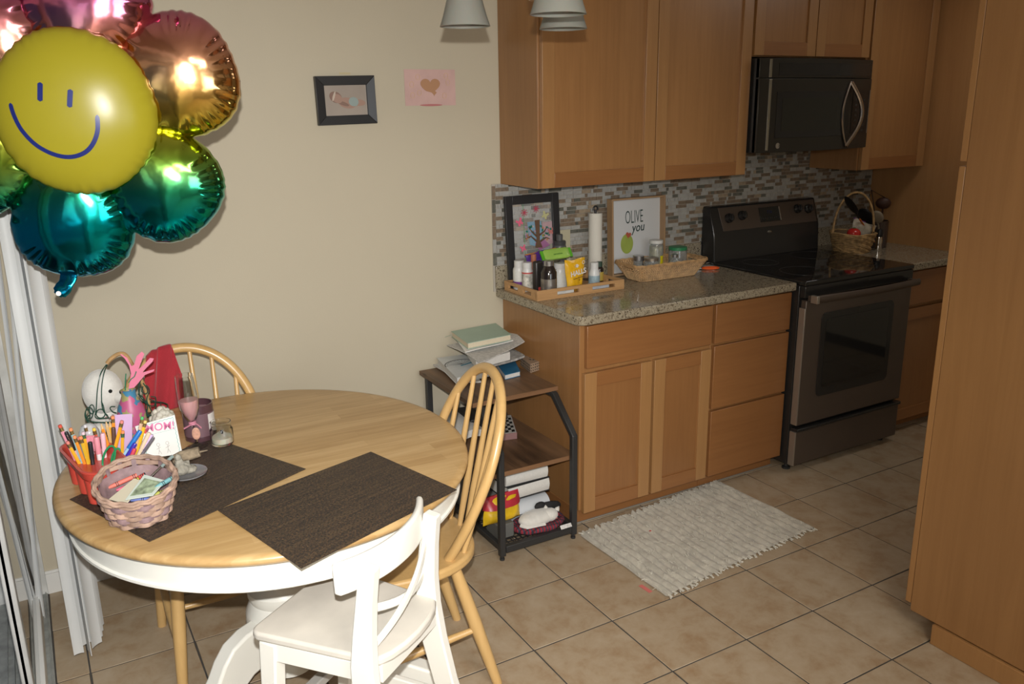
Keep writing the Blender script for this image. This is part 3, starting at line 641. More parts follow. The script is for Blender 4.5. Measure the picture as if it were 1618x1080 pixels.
for s in (-1, 1):
    path = [(s * 0.190, -0.140, -0.0667), (s * 0.172, -0.078, 0.13), (s * 0.158, -0.040, 0.27), (s * 0.147, -0.018, 0.40), (s * 0.141, -0.010, 0.50), (s * 0.137, -0.014, 0.58), (s * 0.135, -0.024, 0.67), (s * 0.133, -0.037, 0.752)]
    flatbar(path, 0.0145, [0.020, 0.025, 0.030, 0.032, 0.030, 0.025, 0.021, 0.018], (1, 0, 0))
    flatbar([(s * 0.164, 0.292, -0.0667), (s * 0.148, 0.262, 0.25), (s * 0.140, 0.250, 0.498)], 0.019, [0.017, 0.021, 0.024], (1, 0, 0))
    MB().box((s * 0.165 - 0.009, -0.10, 0.19), (s * 0.165 + 0.009, 0.268, 0.225)).obj('side_stretcher', M_WCH, wc, 0.003)
MB().box((-0.145, 0.262, 0.235), (0.145, 0.292, 0.26)).obj('footrest', mat('grey_worn_footrest', (0.42, 0.41, 0.38), 0.45, 0.2), wc, 0.003)
rail = MB()
K = 20; vs = []
for i in range(K + 1):
    u = -1 + 2 * i / K; x = u * 0.176; y = 0.022 - 0.050 * (1 - abs(u) ** 2.2)
    for (dy, z) in ((-0.009, 0.690), (0.009, 0.690), (0.011, 0.76), (0.006, 0.768), (-0.006, 0.768), (-0.009, 0.76)):
        vs.append((x, y + dy + (0.0), z))
rail.add(vs, [(6*i+k, 6*i+(k+1) % 6, 6*i+6+(k+1) % 6, 6*i+6+k) for i in range(K) for k in range(6)] + [(5,4,3,2,1,0), tuple(6*K+k for k in range(6))])
rail.obj('top_rail', M_WCH, wc, 0.007, seg=3)
for (za, zb, yo) in ((0.535, 0.69, -0.004), (0.635, 0.590, 0.008)):
    path = [(-0.130 + 0.260 * q, -0.012 + yo - 0.030 * (1 - (2*q-1)**2), za + (zb - za) * q - (0.012 if za > zb else 0.0) * sin(pi * q)) for q in [k / 14 for k in range(15)]]
    flatbar(path, 0.0105, 0.005, (0, 0.0, 1) if za > zb else (-0.45, 0, 0.9), 'cross_bar')

# ---------------------------------------------------------------- rug
M_RUG = mat('natural_cotton_rag', (0.47, 0.44, 0.37), 0.95, var=0.16, scale=26, bump=0.6, bscale=220, sheen=0.2)
rug = thing('rag_rug', 'cream woven cotton rag rug on the tiles before the base cabinets', 'rug', (0.388, -0.895, 0.0))
RC = [Vector((-0.035, -0.672, 0)), Vector((-0.027, -1.207, 0)), Vector((0.820, -1.133, 0)), Vector((0.806, -0.590, 0))]
def rugp(a, b):
    # a along the long side (x), b from the cabinet side to the near side
    p = (RC[0] * (1 - a) + RC[3] * a) * (1 - b) + (RC[1] * (1 - a) + RC[2] * a) * b
    rr_ = a * 24 + 0.22 * noise.noise(Vector((a * 5, b * 3, 7))); f = rr_ % 1.0; ridge = sin(f * pi) ** 1.3; idx = int(rr_)
    n_ = noise.noise(Vector((idx * 3.7, b * 7, 1.3))); n2 = noise.noise(Vector((a * 60, b * 36, 4)))
    z = 0.003 + 0.013 * ridge * (0.75 + 0.6 * n_) + 0.0022 * n2
    if a < 0.02 or a > 0.985: z = 0.004
    e = 0.012 * (ridge - 0.5) * (1 if b > 0.97 else (-1 if b < 0.03 else 0))
    return (p.x - 0.388 + 0.003 * n_, p.y + 0.895 - e + 0.006 * sin(a * 3), max(0.0025, z))
MB().sheet(rugp, 288, 90, (0, 0, 0.0)).obj('weave', M_RUG, rug, angle=180)
tf = MB()
for k in range(420):
    a, b = R.random(), R.random(); x, y, z = rugp(a, b)
    an = R.uniform(0, 2 * pi) if R.random() < .3 else R.gauss(-pi/2, 0.35); l = R.uniform(0.008, 0.028)
    tf.tube([(x, y, z), (x + cos(an) * l * .5, y + sin(an) * l * .5, z + R.uniform(.003, .007)), (x + cos(an) * l, y + sin(an) * l, z + 0.001)], R.uniform(0.0008, 0.0018), 4)
for k in range(31):
    for b in (0.0, 1.0):
        x, y, z = rugp((k + 0.5) / 31, b); s_ = 1 if b == 0 else -1
        for q in range(3): tf.tube([(x + R.uniform(-.006, .006), y - s_ * .008, 0.006), (x + R.uniform(-.012, .012), y + s_ * R.uniform(.006, .014), 0.004)], 0.0026, 5)
tag(tf.obj('loose_tufts', mat('cotton_tufts', (0.58, 0.55, 0.47), 0.95), rug, flat=True), kind='stuff')
p = atz(1028, 838, 0.012)
MB().ball((p.x - 0.388, p.y + 0.895, 0.012), (0.008, 0.005, 0.002), 8, 4).obj('red_thread', mat('faded_red', (0.45, 0.07, 0.06), 0.8), rug)
p = atz(1020, 930, 0.0)
tg = MB().box((-0.028, -0.008, 0), (0.028, 0.008, 0.0012)).obj('care_label', mat('pink_label', (0.62, 0.17, 0.15), 0.8), rug, loc=(p.x - 0.388, p.y + 0.895, 0.0009), rot=(0, 0, -1.5)); tag(tg, 'red care label sticking out at the edge')

# ---------------------------------------------------------------- black shelf
M_RUST = wood('rustic_brown_board', (0.045, 0.024, 0.014), (0.20, 0.11, 0.055), 'y', 4, 0.5, 0.05, 6.0, contrast=1.5, knots=9.0)
M_RUSTE = wood('rustic_edge', (0.15, 0.075, 0.035), (0.27, 0.14, 0.065), 'x', 8, 0.5, 0.0)
sh = thing('shelf_unit', 'low three tier shelf with black metal frame and rustic brown boards', 'shelf')
X0, X1 = -0.435, -0.046
def board(z, y0, y1):
    b = box('shelf_board', (X0, y0, z - 0.018), (X1, y1, z), M_RUST, sh, 0.001)
    box('edge_band', (X0, y0 - 0.0012, z - 0.018), (X1, y0 - 0.0001, z), M_RUSTE, b, 0)
board(0.605, -0.525, -0.03); board(0.357, -0.655, -0.03)
LW = 0.0125
for x in (X0 + 0.036, X1 - 0.022):
    MB().box((x - LW, -0.055, 0.018), (x + LW, -0.03, 0.586)).obj('rear_leg', M_BLKSAT, sh, 0.002)
    fr = flatbar([(x, -0.672, 0.018), (x, -0.672, 0.445), (x, -0.535, 0.575), (x, -0.50, 0.5868)], LW, [0.0125, 0.0125, 0.0125, 0.006], (1, 0, 0), 'front_leg', sh, M_BLKSAT)
    box('side_bar', (x - 0.01, -0.66, 0.040), (x + 0.01, -0.056, 0.062), M_BLKSAT, sh, 0.002)
    box('side_bar', (x - 0.01, -0.52, 0.566), (x + 0.01, -0.056, 0.5868), M_BLKSAT, sh, 0.002)
    for y in (-0.672, -0.042): MB().lathe([(0.010, 0), (0.010, 0.008), (0.005, 0.01), (0.005, 0.02)], 14).obj('foot', M_BLKSAT, sh, loc=(x, y, 0))
xa, xb = X0 + 0.0495, X1 - 0.0355
box('cross_bar', (xa, -0.684, 0.030), (xb, -0.660, 0.058), M_BLKSAT, sh, 0.002); box('cross_bar', (xa, -0.05, 0.030), (xb, -0.030, 0.058), M_BLKSAT, sh, 0.002)
box('cross_bar', (xa, -0.05, 0.320), (xb, -0.030, 0.338), M_BLKSAT, sh, 0.002)
gm = MB()
k = 0
while xa + 0.012 + k * 0.022 < xb: x = xa + 0.012 + k * 0.022; gm.box((x - 0.0022, -0.66, 0.046), (x + 0.0022, -0.05, 0.048)); k += 1
k = 0
while -0.655 + k * 0.022 < -0.05: y = -0.655 + k * 0.022; gm.box((xa, y - 0.0022, 0.0455), (xb, y + 0.0022, 0.0475)); k += 1
tag(gm.obj('wire_mesh', M_BLKSAT, sh), kind='stuff')

# ---------------------------------------------------------------- blinds
M_VANE = mat('white_vinyl_vane', (0.56, 0.565, 0.55), 0.45, trans=0.0, var=0.03, scale=4)
bl = thing('vertical_blind', 'white vertical blind with its long vanes bunched at the far end of the glass door', 'blind', (-1.87, -0.5, 0))
box('head_rail', (-0.05, -1.8, 2.075), (-0.005, 0.46, 2.12), M_WHITE, bl, 0.002)
def vane(A, B_, ztop=2.075, zb=0.05, lean=(0, 0), curve=0.006):
    A = Vector((A.x + 1.87, A.y + 0.5, 0)); B_ = Vector((B_.x + 1.87, B_.y + 0.5, 0)); d = B_ - A; n_ = Vector((-d.y, d.x, 0)).normalized()
    def fn(a, b):
        p = A + d * a + n_ * (curve * (1 - (2*a-1)**2)); z = zb + (ztop - zb) * b
        return (p.x + lean[0] * b, p.y + lean[1] * b, z)
    o = MB(); vs = []
    nu, nv = 6, 6
    lay = [[Vector(fn(i / nu, j / nv)) for j in range(nv + 1)] for i in range(nu + 1)]
    t = n_ * 0.0011; W = nv + 1
    a = [p for col in lay for p in col]; n = len(a)
    fs = [(i*W+j, (i+1)*W+j, (i+1)*W+j+1, i*W+j+1) for i in range(nu) for j in range(nv)]; fs += [tuple(n+q for q in f[::-1]) for f in fs]
    ring = [i*W for i in range(nu+1)] + [nu*W+j for j in range(1, W)] + [i*W+nv for i in range(nu-1, -1, -1)] + [j for j in range(nv-1, 0, -1)]
    fs += [(ring[k], ring[k-1], n+ring[k-1], n+ring[k]) for k in range(len(ring))]
    o.add([p + t for p in a] + [p - t for p in a], fs)
    return o.obj('vane', M_VANE, bl)
Zb = 0.05
for (u0, v0, u1, v1, dy, cv) in ((117, 1035, 133, 1030, 0, 0.004), (139, 1026, 145, 1036, 0, 0.001), (146, 1024, 161, 1013, 0, 0.004), (149, 1018, 162, 1004, 0, 0.004), (151, 1011, 163, 995, 0, 0.004), (153, 1003, 164, 985, 0, 0.004), (128, 1027, 150, 1016, 0.02, 0.003)):
    vane(atz(u0, v0, Zb) + Vector((0, dy, 0)), atz(u1, v1, Zb) + Vector((0, dy, 0)), curve=cv)
# vanes hanging inside the door reveal
vane(Vector((-1.972, -0.20, 0)), Vector((-1.958, -0.205, 0)), zb=0.03, ztop=2.0, lean=(0.15, 0.02))
vane(Vector((-1.962, -0.215, 0)), Vector((-1.950, -0.23, 0)), zb=0.03, ztop=2.0, lean=(0.09, 0.02))
# ---------------------------------------------------------------- chandelier
M_FROST = mat('frosted_glass', (0.22, 0.22, 0.19), 0.5, spec=0.4, sss=0.3)
M_NICK = mat('brushed_nickel', (0.62, 0.58, 0.50), 0.22, 1.0)
S1 = [atz(735, 42, 1.888), atz(882, 23, 1.888), atz(890, 46, 1.888)]
cc = Vector((-0.62, -1.31, 0))
ch = thing('chandelier', 'brushed nickel chandelier with frosted bell glass shades hanging over the table', 'lamp', (cc.x, cc.y, 0))
for p in S1:
    q = Vector((p.x - cc.x, p.y - cc.y, 0))
    s = MB().lathe([(0.022, 0.15), (0.026, 0.145), (0.034, 0.11), (0.044, 0.065), (0.055, 0.025), (0.0635, 0.0), (0.0605, 0.0), (0.052, 0.025), (0.041, 0.065), (0.031, 0.11), (0.022, 0.143), (0.0, 0.146)], 40)
    so = s.obj('shade', M_FROST, ch, loc=(q.x, q.y, 1.888))
    MB().lathe([(0.0, 0.15), (0.026, 0.15), (0.026, 0.175), (0.012, 0.185), (0.012, 0.2), (0, 0.2)], 20).obj('socket_cup', M_NICK, so)
    MB().ball((0, 0, 0.085), (0.019, 0.019, 0.03), 16, 10).obj('bulb', mat('unlit_bulb', (0.65, 0.65, 0.6), 0.3), so)
    MB().tube([(q.x, q.y, 2.085), (q.x * .98, q.y * .98, 2.13), (q.x * .8, q.y * .8, 2.16), (q.x * .45, q.y * .45, 2.13), (q.x * .1, q.y * .1, 2.03)], 0.007, 10).obj('arm', M_NICK, ch)
fz = aty(828, 12, cc.y).z
MB().lathe([(0, fz), (0.005, fz + 0.001), (0.006, fz + 0.016), (0.004, fz + 0.017), (0.019, fz + 0.018), (0.022, fz + 0.03), (0.022, fz + 0.07), (0.012, fz + 0.09), (0.014, 2.12), (0.009, 2.16), (0.009, 2.40), (0.06, 2.415), (0.065, 2.4385), (0, 2.4385)], 28).obj('stem', M_NICK, ch)
# ---------------------------------------------------------------- foil balloon
def foil():
    m, N, L, B = nm('rainbow_foil')
    tc = N.new('ShaderNodeTexCoord'); sp = N.new('ShaderNodeSeparateXYZ'); L.new(tc.outputs['Object'], sp.inputs[0])
    a = N.new('ShaderNodeMath'); a.operation = 'MULTIPLY_ADD'; a.inputs[1].default_value = 1.0; a.inputs[2].default_value = 0.0; L.new(sp.outputs[1], a.inputs[0])
    mr = N.new('ShaderNodeMapRange'); mr.inputs[1].default_value = -0.40; mr.inputs[2].default_value = 0.36; L.new(a.outputs[0], mr.inputs[0])
    r = ramp(N, [(0.0, (0.01, 0.34, 0.50)), (0.17, (0.0, 0.42, 0.50)), (0.27, (0.03, 0.40, 0.20)), (0.37, (0.30, 0.52, 0.06)), (0.47, (0.66, 0.60, 0.07)), (0.57, (0.80, 0.50, 0.16)), (0.72, (0.82, 0.38, 0.28)), (0.86, (0.62, 0.14, 0.34)), (0.97, (0.62, 0.12, 0.50))])
    L.new(mr.outputs[0], r.inputs[0]); L.new(r.outputs[0], B.inputs['Base Color'])
    B.inputs['Metallic'].default_value = 1.0; B.inputs['Roughness'].default_value = 0.13
    n = N.new('ShaderNodeTexNoise'); n.inputs['Scale'].default_value = 9; n.inputs['Detail'].default_value = 3; L.new(tc.outputs['Object'], n.inputs['Vector'])
    b = N.new('ShaderNodeBump'); b.inputs['Strength'].default_value = 0.25; b.inputs['Distance'].default_value = 0.01; L.new(n.outputs['Fac'], b.inputs['Height']); L.new(b.outputs[0], B.inputs['Normal']); return m
M_FOIL = foil()
M_YEL = mat('yellow_foil', (0.275, 0.235, 0.015), 0.30, 0.0, spec=0.35)
M_NAVY = mat('navy_print', (0.012, 0.02, 0.13), 0.3)
BC = CAM + ray(116, 172) * 2.0
bal = thing('foil_balloon', 'big rainbow flower foil balloon with a yellow smiling face, floating over the table', 'balloon', BC)
zax = (CAM - BC).normalized(); zax = (Matrix.Rotation(-0.20, 3, 'Z') @ zax + Vector((0, 0, -0.02))).normalized(); xax = Vector((0, 0, 1)).cross(zax).normalized(); yax = zax.cross(xax)
Rm = Matrix((xax, yax, zax)).transposed(); bal.rotation_euler = Rm.to_euler()
PX = 2.0 / 1333 * 1.0
def pillow(outline, centre, T, zc, ring=1.0, nr=26, na=144, puck=0.016, freq=34, seed=0, power=0.5, e0=0.62):
    cx, cy = centre; vs = []; b = MB()
    for side in (1, -1):
        base = len(vs)
        for i in range(nr + 1):
            rho = i / nr
            for k in range(na):
                a = 2 * pi * k / na; ox, oy = outline(a)
                edge = max(0, (rho - e0) / (1 - e0))
                wv = sin(a * freq + 2.2 * sin(a * 5 + seed)) * (0.6 + 0.4 * sin(a * 7 + seed * 2))
                hh = T * max(0.0, 1 - rho ** 2.3) ** power
                hh += puck * edge * (1 - rho ** 6) * wv
                sc = rho * (1 + 0.012 * edge * wv)
                if i == nr: hh = 0.0008
                vs.append((cx + ox * sc, cy + oy * sc, zc + side * max(hh, 0.0006)))
        for i in range(nr):
            for k in range(na):
                k2 = (k + 1) % na; f = (base + i*na+k, base + i*na+k2, base + (i+1)*na+k2, base + (i+1)*na+k)
                b.f.append(f if side > 0 else f[::-1]); b.mi.append(0)
    b.v = vs; N0 = (nr + 1) * na
    for k in range(na):
        k2 = (k + 1) % na; b.f.append((nr*na+k, nr*na+k2, N0 + nr*na+k2, N0 + nr*na+k)); b.mi.append(0)
    return b
angs = [17, -47, -99, -158, 137, 78]
for q, ang in enumerate(angs):
    A = math.radians(ang); ca, sa = cos(A), sin(A)
    def ol(a, ca=ca, sa=sa, q=q):
        u, v = cos(a), sin(a)
        e = 0.86
        ru = (92 if u > 0 else 128) * PX; rv = 99 * PX
        if q in (1, 2): rv *= 0.95
        uu = ru * math.copysign(abs(u) ** e, u); vv = rv * math.copysign(abs(v) ** e, v)
        if u < 0: vv *= (1 + 0.48 * u * abs(u))
        return (uu * ca - vv * sa, uu * sa + vv * ca)
    c = (168, 172, 182, 175, 168, 168)[q] * PX; 
    p = pillow(ol, (c * ca, c * sa), 0.078, -0.03, seed=q * 1.7, puck=0.013, freq=30)
    p.obj('petal', M_FOIL, bal, angle=80)
def fo(a):
    u, v = cos(a), sin(a); lob = 1 + 0.006 * cos(6 * (a - 0.3 + 0.52))
    return (118 * PX * u * lob, 125 * PX * v * lob)
FX, FYc = 9 * PX, -5 * PX
fc = pillow(fo, (FX, FYc), 0.070, 0.050, puck=0.006, freq=40, seed=3, power=0.55, e0=0.84)
face = fc.obj('face_disc', M_YEL, bal, angle=80)
def fz_(x, y):
    # height of the face surface
    a = math.atan2(y, x); ox, oy = fo(a); rho = min(1, sqrt(x * x + y * y) / sqrt(ox * ox + oy * oy))
    # fo is parametric, good enough for points well inside
    rho = sqrt(((x - FX) / (118 * PX)) ** 2 + ((y - FYc) / (125 * PX)) ** 2)
    return 0.050 + 0.070 * max(0, 1 - min(rho, 1) ** 2.3) ** 0.55
def onface(u, v): 
    x, y = (u - 116 + 18) * PX * 0.95, -(v - 172) * PX * 0.93; return Vector((x, y, fz_(x, y) + 0.0006))
def stroke(pts, w_, name):
    K = len(pts); vs = []
    for i, p in enumerate(pts):
        t = (pts[min(i+1, K-1)] - pts[max(i-1, 0)]); n_ = Vector((-t.y, t.x, 0)).normalized()
        e = min(1, sqrt(max(0, 1 - (2 * i / (K - 1) - 1) ** 16)) + 0.15)
        for s in (-1, -0.5, 0, 0.5, 1): 
            x, y = p.x + n_.x * w_ * s * e, p.y + n_.y * w_ * s * e; vs.append((x, y, fz_(x, y) + 0.0016))
    return MB().add(vs, [(5*i+k, 5*i+k+1, 5*i+6+k, 5*i+5+k) for i in range(K-1) for k in range(4)]).obj(name, M_NAVY, face)
def seg(a, b, n=14): return [onface(a[0] + (b[0]-a[0]) * k / n, a[1] + (b[1]-a[1]) * k / n) for k in range(n+1)]
stroke(seg((73, 129), (69, 158)), 3.7 * PX, 'eye'); stroke(seg((115, 140), (110, 168)), 3.7 * PX, 'eye')
sm = []
key = [(24, 160), (27, 180), (35, 203), (52, 226), (75, 241), (98, 246), (120, 240), (135, 226), (145, 205), (148, 180)]
def cr(P_, n=6):
    out = []
    for i in range(len(P_) - 1):
        p0, p1, p2, p3 = (Vector(P_[max(0, min(len(P_)-1, j))] if len(P_[0]) == 3 else (*P_[max(0, min(len(P_)-1, j))], 0)) for j in (i-1, i, i+1, i+2))
        for k in range(n):
            t = k / n; out.append(0.5 * ((2*p1) + (p2-p0)*t + (2*p0-5*p1+4*p2-p3)*t*t + (-p0+3*p1-3*p2+p3)*t**3))
    q = P_[-1]; out.append(Vector(q if len(q) == 3 else (*q, 0))); return out
stroke([onface(p.x, p.y) for p in cr(key)], 3.2 * PX, 'smile')
tl = MB(); tlp = cr([(-50, -256, -22), (-50, -270, -18), (-58, -286, -12), (-70, -299, -10)])
tlp = [p * PX for p in tlp]
K = len(tlp); tl.tube(tlp, [0.0215 * (1 - 0.15 * i / K) * (1 + 0.05 * sin(i * 1.1)) if i < K-2 else 0.011 for i in range(K)], 20, r2=[0.005 + 0.0006 * sin(i * 1.3) for i in range(K)], up=(1, 0.35, 0))
t_ = tl.obj('filling_tail', M_FOIL, bal, angle=80)
e = tlp[-3]; MB().lathe([(0, 0), (0.006, 0), (0.006, 0.001), (0, 0.001)], 16).obj('valve_spot', mat('pale_tape', (0.8, 0.85, 0.8), 0.4), t_, loc=(e.x, e.y, e.z + 0.0085))

# ---------------------------------------------------------------- on the wall
pf = thing('photo_frame', 'black picture frame on the beige wall with a photo of a sleeping baby', 'picture frame', (0, 0, 0))
c4 = [aty(u, v, -0.012) for (u, v) in ((498, 121), (591, 118.5), (594, 195), (501, 198))]
pc = sum(c4, Vector()) / 4; ex = ((c4[1] - c4[0]) + (c4[2] - c4[3])) / 2; W_ = ex.length; H_ = (((c4[0] - c4[3]) + (c4[1] - c4[2])) / 2).length
pf.location = (pc.x, -0.001, pc.z); pf.rotation_euler = (pi / 2, 0, 0); tilt = math.atan2(ex.z, ex.x)
pf.rotation_euler = (pi / 2, -tilt * 0 , 0); pf.rotation_euler = Matrix(((cos(tilt), -sin(tilt), 0), (0, 0, -1), (sin(tilt), cos(tilt), 0))).to_euler()
def frame_bars(W, H, bw, d, mt, par, bev=0.002, slope=0.0):
    for (nme, q) in (('a', ((-W/2, H/2), (W/2, H/2), (W/2-bw, H/2-bw), (-W/2+bw, H/2-bw))), ('b', ((-W/2, -H/2), (-W/2+bw, -H/2+bw), (W/2-bw, -H/2+bw), (W/2, -H/2))),
                     ('c', ((-W/2, H/2), (-W/2+bw, H/2-bw), (-W/2+bw, -H/2+bw), (-W/2, -H/2))), ('d', ((W/2, H/2), (W/2, -H/2), (W/2-bw, -H/2+bw), (W/2-bw, H/2-bw)))):
        b = MB(); n = 4; zs = []
        for (x, y) in q:
            inner = abs(abs(x) - W/2) > 1e-6; zs.append(d - (slope if inner else 0))
        vs = [(x, y, 0) for x, y in q] + [(q[i][0], q[i][1], zs[i]) for i in range(4)]
        b.add(vs, [(0,1,2,3),(4,7,6,5),(0,4,5,1),(1,5,6,2),(2,6,7,3),(3,7,4,0)]).obj('frame_bar', mt, par, bev)
M_BF = mat('black_frame', (0.025, 0.025, 0.026), 0.35)
frame_bars(W_, H_, 0.034, 0.022, M_BF, pf, 0.0015, 0.006)
ph = MB().box((-W_/2 + 0.03, -H_/2 + 0.03, 0.004), (W_/2 - 0.03, H_/2 - 0.03, 0.010)).obj('photo_print', mat('grey_beige_print', (0.33, 0.28, 0.235), 0.3, var=0.10, scale=6, coat=0.3), pf)
fl = lambda name, pts, m_, par, z0, z1: MB().prism(pts, z0, z1).obj(name, m_, par, 0)
def ell(cx, cy, rx, ry, a=0, n=24): return [(cx + rx * cos(t) * cos(a) - ry * sin(t) * sin(a), cy + rx * cos(t) * sin(a) + ry * sin(t) * cos(a)) for t in [2 * pi * k / n for k in range(n)]]
SK = mat('print_skin', (0.34, 0.215, 0.165), 0.35); SKD = mat('print_skin_shade', (0.22, 0.135, 0.105), 0.35)
fl('printed_body', ell(0.005, -0.010, 0.036, 0.020, -0.18), SK, ph, 0.0101, 0.0106)
fl('printed_legs', ell(0.052, -0.010, 0.026, 0.012, -0.1), SK, ph, 0.0101, 0.0106)
fl('printed_wrap', ell(0.030, -0.006, 0.020, 0.017, -0.2), mat('print_mint', (0.27, 0.33, 0.31), 0.35), ph, 0.0107, 0.0110)
fl('printed_head', ell(-0.040, 0.012, 0.026, 0.020, -0.5), SKD, ph, 0.0107, 0.0111)
fl('printed_face', ell(-0.034, 0.007, 0.021, 0.016, -0.5), SK, ph, 0.0112, 0.0115)
fl('printed_band', ell(-0.047, 0.016, 0.004, 0.019, -0.35), mat('print_cream', (0.5, 0.42, 0.34), 0.35), ph, 0.0116, 0.0118)
fl('printed_arm', ell(-0.014, -0.011, 0.026, 0.007, -0.35), SKD, ph, 0.0112, 0.0114)
hd = thing('heart_drawing', 'pink paper taped to the wall with a brown heart cutout', 'drawing', (0, 0, 0))
c4 = [aty(u, v, -0.003) for (u, v) in ((638.5, 110), (719, 108.5), (720, 166), (640.5, 168))]; pc = sum(c4, Vector()) / 4
hd.location = (pc.x, -0.001, pc.z); hd.rotation_euler = (pi / 2, 0, 0); W_ = (c4[1] - c4[0]).length; H_ = (c4[0] - c4[3]).length
MB().sheet(lambda a, b: ((a - .5) * W_, (b - .5) * H_, 0.0015 + 0.0015 * sin(a * 3) * b), 8, 8, (0, 0, 0.0008)).obj('paper', mat('pink_paper', (0.56, 0.37, 0.335), 0.7, var=0.07, scale=14), hd)
hp_ = []
for k in range(36):
    t = 2 * pi * k / 36; hp_.append((0.0029 * 16 * sin(t) ** 3 * 0.93, 0.0029 * (13 * cos(t) - 5 * cos(2*t) - 2 * cos(3*t) - cos(4*t)) * 0.8))
hp_ = [(x - 0.001 + (0.016 if y < -0.02 else 0), y + 0.006) for x, y in hp_]
fl('heart', hp_, mat('brown_card', (0.42, 0.225, 0.12), 0.75), hd, 0.0035, 0.0044)
sq = mat('yellow_crayon', (0.62, 0.43, 0.20), 0.8)
for (x, y) in ((-0.082, 0.012), (-0.08, -0.03), (-0.05, -0.02), (0.07, 0.045), (0.06, -0.032), (-0.055, 0.04), (0.078, 0.02)):
    MB().tube([(x + 0.009 * cos(t) , y + 0.011 * sin(t), 0.0036) for t in [2 * pi * k / 12 for k in range(12)]], 0.0006, 4, closed=True).obj('crayon_ring', sq, hd)
fl('crayon_smudge', ell(0.0, -0.068, 0.05, 0.004), mat('rose_crayon', (0.45, 0.16, 0.16), 0.8), hd, 0.0034, 0.0037)

# ================================================================ things on the dining table
TZ = 0.7502; MZ = 0.7526
def up_tube(name, p, q, r, mt, par, n=10, r1=None): return MB().cyl(p, q, r, r1, n).obj(name, mt, par)
# wicker pencil basket
M_WICK = mat('mauve_wood_splint', (0.36, 0.24, 0.18), 0.6, var=0.38, scale=24, bump=0.3, bscale=90)
M_WICK2 = mat('dusky_splint', (0.24, 0.16, 0.165), 0.6, var=0.3, scale=30, bump=0.3, bscale=90)
bc = Vector((-1.6735, -1.180, MZ))
bk = thing('crayon_basket', 'round mauve woven splint basket holding crayons and cards, at the table edge', 'basket', bc)
RB, RT_, HB = 0.064, 0.0885, 0.092
A0 = math.radians(86); zt_ = lambda a, z: z * (1 + 0.25 * cos(a - A0))   # the mouth leans a little toward the near side
NS = 17
for k in range(NS):
    a = 2 * pi * k / NS
    ps = [((RB + (RT_ - RB) * q + 0.001) * cos(a), (RB + (RT_ - RB) * q + 0.001) * sin(a), 0.003 + zt_(a, HB * q)) for q in (0, .33, .66, 1)]
    MB().tube(ps, 0.0062, 6, r2=0.0011, up=(-sin(a), cos(a), 0)).obj('stake', M_WICK2, bk)
NR = 8
for r_i in range(NR):
    z0 = 0.008 + (HB - 0.014) * r_i / (NR - 1); q = z0 / HB; rad = RB + (RT_ - RB) * q; n_ = NS * 6; hw = 0.0052 + 0.0005 * (r_i % 3); vs = []
    for k in range(n_):
        a = 2 * pi * k / n_; o_ = 0.0042 * sin(a * NS * 0.5 + (pi / 2 if r_i % 2 else -pi / 2)); rr = rad + 0.001 + o_
        for (t_, hgt) in ((-0.0008, -hw), (0.0008, -hw), (0.0014, 0), (0.0008, hw), (-0.0008, hw)): vs.append(((rr + t_) * cos(a), (rr + t_) * sin(a), zt_(a, z0 + 0.0012 * sin(a * 3 + r_i)) + hgt))
    fs = [(5*i+k, 5*i+(k+1) % 5, 5*((i+1) % n_)+(k+1) % 5, 5*((i+1) % n_)+k) for i in range(n_) for k in range(5)]
    MB().add(vs, fs).obj('weaver', M_WICK if r_i not in (2, 6) else M_WICK2, bk, angle=60)
for (dr, dz, ph_) in ((0.0042, 0.0, 0), (-0.0025, 0.002, 2), (0.001, 0.005, 1)):
    pts = [((RT_ + dr + 0.0015 * sin(a * 16 + ph_)) * cos(a), (RT_ + dr + 0.0015 * sin(a * 16 + ph_)) * sin(a), zt_(a, HB) + 0.002 + dz + 0.0015 * cos(a * 16 + ph_)) for a in [2 * pi * k / 96 for k in range(96)]]
    MB().tube(pts, 0.0038, 8, closed=True).obj('rim_coil', M_WICK, bk)
MB().lathe([(0, 0.002), (RB, 0.002), (RB + 0.002, 0.006), (0, 0.006)], 36).obj('bottom', M_WICK2, bk)
def lin(u, v):
    a = 2 * pi * u; z = 0.0065 + 0.82 * v * zt_(a, HB); return ((RB - 0.004 + (RT_ - RB) * v * .85) * cos(a), (RB - 0.004 + (RT_ - RB) * v * .85) * sin(a), z)
MB().grid(lin, 48, 5, cu=True).obj('inner_layer', M_WICK2, bk)
# jumble filling the lower part of the basket
fillr = Random_ = random.Random(3)
def crayon(label, a, b, col, r=0.0055, base=True):
    a, b = Vector(a), Vector(b); t = thing('crayon', label, 'crayon', a, 0, 'crayons in the mauve basket'); d = b - a; t.rotation_euler = d.to_track_quat('Z', 'Y').to_euler(); l = d.length
    mt = mat('crayon_' + label.split()[0] + label.split()[1], col, 0.6); dk = mat('crayon_ring', (0.03, 0.03, 0.03), 0.6)
    MB().lathe([(0, 0), (0.0024, 0), (r * 0.9, 0.010), (r * 0.9, 0.014), (0, 0.014)], 14).obj('tip', mt, t)
    MB().lathe([(0, 0.0141), (r, 0.0141), (r, l - 0.004), (0, l - 0.004)], 14).obj('wrapper', mt, t)
    for z in (0.020, 0.024, l - 0.014, l - 0.010): MB().lathe([(r, z), (r + 0.0003, z), (r + 0.0003, z + 0.0016), (r, z + 0.0016)], 14).obj('ring', dk, t)
    return t
zc = MZ + 0.066
def B_(u, v, z):
    zz_ = z
    for _ in range(6): p = atz(u, v, zz_); zz_ = z + 0.24 * (p.y + 1.185)
    return atz(u, v, zz_)
crayon('salmon pink crayon leaning on the left inside wall', B_(170, 771, zc - 0.01), B_(219, 749, zc + 0.006), (0.62, 0.16, 0.12))
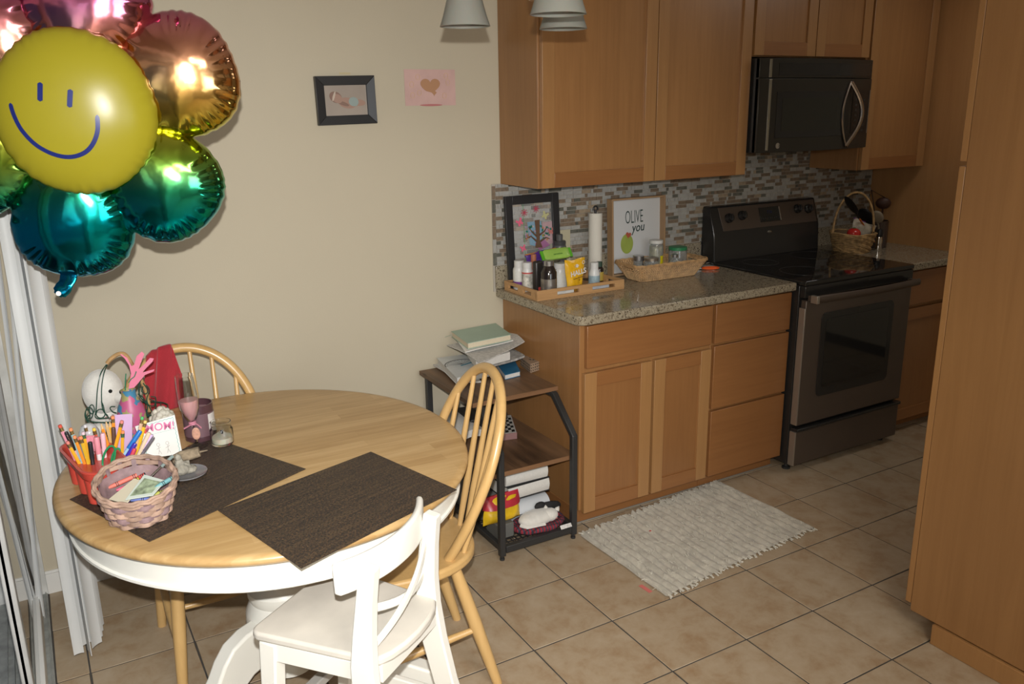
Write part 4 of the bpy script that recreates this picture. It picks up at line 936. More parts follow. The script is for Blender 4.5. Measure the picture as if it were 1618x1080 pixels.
crayon('pale aqua crayon across the front rim of the basket', B_(244, 771, zc + 0.020), B_(277, 752, zc + 0.026), (0.16, 0.36, 0.38))
crayon('yellow crayon half under the white card', B_(205, 764, zc - 0.022), B_(222, 752, zc - 0.008), (0.60, 0.45, 0.03))
crayon('red crayon peeking out behind the glassy card', B_(214, 757, zc - 0.014), B_(232, 748, zc - 0.002), (0.55, 0.06, 0.05))
crayon('orange crayon low at the left of the basket', B_(170, 790, zc - 0.045), B_(184, 776, zc - 0.035), (0.75, 0.22, 0.02))
crayon('bright green crayon under the salmon one', B_(187, 771, zc - 0.03), B_(204, 757, zc - 0.022), (0.14, 0.50, 0.05))
crayon('purple crayon deep under the pile of cards', B_(180, 780, zc - 0.05), B_(200, 771, zc - 0.045), (0.25, 0.08, 0.40))
crayon('blue crayon lying on the bottom behind the salmon one', B_(176, 760, zc - 0.05), B_(196, 750, zc - 0.045), (0.05, 0.12, 0.5))
def card(name, label, cat, quad, mt, t=0.002, group=None, extra=None):
    P_ = [Vector(p) for p in quad]; c = sum(P_, Vector()) / 4
    ex = (P_[1] - P_[0]).normalized(); ez = ex.cross(P_[3] - P_[0]).normalized()
    if ez.z < 0 and abs(ez.z) > .3: ez = -ez
    ey = ez.cross(ex); M_ = Matrix((ex, ey, ez)).transposed()
    th = thing(name, label, cat, c, 0, group); th.rotation_euler = M_.to_euler(); Mi = M_.inverted()
    q = [Mi @ (p - c) for p in P_]
    b = MB().add([(p.x, p.y, 0) for p in q] + [(p.x, p.y, t) for p in q], [(0,3,2,1),(4,5,6,7),(0,1,5,4),(1,2,6,5),(2,3,7,6),(3,0,4,7)]); s = b.obj('sheet', mt, th, 0.0004)
    return th, q, s, t
M_PAPER = mat('white_paper', (0.72, 0.71, 0.67), 0.7, var=0.02, scale=8)
for k, (x_, y_, a_, cl_, nm_) in enumerate(((-0.02, 0.02, 0.4, (0.42, 0.10, 0.35), 'magenta crayon low at the back of the mauve basket'), (0.02, 0.03, 1.2, (0.65, 0.30, 0.05), 'tangerine crayon low at the back right of the mauve basket'), (-0.035, -0.01, 2.0, (0.10, 0.35, 0.15), 'forest green crayon low at the left of the mauve basket'),
        (0.03, -0.01, 0.1, (0.45, 0.45, 0.08), 'olive yellow crayon low at the right of the mauve basket'), (0.0, -0.03, 2.7, (0.15, 0.2, 0.5), 'navy crayon at the front bottom of the mauve basket'), (-0.01, 0.045, 0.05, (0.6, 0.12, 0.2), 'rose crayon against the far inside wall of the mauve basket'))):
    c_ = bc + Vector((x_, y_, 0.034 + 0.006 * k)); d_ = Vector((cos(a_), sin(a_), 0.05)) * 0.032; crayon(nm_, c_ - d_, c_ + d_, cl_)
cd1, q, _, _ = card('game_card', 'cream playing card with small marks, leaning left in the mauve basket', 'card', (B_(172, 789, zc - 0.006), B_(200, 796, zc + 0.006), B_(231, 762, zc + 0.016), B_(212, 756, zc + 0.010)), mat('cream_card', (0.66, 0.60, 0.46), 0.5))
cd2, q, s2, t2 = card('picture_card', 'white bordered picture card on top of the crayons in the mauve basket', 'card', (B_(198, 790, zc + 0.014), B_(242, 783, zc + 0.020), B_(262, 760, zc + 0.022), B_(228, 750, zc + 0.018)), mat('pale_card', (0.60, 0.66, 0.60), 0.3, coat=0.4))
qc = [(p.x * 0.80, p.y * 0.70) for p in q]; MB().prism(qc, t2 + 0.0002, t2 + 0.0006).obj('printed_picture', mat('sage_print', (0.30, 0.36, 0.24), 0.3, var=0.6, scale=60), s2)
pen = thing('gel_pen', 'clear grey pen with a chrome tip sticking out of the basket rim', 'pen'); a_, b_ = B_(236, 755, zc + 0.012), B_(273, 720, zc + 0.036)
pen.location = a_; pen.rotation_euler = (b_ - a_).to_track_quat('Z', 'Y').to_euler(); l_ = (b_ - a_).length
MB().lathe([(0, 0), (0.0012, 0), (0.0030, 0.012), (0.0030, l_ * 0.5), (0, l_ * 0.5)], 12).obj('chrome_half', M_CHR, pen)
MB().lathe([(0, l_ * 0.5), (0.0042, l_ * 0.5), (0.0042, l_), (0, l_)], 12).obj('grey_half', mat('clear_grey_plastic', (0.20, 0.25, 0.24), 0.15), pen)

# red caddy
M_RED = mat('tomato_red_plastic', (0.55, 0.065, 0.045), 0.33, coat=0.2)
cc2 = Vector((-1.747, -0.955, MZ)); cang = math.radians(101)
cad = thing('pencil_caddy', 'tomato red plastic caddy packed with pencils and pens', 'caddy', cc2, cang)
CH_ = 0.098
def stad(hl, hw, n=10): return [(hl - hw + hw * cos(a), hw * sin(a)) for a in [-pi/2 + pi * k / n for k in range(n+1)]] + [(-hl + hw + hw * cos(a), hw * sin(a)) for a in [pi/2 + pi * k / n for k in range(n+1)]]
def loft(secs, name, par, mt, bev=0):
    b = MB(); vs = []; n = len(secs[0][0])
    for (pts, z) in secs: vs += [(x, y, z) for x, y in pts]
    m_ = len(secs); fs = [(i*n+k, i*n+(k+1) % n, (i+1)*n+(k+1) % n, (i+1)*n+k) for i in range(m_-1) for k in range(n)]
    fs += [tuple(range(n))[::-1], tuple((m_-1)*n + k for k in range(n))]
    return b.add(vs, fs).obj(name, mt, par, bev, angle=40)
HL, HW = 0.140, 0.055
loft([(stad(HL - 0.012, HW - 0.012), 0.063), (stad(HL - 0.012, HW - 0.012), 0.070), (stad(HL - 0.004, HW - 0.004), 0.074), (stad(HL, HW), 0.092), (stad(HL + 0.003, HW + 0.003), 0.094), (stad(HL + 0.003, HW + 0.003), CH_), (stad(HL - 0.003, HW - 0.003), CH_ + 0.001), (stad(HL - 0.007, HW - 0.007), CH_ - 0.004), (stad(HL - 0.014, HW - 0.014), 0.074), (stad(HL - 0.016, HW - 0.016), 0.0705)], 'rim_tray', cad, M_RED)
for x in (-0.078, 0.0, 0.078):
    for y in (-0.021, 0.021):
        MB().lathe([(0.0, 0.0), (0.019, 0.0), (0.022, 0.003), (0.0265, 0.066), (0.0245, 0.066), (0.020, 0.005), (0, 0.004)], 24).obj('cup', M_RED, cad, loc=(x, y, 0))
# pencils, pens and markers in the caddy
M_ERA = mat('pink_eraser', (0.62, 0.20, 0.17), 0.8); M_FER = mat('brass_ferrule', (0.55, 0.42, 0.18), 0.3, 0.9); M_FERG = mat('green_ferrule', (0.10, 0.22, 0.10), 0.35, 0.6)
M_RAW = mat('pencil_bare_wood', (0.60, 0.40, 0.20), 0.7); M_LEAD = mat('graphite', (0.04, 0.04, 0.045), 0.4)
def stick(kind, label, u, v, u2, v2, y, col, r=0.0037, eraser=M_ERA, group='pencils and pens in the red caddy', tip=False, y2=None):
    "upper end at pixel (u,v) on the plane y, pointing down through (u2,v2)"
    top = aty(u, v, y); low = aty(u2, v2, y2 if y2 is not None else y); d = (top - low).normalized()
    k = (top.z - (MZ + 0.012)) / max(d.z, 0.3); k = min(k, 0.175); bot = top - d * k
    t = thing(kind, label, 'pencil' if kind == 'pencil' else ('marker' if kind == 'marker' else 'pen'), bot, 0, group); t.rotation_euler = d.to_track_quat('Z', 'Y').to_euler(); l = k
    mt = mat('stick_%d_%d_%d' % tuple(int(c * 255) for c in col), col, 0.35, coat=0.3)
    if kind == 'pencil':
        if tip:
            MB().lathe([(0, 0), (r, 0), (r, l - 0.018), (0, l - 0.018)], 6).obj('shaft', mt, t, flat=True)
            MB().lathe([(r, l - 0.0179), (0.0010, l - 0.003), (0, l - 0.003)], 10).obj('sharpened_wood', M_RAW, t)
            MB().lathe([(0.001, l - 0.003), (0, l)], 8).obj('lead', M_LEAD, t)
        else:
            MB().lathe([(0, 0), (r, 0), (r, l - 0.018), (0, l - 0.018)], 6).obj('shaft', mt, t, flat=True)
            MB().lathe([(0, l - 0.0179), (r * 1.06, l - 0.0179), (r * 1.0, l - 0.014), (r * 1.06, l - 0.011), (r * 1.06, l - 0.0075), (0, l - 0.0075)], 14).obj('ferrule', M_FERG if col[0] > .6 and R.random() < .35 else M_FER, t)
            MB().lathe([(0, l - 0.0074), (r, l - 0.0074), (r, l - 0.002), (r * .8, l), (0, l)], 14).obj('eraser', eraser, t)
    else:
        rr2 = r * 1.15
        MB().lathe([(0, 0), (r, 0), (r, l * 0.62), (0, l * 0.62)], 14).obj('barrel', mt, t)
        cp = MB().lathe([(0, l * 0.6201), (rr2, l * 0.6201), (rr2, l - 0.004), (rr2 * .8, l), (0, l)], 14).obj('cap', eraser if eraser is not M_ERA else mt, t)
        if kind == 'pen': MB().box((rr2, -0.0012, l * 0.72), (rr2 + 0.0018, 0.0012, l - 0.006)).obj('clip', M_CHR, t, 0.0003)
    return t
YL = (0.78, 0.40, 0.03); OR = (0.75, 0.27, 0.03)
E_O = mat('orange_eraser', (0.75, 0.25, 0.10), 0.8); E_R = mat('red_eraser', (0.55, 0.08, 0.05), 0.8); E_K = mat('black_cap', (0.02, 0.02, 0.022), 0.3)
sticks = [
 ('pencil', 'pink patterned pencil with a red eraser, leaning far left', 94, 671, 113, 712, -0.90, (0.72, 0.30, 0.38), 0.0048, E_R, 0),
 ('pen', 'black capped short pen beside the leftmost pencils', 104, 682, 118, 712, -0.905, (0.70, 0.45, 0.50), 0.0045, E_K, 0),
 ('pencil', 'yellow pencil lying low in the left end of the caddy', 106, 697, 120, 722, -0.93, YL, 0.0044, M_ERA, 0),
 ('pencil', 'aqua and orange patterned pencil with an orange eraser', 111, 676, 129, 726, -0.93, (0.28, 0.52, 0.55), 0.0044, E_O, 0),
 ('pencil', 'orange patterned pencil next to the aqua one', 117, 688, 134, 733, -0.94, OR, 0.0042, E_O, 0),
 ('pencil', 'grey pencil standing between two yellow ones', 124, 690, 135, 724, -0.90, (0.25, 0.26, 0.24), 0.0040, M_ERA, 0),
 ('pencil', 'mustard pencil with a green ferrule in the caddy middle left', 127, 689, 141, 736, -0.945, (0.66, 0.40, 0.03), 0.0046, E_O, 0),
 ('pencil', 'yellow pencil with silver and pink end, upright', 131, 682, 143, 735, -0.93, YL, 0.0046, mat('silver_pink_end', (0.6, 0.45, 0.5), 0.4), 0),
 ('pencil', 'glittery silver pencil behind the yellow one', 134, 671, 143, 702, -0.88, (0.55, 0.48, 0.52), 0.0040, mat('silver_end', (0.6, 0.58, 0.6), 0.3), 0),
 ('pen', 'black marker pen upright in the middle of the caddy', 142, 698, 148, 741, -0.955, (0.02, 0.02, 0.022), 0.0052, E_K, 0),
 ('pencil', 'red and yellow topped pencil behind the pink ruler', 148, 676, 157, 705, -0.87, (0.60, 0.10, 0.06), 0.0044, mat('yellow_end', (0.75, 0.5, 0.05), 0.5), 0),
 ('pen', 'white patterned pen with pink cap leaning a little left', 152, 690, 158, 728, -0.93, (0.70, 0.66, 0.66), 0.0062, mat('pink_cap', (0.66, 0.25, 0.30), 0.4), 0),
 ('pencil', 'orange pencil leaning left, sharp tip up', 159, 667, 172, 708, -0.90, OR, 0.0044, M_ERA, 1),
 ('pencil', 'tan pencil, sharp tip up, next to the orange one', 167, 664, 176, 702, -0.89, (0.60, 0.40, 0.18), 0.0044, M_ERA, 1),
 ('pencil', 'yellow pencil, sharp tip up, leaning on the purple card', 173, 664, 179, 704, -0.885, YL, 0.0044, M_ERA, 1),
 ('pencil', 'bright orange pencil with blunt top left of the purple card', 178, 657, 182, 700, -0.88, (0.80, 0.28, 0.03), 0.0046, E_O, 0),
 ('marker', 'dark brown marker beside the purple card', 179, 675, 181, 705, -0.90, (0.10, 0.05, 0.03), 0.0050, mat('brown_cap', (0.10, 0.05, 0.035), 0.4), 0),
 ('marker', 'white and pink marker in front of the tan pencils', 162, 684, 165, 715, -0.92, (0.72, 0.60, 0.62), 0.0055, mat('blush_cap', (0.72, 0.42, 0.48), 0.4), 0),
 ('pencil', 'long orange pencil leaning right across the purple card', 193, 664, 176, 730, -0.93, (0.85, 0.36, 0.02), 0.0046, M_ERA, 0),
 ('pencil', 'yellow pencil lying behind the long orange pencil', 194, 680, 193, 718, -0.92, YL, 0.0044, E_O, 0),
 ('pen', 'blue and white dotted pen leaning right', 222, 680, 190, 728, -0.92, (0.30, 0.50, 0.70), 0.0055, mat('blue_cap', (0.02, 0.16, 0.50), 0.3), 0),
 ('pen', 'violet blue pen below the dotted one, leaning right', 214, 700, 199, 724, -0.93, (0.07, 0.04, 0.40), 0.0050, mat('indigo_cap', (0.05, 0.03, 0.38), 0.25), 0),
 ('pencil', 'green topped pale pencil leaning right', 225, 658, 214, 712, -0.895, (0.66, 0.45, 0.30), 0.0046, mat('green_end', (0.08, 0.42, 0.14), 0.5), 0),
 ('pencil', 'yellow pencil right of the green topped one', 230, 664, 217, 715, -0.90, (0.85, 0.50, 0.03), 0.0044, mat('gold_end', (0.7, 0.5, 0.15), 0.5), 0),
 ('marker', 'cream crayon-like marker leaning right toward the drawing', 236, 683, 217, 722, -0.92, (0.68, 0.55, 0.38), 0.0052, mat('cream_cap', (0.70, 0.52, 0.36), 0.5), 0),
 ('marker', 'lilac marker beside the cream one', 240, 686, 222, 720, -0.92, (0.55, 0.40, 0.62), 0.0050, mat('lilac_cap', (0.55, 0.40, 0.62), 0.5), 0),
 ('pen', 'slim clear pen with dark clip, rightmost in the caddy', 243, 690, 226, 715, -0.925, (0.16, 0.14, 0.16), 0.0038, mat('clear_dark_cap', (0.14, 0.12, 0.14), 0.2), 0),
 ('marker', 'red marker low between the blue pens and the lilac marker', 213, 708, 207, 722, -0.935, (0.60, 0.06, 0.10), 0.0048, mat('crimson_cap', (0.6, 0.06, 0.10), 0.4), 0),
]
for (kd, lb, u, v, u2, v2, y, col, r, er, tip) in sticks: stick(kd, lb, u, v, u2, v2, y, col, r, er, tip=bool(tip))
rl, q, s_, t__ = card('pink_ruler', 'short pink patterned bookmark standing among the pencils', 'bookmark', (aty(138, 712, -0.90), aty(150, 712, -0.90), aty(149, 687, -0.90), aty(134, 688, -0.90)), mat('pink_print', (0.62, 0.22, 0.28), 0.4, var=0.35, scale=90), 0.002)
pn2, q, s_, t__ = card('purple_card', 'plain pale purple card standing behind the pencils', 'card', (aty(186, 735, -0.86), aty(209, 735, -0.86), aty(209, 653, -0.86), aty(181, 655, -0.86)), mat('lilac_card', (0.55, 0.36, 0.56), 0.6), 0.0022)
sc = thing('craft_scissors', 'green handled scissors among the pencils', 'scissors', aty(171, 722, -0.955))
zz = aty(171, 722, -0.955)
for (u0, v0, ru, rv, y) in ((172, 722, 9, 18, -0.975), (183, 722, 6, 14, -0.965)):
    pts = [aty(u0 + ru * cos(t) + rv * 0.25 * sin(t), v0 - rv * sin(t), y) - zz for t in [2 * pi * k / 20 for k in range(20)]]
    MB().tube(pts, 0.0026, 8, closed=True).obj('finger_loop', mat('green_plastic', (0.02, 0.24, 0.09), 0.3), sc)
up_tube('blade', aty(174, 738, -0.972) - zz, aty(180, 762, -0.972) - zz, 0.003, M_CHR, sc)

# teddy and wire basket at the far side
M_PLUSH = mat('white_plush', (0.66, 0.64, 0.59), 0.95, var=0.05, scale=60, bump=0.35, bscale=260, sheen=0.5)
ty = -0.485; tc_ = aty(163, 622, ty)
td = thing('plush_toy', 'white plush toy animal with black eyes sitting behind the pencils', 'plush toy', (tc_.x, tc_.y, TZ))
sc_ = 3.0 / 1333 * 0.97
hz_ = tc_.z - TZ
fz2 = lambda d: 1 + 0.02 * noise.noise(Vector((d.x * 9, d.y * 9, d.z * 9)))
body = MB().ball((0.002, 0.02, 0.045), (0.048, 0.04, 0.047), 28, 18, fn=fz2); body.obj('body', M_PLUSH, td)
head = MB().ball((0, 0, hz_ + 0.008), (0.058, 0.052, 0.070), 36, 24, fn=fz2); hd_ = head.obj('head', M_PLUSH, td)
MB().ball((0.046, -0.030, hz_ - 0.006), (0.026, 0.026, 0.022), 20, 14, fn=fz2).obj('muzzle', M_PLUSH, hd_)
M_EYE = mat('black_eye', (0.01, 0.01, 0.01), 0.08)
MB().ball((0.018, -0.0505, hz_ + 0.020), 0.0058, 12, 8).obj('eye', M_EYE, hd_); MB().ball((0.047, -0.057, hz_ + 0.014), (0.006, 0.005, 0.0075), 12, 8).obj('nose', M_EYE, hd_)
for sx, sy in ((-0.025, -0.035), (0.035, -0.03)): MB().ball((sx, sy - 0.005, 0.018), (0.019, 0.024, 0.018), 16, 10, fn=fz2).obj('paw', M_PLUSH, td)
bw = MB(); 
for k in range(10): bw.ball((-0.005 + 0.005 * k, -0.048 - 0.002 * sin(k), hz_ - 0.062 + 0.004 * sin(k * 2.1)), 0.0035, 8, 5)
bw.obj('ribbon_rosette', mat('dusty_pink_ribbon', (0.45, 0.25, 0.24), 0.7), td)
M_GW = mat('dark_green_wire', (0.015, 0.06, 0.04), 0.35); M_BAM = mat('bamboo_handle', (0.40, 0.24, 0.10), 0.5, var=0.3, scale=40)
wy = -0.505; wo = aty(205, 668, wy); wo.z = TZ
wb = thing('wire_basket', 'dark green wire basket with a wrapped bamboo handle around the plush toy', 'basket', wo)
rel = lambda u, v, y: aty(u, v, y) - wo
MB().tube(cr([tuple(rel(169, 574, wy)), tuple(rel(176, 566, wy)), tuple(rel(188, 559, wy)), tuple(rel(200, 562, wy)), tuple(rel(216, 588, wy)), tuple(rel(224, 602, wy)), tuple(rel(232, 622, wy)), tuple(rel(236, 650, wy))]), 0.0062, 8).obj('handle', M_BAM, wb)
for ofs in (0, 5): MB().tube(cr([tuple(rel(168 + ofs * .3, 576, wy)), tuple(rel(159 + ofs, 590, wy - .035)), tuple(rel(154 + ofs * 1.3, 615, wy - .045)), tuple(rel(152 + ofs * 2, 645, wy - .045)), tuple(rel(150 + ofs * 4, 656, wy - .04))]), 0.0016, 6).obj('wire', M_GW, wb)
MB().tube(cr([tuple(rel(190, 560, wy - .004)), tuple(rel(202, 568, wy - .004)), tuple(rel(209, 580, wy - .004))]), 0.0016, 6).obj('wire', M_GW, wb)
def ringw(u, v, r, y=wy - 0.045, ry=None): return MB().tube([rel(u + r * cos(t), v + (ry or r) * sin(t), y) for t in [2 * pi * k / 20 for k in range(20)]], 0.0014, 6, closed=True).obj('wire_scroll', M_GW, wb)
ringw(159, 653, 7); ringw(145, 646, 4, ry=7); ringw(141, 652, 6, ry=9); ringw(138, 655, 4, ry=8)
for pts in ([(172, 660), (166, 652), (163, 640), (160, 634)], [(184, 652), (178, 650), (174, 645), (176, 642), (182, 642)], [(135, 650), (136, 662), (142, 668)], [(150, 657), (155, 661), (172, 660), (186, 662)]):
    MB().tube(cr([tuple(rel(u, v, wy - 0.045)) for u, v in pts]), 0.0015, 6).obj('wire_scroll', M_GW, wb)
for pts in ([(226, 605), (233, 615), (231, 622), (224, 618), (226, 610)], [(218, 622), (226, 628), (233, 640), (232, 655), (238, 662)], [(231, 608), (236, 616), (232, 632), (240, 650)], [(222, 600), (219, 616), (224, 630), (236, 640), (244, 640), (246, 628), (238, 626)], [(236, 630), (246, 636), (244, 650), (236, 656), (230, 650)]):
    MB().tube(cr([tuple(rel(u, v, wy - 0.01)) for u, v in pts]), 0.0017, 6).obj('wire_scroll', M_GW, wb)
MB().tube([(0.118 * cos(t) * .95 - .0, 0.075 * sin(t), 0.004) for t in [2 * pi * k / 40 for k in range(40)]], 0.002, 6, closed=True).obj('base_ring', M_GW, wb)
MB().tube([(0.122 * cos(t) * .95, 0.08 * sin(t), 0.05) for t in [2 * pi * k / 40 for k in range(40)]], 0.002, 6, closed=True).obj('top_ring', M_GW, wb)
for k in range(12):
    t = 2 * pi * k / 12; MB().tube([(0.112 * cos(t), 0.075 * sin(t), 0.004), (0.116 * cos(t), 0.08 * sin(t), 0.05)], 0.0014, 6).obj('wire', M_GW, wb)
# glass dome
dm_ = aty(140, 690, -0.62); 
gd = thing('snow_globe', 'small frosted white dome behind the pencils', 'ornament', (aty(142, 690, -0.66).x, -0.66, TZ))
MB().lathe([(0.0, 0.0), (0.030, 0.0), (0.032, 0.008), (0.030, 0.014), (0, 0.014)], 30).obj('foot', mat('grey_white_base', (0.45, 0.45, 0.44), 0.4), gd)
MB().lathe([(0.0, 0.0142), (0.024, 0.0142), (0.028, 0.038), (0.027, 0.062), (0.019, 0.079), (0.007, 0.086), (0, 0.086)], 30).obj('dome', mat('milky_glass', (0.55, 0.55, 0.55), 0.15, var=0.15, scale=60), gd)
# painted bottle vase
vy = -0.60; v0 = aty(213, 690, vy); v0.z = TZ
vs_ = thing('bottle_vase', 'tissue paper patchwork bottle vase holding a pink paper hand', 'vase', v0)
def patch():
    m, N, L, B = nm('tissue_patchwork'); tc = N.new('ShaderNodeTexCoord'); vo = N.new('ShaderNodeTexVoronoi'); vo.inputs['Scale'].default_value = 42; vo.distance = 'MANHATTAN'
    L.new(tc.outputs['Object'], vo.inputs['Vector']); sp = N.new('ShaderNodeSeparateColor'); L.new(vo.outputs['Color'], sp.inputs[0])
    r = ramp(N, [(0.0, (0.48, 0.10, 0.22)), (0.30, (0.34, 0.31, 0.12)), (0.48, (0.06, 0.22, 0.36)), (0.60, (0.50, 0.14, 0.26)), (0.80, (0.38, 0.34, 0.15))]); r.color_ramp.interpolation = 'CONSTANT'
    L.new(sp.outputs[0], r.inputs[0]); L.new(r.outputs[0], B.inputs['Base Color']); B.inputs['Roughness'].default_value = 0.45; return m
MB().lathe([(0, 0), (0.037, 0), (0.040, 0.006), (0.040, 0.075), (0.036, 0.095), (0.024, 0.122), (0.0205, 0.132), (0.0205, 0.145), (0.0215, 0.150), (0.018, 0.150), (0.018, 0.132), (0.0, 0.10)], 32).obj('bottle', patch(), vs_)
ph2 = thing('paper_hand', 'pink paper hand cutout standing in the patchwork bottle', 'paper craft', v0); rv = lambda u, v: aty(u, v, vy - 0.002) - v0
hand = [(203, 614), (207, 590), (204, 577), (197, 566), (190, 560), (192, 559), (201, 565), (208, 578), (212, 576), (216, 562), (224, 555), (228, 559), (221, 577), (219, 583), (228, 575), (237, 565), (243, 566), (241, 571), (232, 580), (225, 588), (236, 585), (244, 583), (243, 586), (229, 592), (219, 604), (212, 612), (207, 613)]
pts3 = [rv(u, v) for u, v in hand]
MB().prism([(p.x, p.z) for p in pts3], pts3[0].y - 0.0006, pts3[0].y + 0.0006, fn=lambda x, y, z: (x, z, y)).obj('hand_cutout', mat('bubblegum_paper', (0.70, 0.20, 0.30), 0.7), ph2, 0)
M_GC = mat('green_chenille', (0.02, 0.20, 0.10), 0.9)
MB().tube(cr([tuple(rv(203, 604) + Vector((0, -.004, 0))), tuple(rv(207, 598) + Vector((0, -.004, 0))), tuple(rv(212, 594) + Vector((0, -.004, 0))), tuple(rv(215, 586) + Vector((0, -.004, 0)))]), 0.0014, 6).obj('chenille_stem', M_GC, ph2)
MB().tube([rv(198, 616), rv(198, 602), rv(199, 590)], 0.0015, 6).obj('chenille_stem', M_GC, ph2)
MB().tube([rv(203, 640), rv(203, 616)], 0.002, 6).obj('paper_stem', mat('pale_pink_stem', (0.70, 0.42, 0.42), 0.7), ph2)
# knobbly white ceramic
kb = thing('coral_ornament', 'knobbly white ceramic ornament behind the drawing', 'ornament', (-1.536, -0.60, TZ))
nb = MB().ball((0, 0, 0.035), (0.032, 0.028, 0.033), 20, 12)
for k in range(26):
    a = R.uniform(0, 2*pi); c_ = R.uniform(-0.2, 1); s_ = sqrt(1 - c_*c_); nb.ball((0.031 * s_ * cos(a), 0.027 * s_ * sin(a), 0.036 + 0.033 * c_), R.uniform(0.0085, 0.012), 10, 7)
nb.obj('ceramic_body', mat('matte_ivory', (0.62, 0.59, 0.50), 0.6), kb)
MB().lathe([(0, 0), (0.026, 0), (0.024, 0.008), (0, 0.008)], 24).obj('foot', MATS['matte_ivory'], kb)
# MOM drawing
yM = -0.862; mq = [aty(u, v, y) for (u, v, y) in ((230, 724, yM), (288, 716, yM), (276, 655, yM + 0.016), (213, 673, yM + 0.016))]
mc, q, ms, mt_ = card('mothers_day_card', 'white drawing card with pink MOM lettering and a teal wavy border', 'card', mq, M_PAPER, 0.0035)
x0_ = (q[0].x + q[3].x) / 2; x1_ = (q[1].x + q[2].x) / 2; y0_ = q[0].y; y1_ = q[2].y
nz_ = 1
front = -1 if (mc.rotation_euler.to_matrix() @ Vector((0, 0, 1))).dot(CAM - mc.location) < 0 else 1
zf = (mt_ + 0.0006) if front > 0 else -0.0008
TEAL = mat('teal_crayon', (0.10, 0.38, 0.38), 0.7); PKC = mat('pink_lettering', (0.60, 0.16, 0.32), 0.6)
def lerpq(a, b):
    p = (q[0] * (1 - a) + q[1] * a) * (1 - b) + (q[3] * (1 - a) + q[2] * a) * b; return Vector((p.x, p.y, zf))
for (a0, b0, a1, b1) in ((0.06, 0.04, 0.06, 0.95), (0.06, 0.95, 0.94, 0.95), (0.94, 0.95, 0.94, 0.04)):
    n = 40; MB().tube([lerpq(a0 + (a1-a0)*k/n + (0.012 * sin(k * 1.3) if a0 == a1 else 0), b0 + (b1-b0)*k/n + (0.012 * sin(k * 1.3) if b0 == b1 else 0)) for k in range(n+1)], 0.0007, 4).obj('wavy_border', TEAL, ms)
MB().tube([lerpq(0.08, 0.66), lerpq(0.92, 0.66)], 0.0004, 4).obj('ruled_line', TEAL, ms)
tx = text('lettering', 'MOM!', 0.030, PKC, ms, lerpq(0.58, 0.80), (0, 0 if front > 0 else pi, 0), sx=0.95, offset=0.0004)
hh_ = [(0.0008 * 11 * sin(t) ** 3, 0.00055 * (13 * cos(t) - 5 * cos(2*t) - 2 * cos(3*t) - cos(4*t))) for t in [2 * pi * k / 24 for k in range(24)]]
hp2 = lerpq(0.20, 0.80); MB().prism([(x, y) for x, y in hh_], -0.0004, 0.0004).obj('heart', mat('red_crayon', (0.55, 0.07, 0.06), 0.7), ms, loc=hp2)
for (a, c_) in ((0.42, 'a'), (0.66, 'b')):
    INK = mat('thin_pencil_line', (0.16, 0.10, 0.10), 0.7)
    MB().tube([lerpq(a + 0.04 * cos(t), 0.34 + 0.045 * sin(t)) for t in [2 * pi * k / 14 for k in range(14)]], 0.0004, 4, closed=True).obj('stick_figure', INK, ms)
    for (p1, p2) in (((a, .30), (a - .01, .18)), ((a - .01, .18), (a - .05, .08)), ((a - .01, .18), (a + .03, .08)), ((a - .07, .22), (a + .05, .27))): MB().tube([lerpq(*p1), lerpq(*p2)], 0.0004, 4).obj('stick_figure', INK, ms)
# candles and flute
cb = thing('candle_jar', 'big plum glass candle jar with a white label', 'candle', (-1.449, -0.722, TZ))
MPL = mat('plum_glass', (0.075, 0.035, 0.042), 0.07, coat=0.5)
MB().lathe([(0, 0), (0.040, 0), (0.044, 0.004), (0.044, 0.108), (0.0435, 0.112), (0.041, 0.112), (0.040, 0.092), (0.0, 0.092)], 40).obj('glass', MPL, cb)
MB().lathe([(0.0, 0.0922), (0.0395, 0.0922), (0.0, 0.0924)], 30).obj('wax', mat('mauve_wax', (0.34, 0.20, 0.22), 0.35), cb)
MB().lathe([(0.0441, 0.018), (0.0444, 0.018), (0.0444, 0.088), (0.0441, 0.088)], 60).obj('mauve_band', mat('mauve_band', (0.15, 0.085, 0.10), 0.3), cb)
lb_ = MB(); n = 10
a0, a1 = -1.10, -0.15
lb_.grid(lambda a, b: (0.0449 * cos(a0 + (a1-a0)*a), 0.0449 * sin(a0 + (a1-a0)*a), 0.022 + 0.062 * b), 10, 2).obj('label', mat('off_white_label', (0.58, 0.55, 0.52), 0.6, var=0.06, scale=90), cb)
M_CLEAR = mat('clear_glass', (0.95, 0.97, 0.96), 0.02, trans=1.0, ior=1.4)
sj = thing('candle_jar', 'small clear glass jar with a low cream candle on the placemat edge', 'candle', (-1.403, -0.806, MZ))
MB().lathe([(0, 0), (0.029, 0), (0.0325, 0.004), (0.0325, 0.046), (0.029, 0.051), (0.028, 0.054), (0.0285, 0.066), (0.0295, 0.069), (0.027, 0.069), (0.026, 0.054), (0.0295, 0.045), (0.0295, 0.006), (0, 0.005)], 40).obj('glass', M_CLEAR, sj)
MB().lathe([(0, 0.0055), (0.0285, 0.0065), (0.029, 0.022), (0.006, 0.024), (0, 0.024)], 36).obj('wax', mat('cream_wax', (0.70, 0.64, 0.52), 0.4, sss=0.2), sj)
MB().ball((0.001, 0, 0.034), (0.0045, 0.0045, 0.006), 12, 8).obj('burnt_wick', mat('burnt', (0.02, 0.02, 0.03), 0.9), sj)
fb = aty(310, 705, -0.79)
fl_ = thing('champagne_flute', 'champagne flute filled with pink wax, a pink ribbon and tag on its stem', 'candle', (fb.x + 0.002, -0.79, MZ - 0.002), 0, rot=(0, math.radians(-3.2), 0))
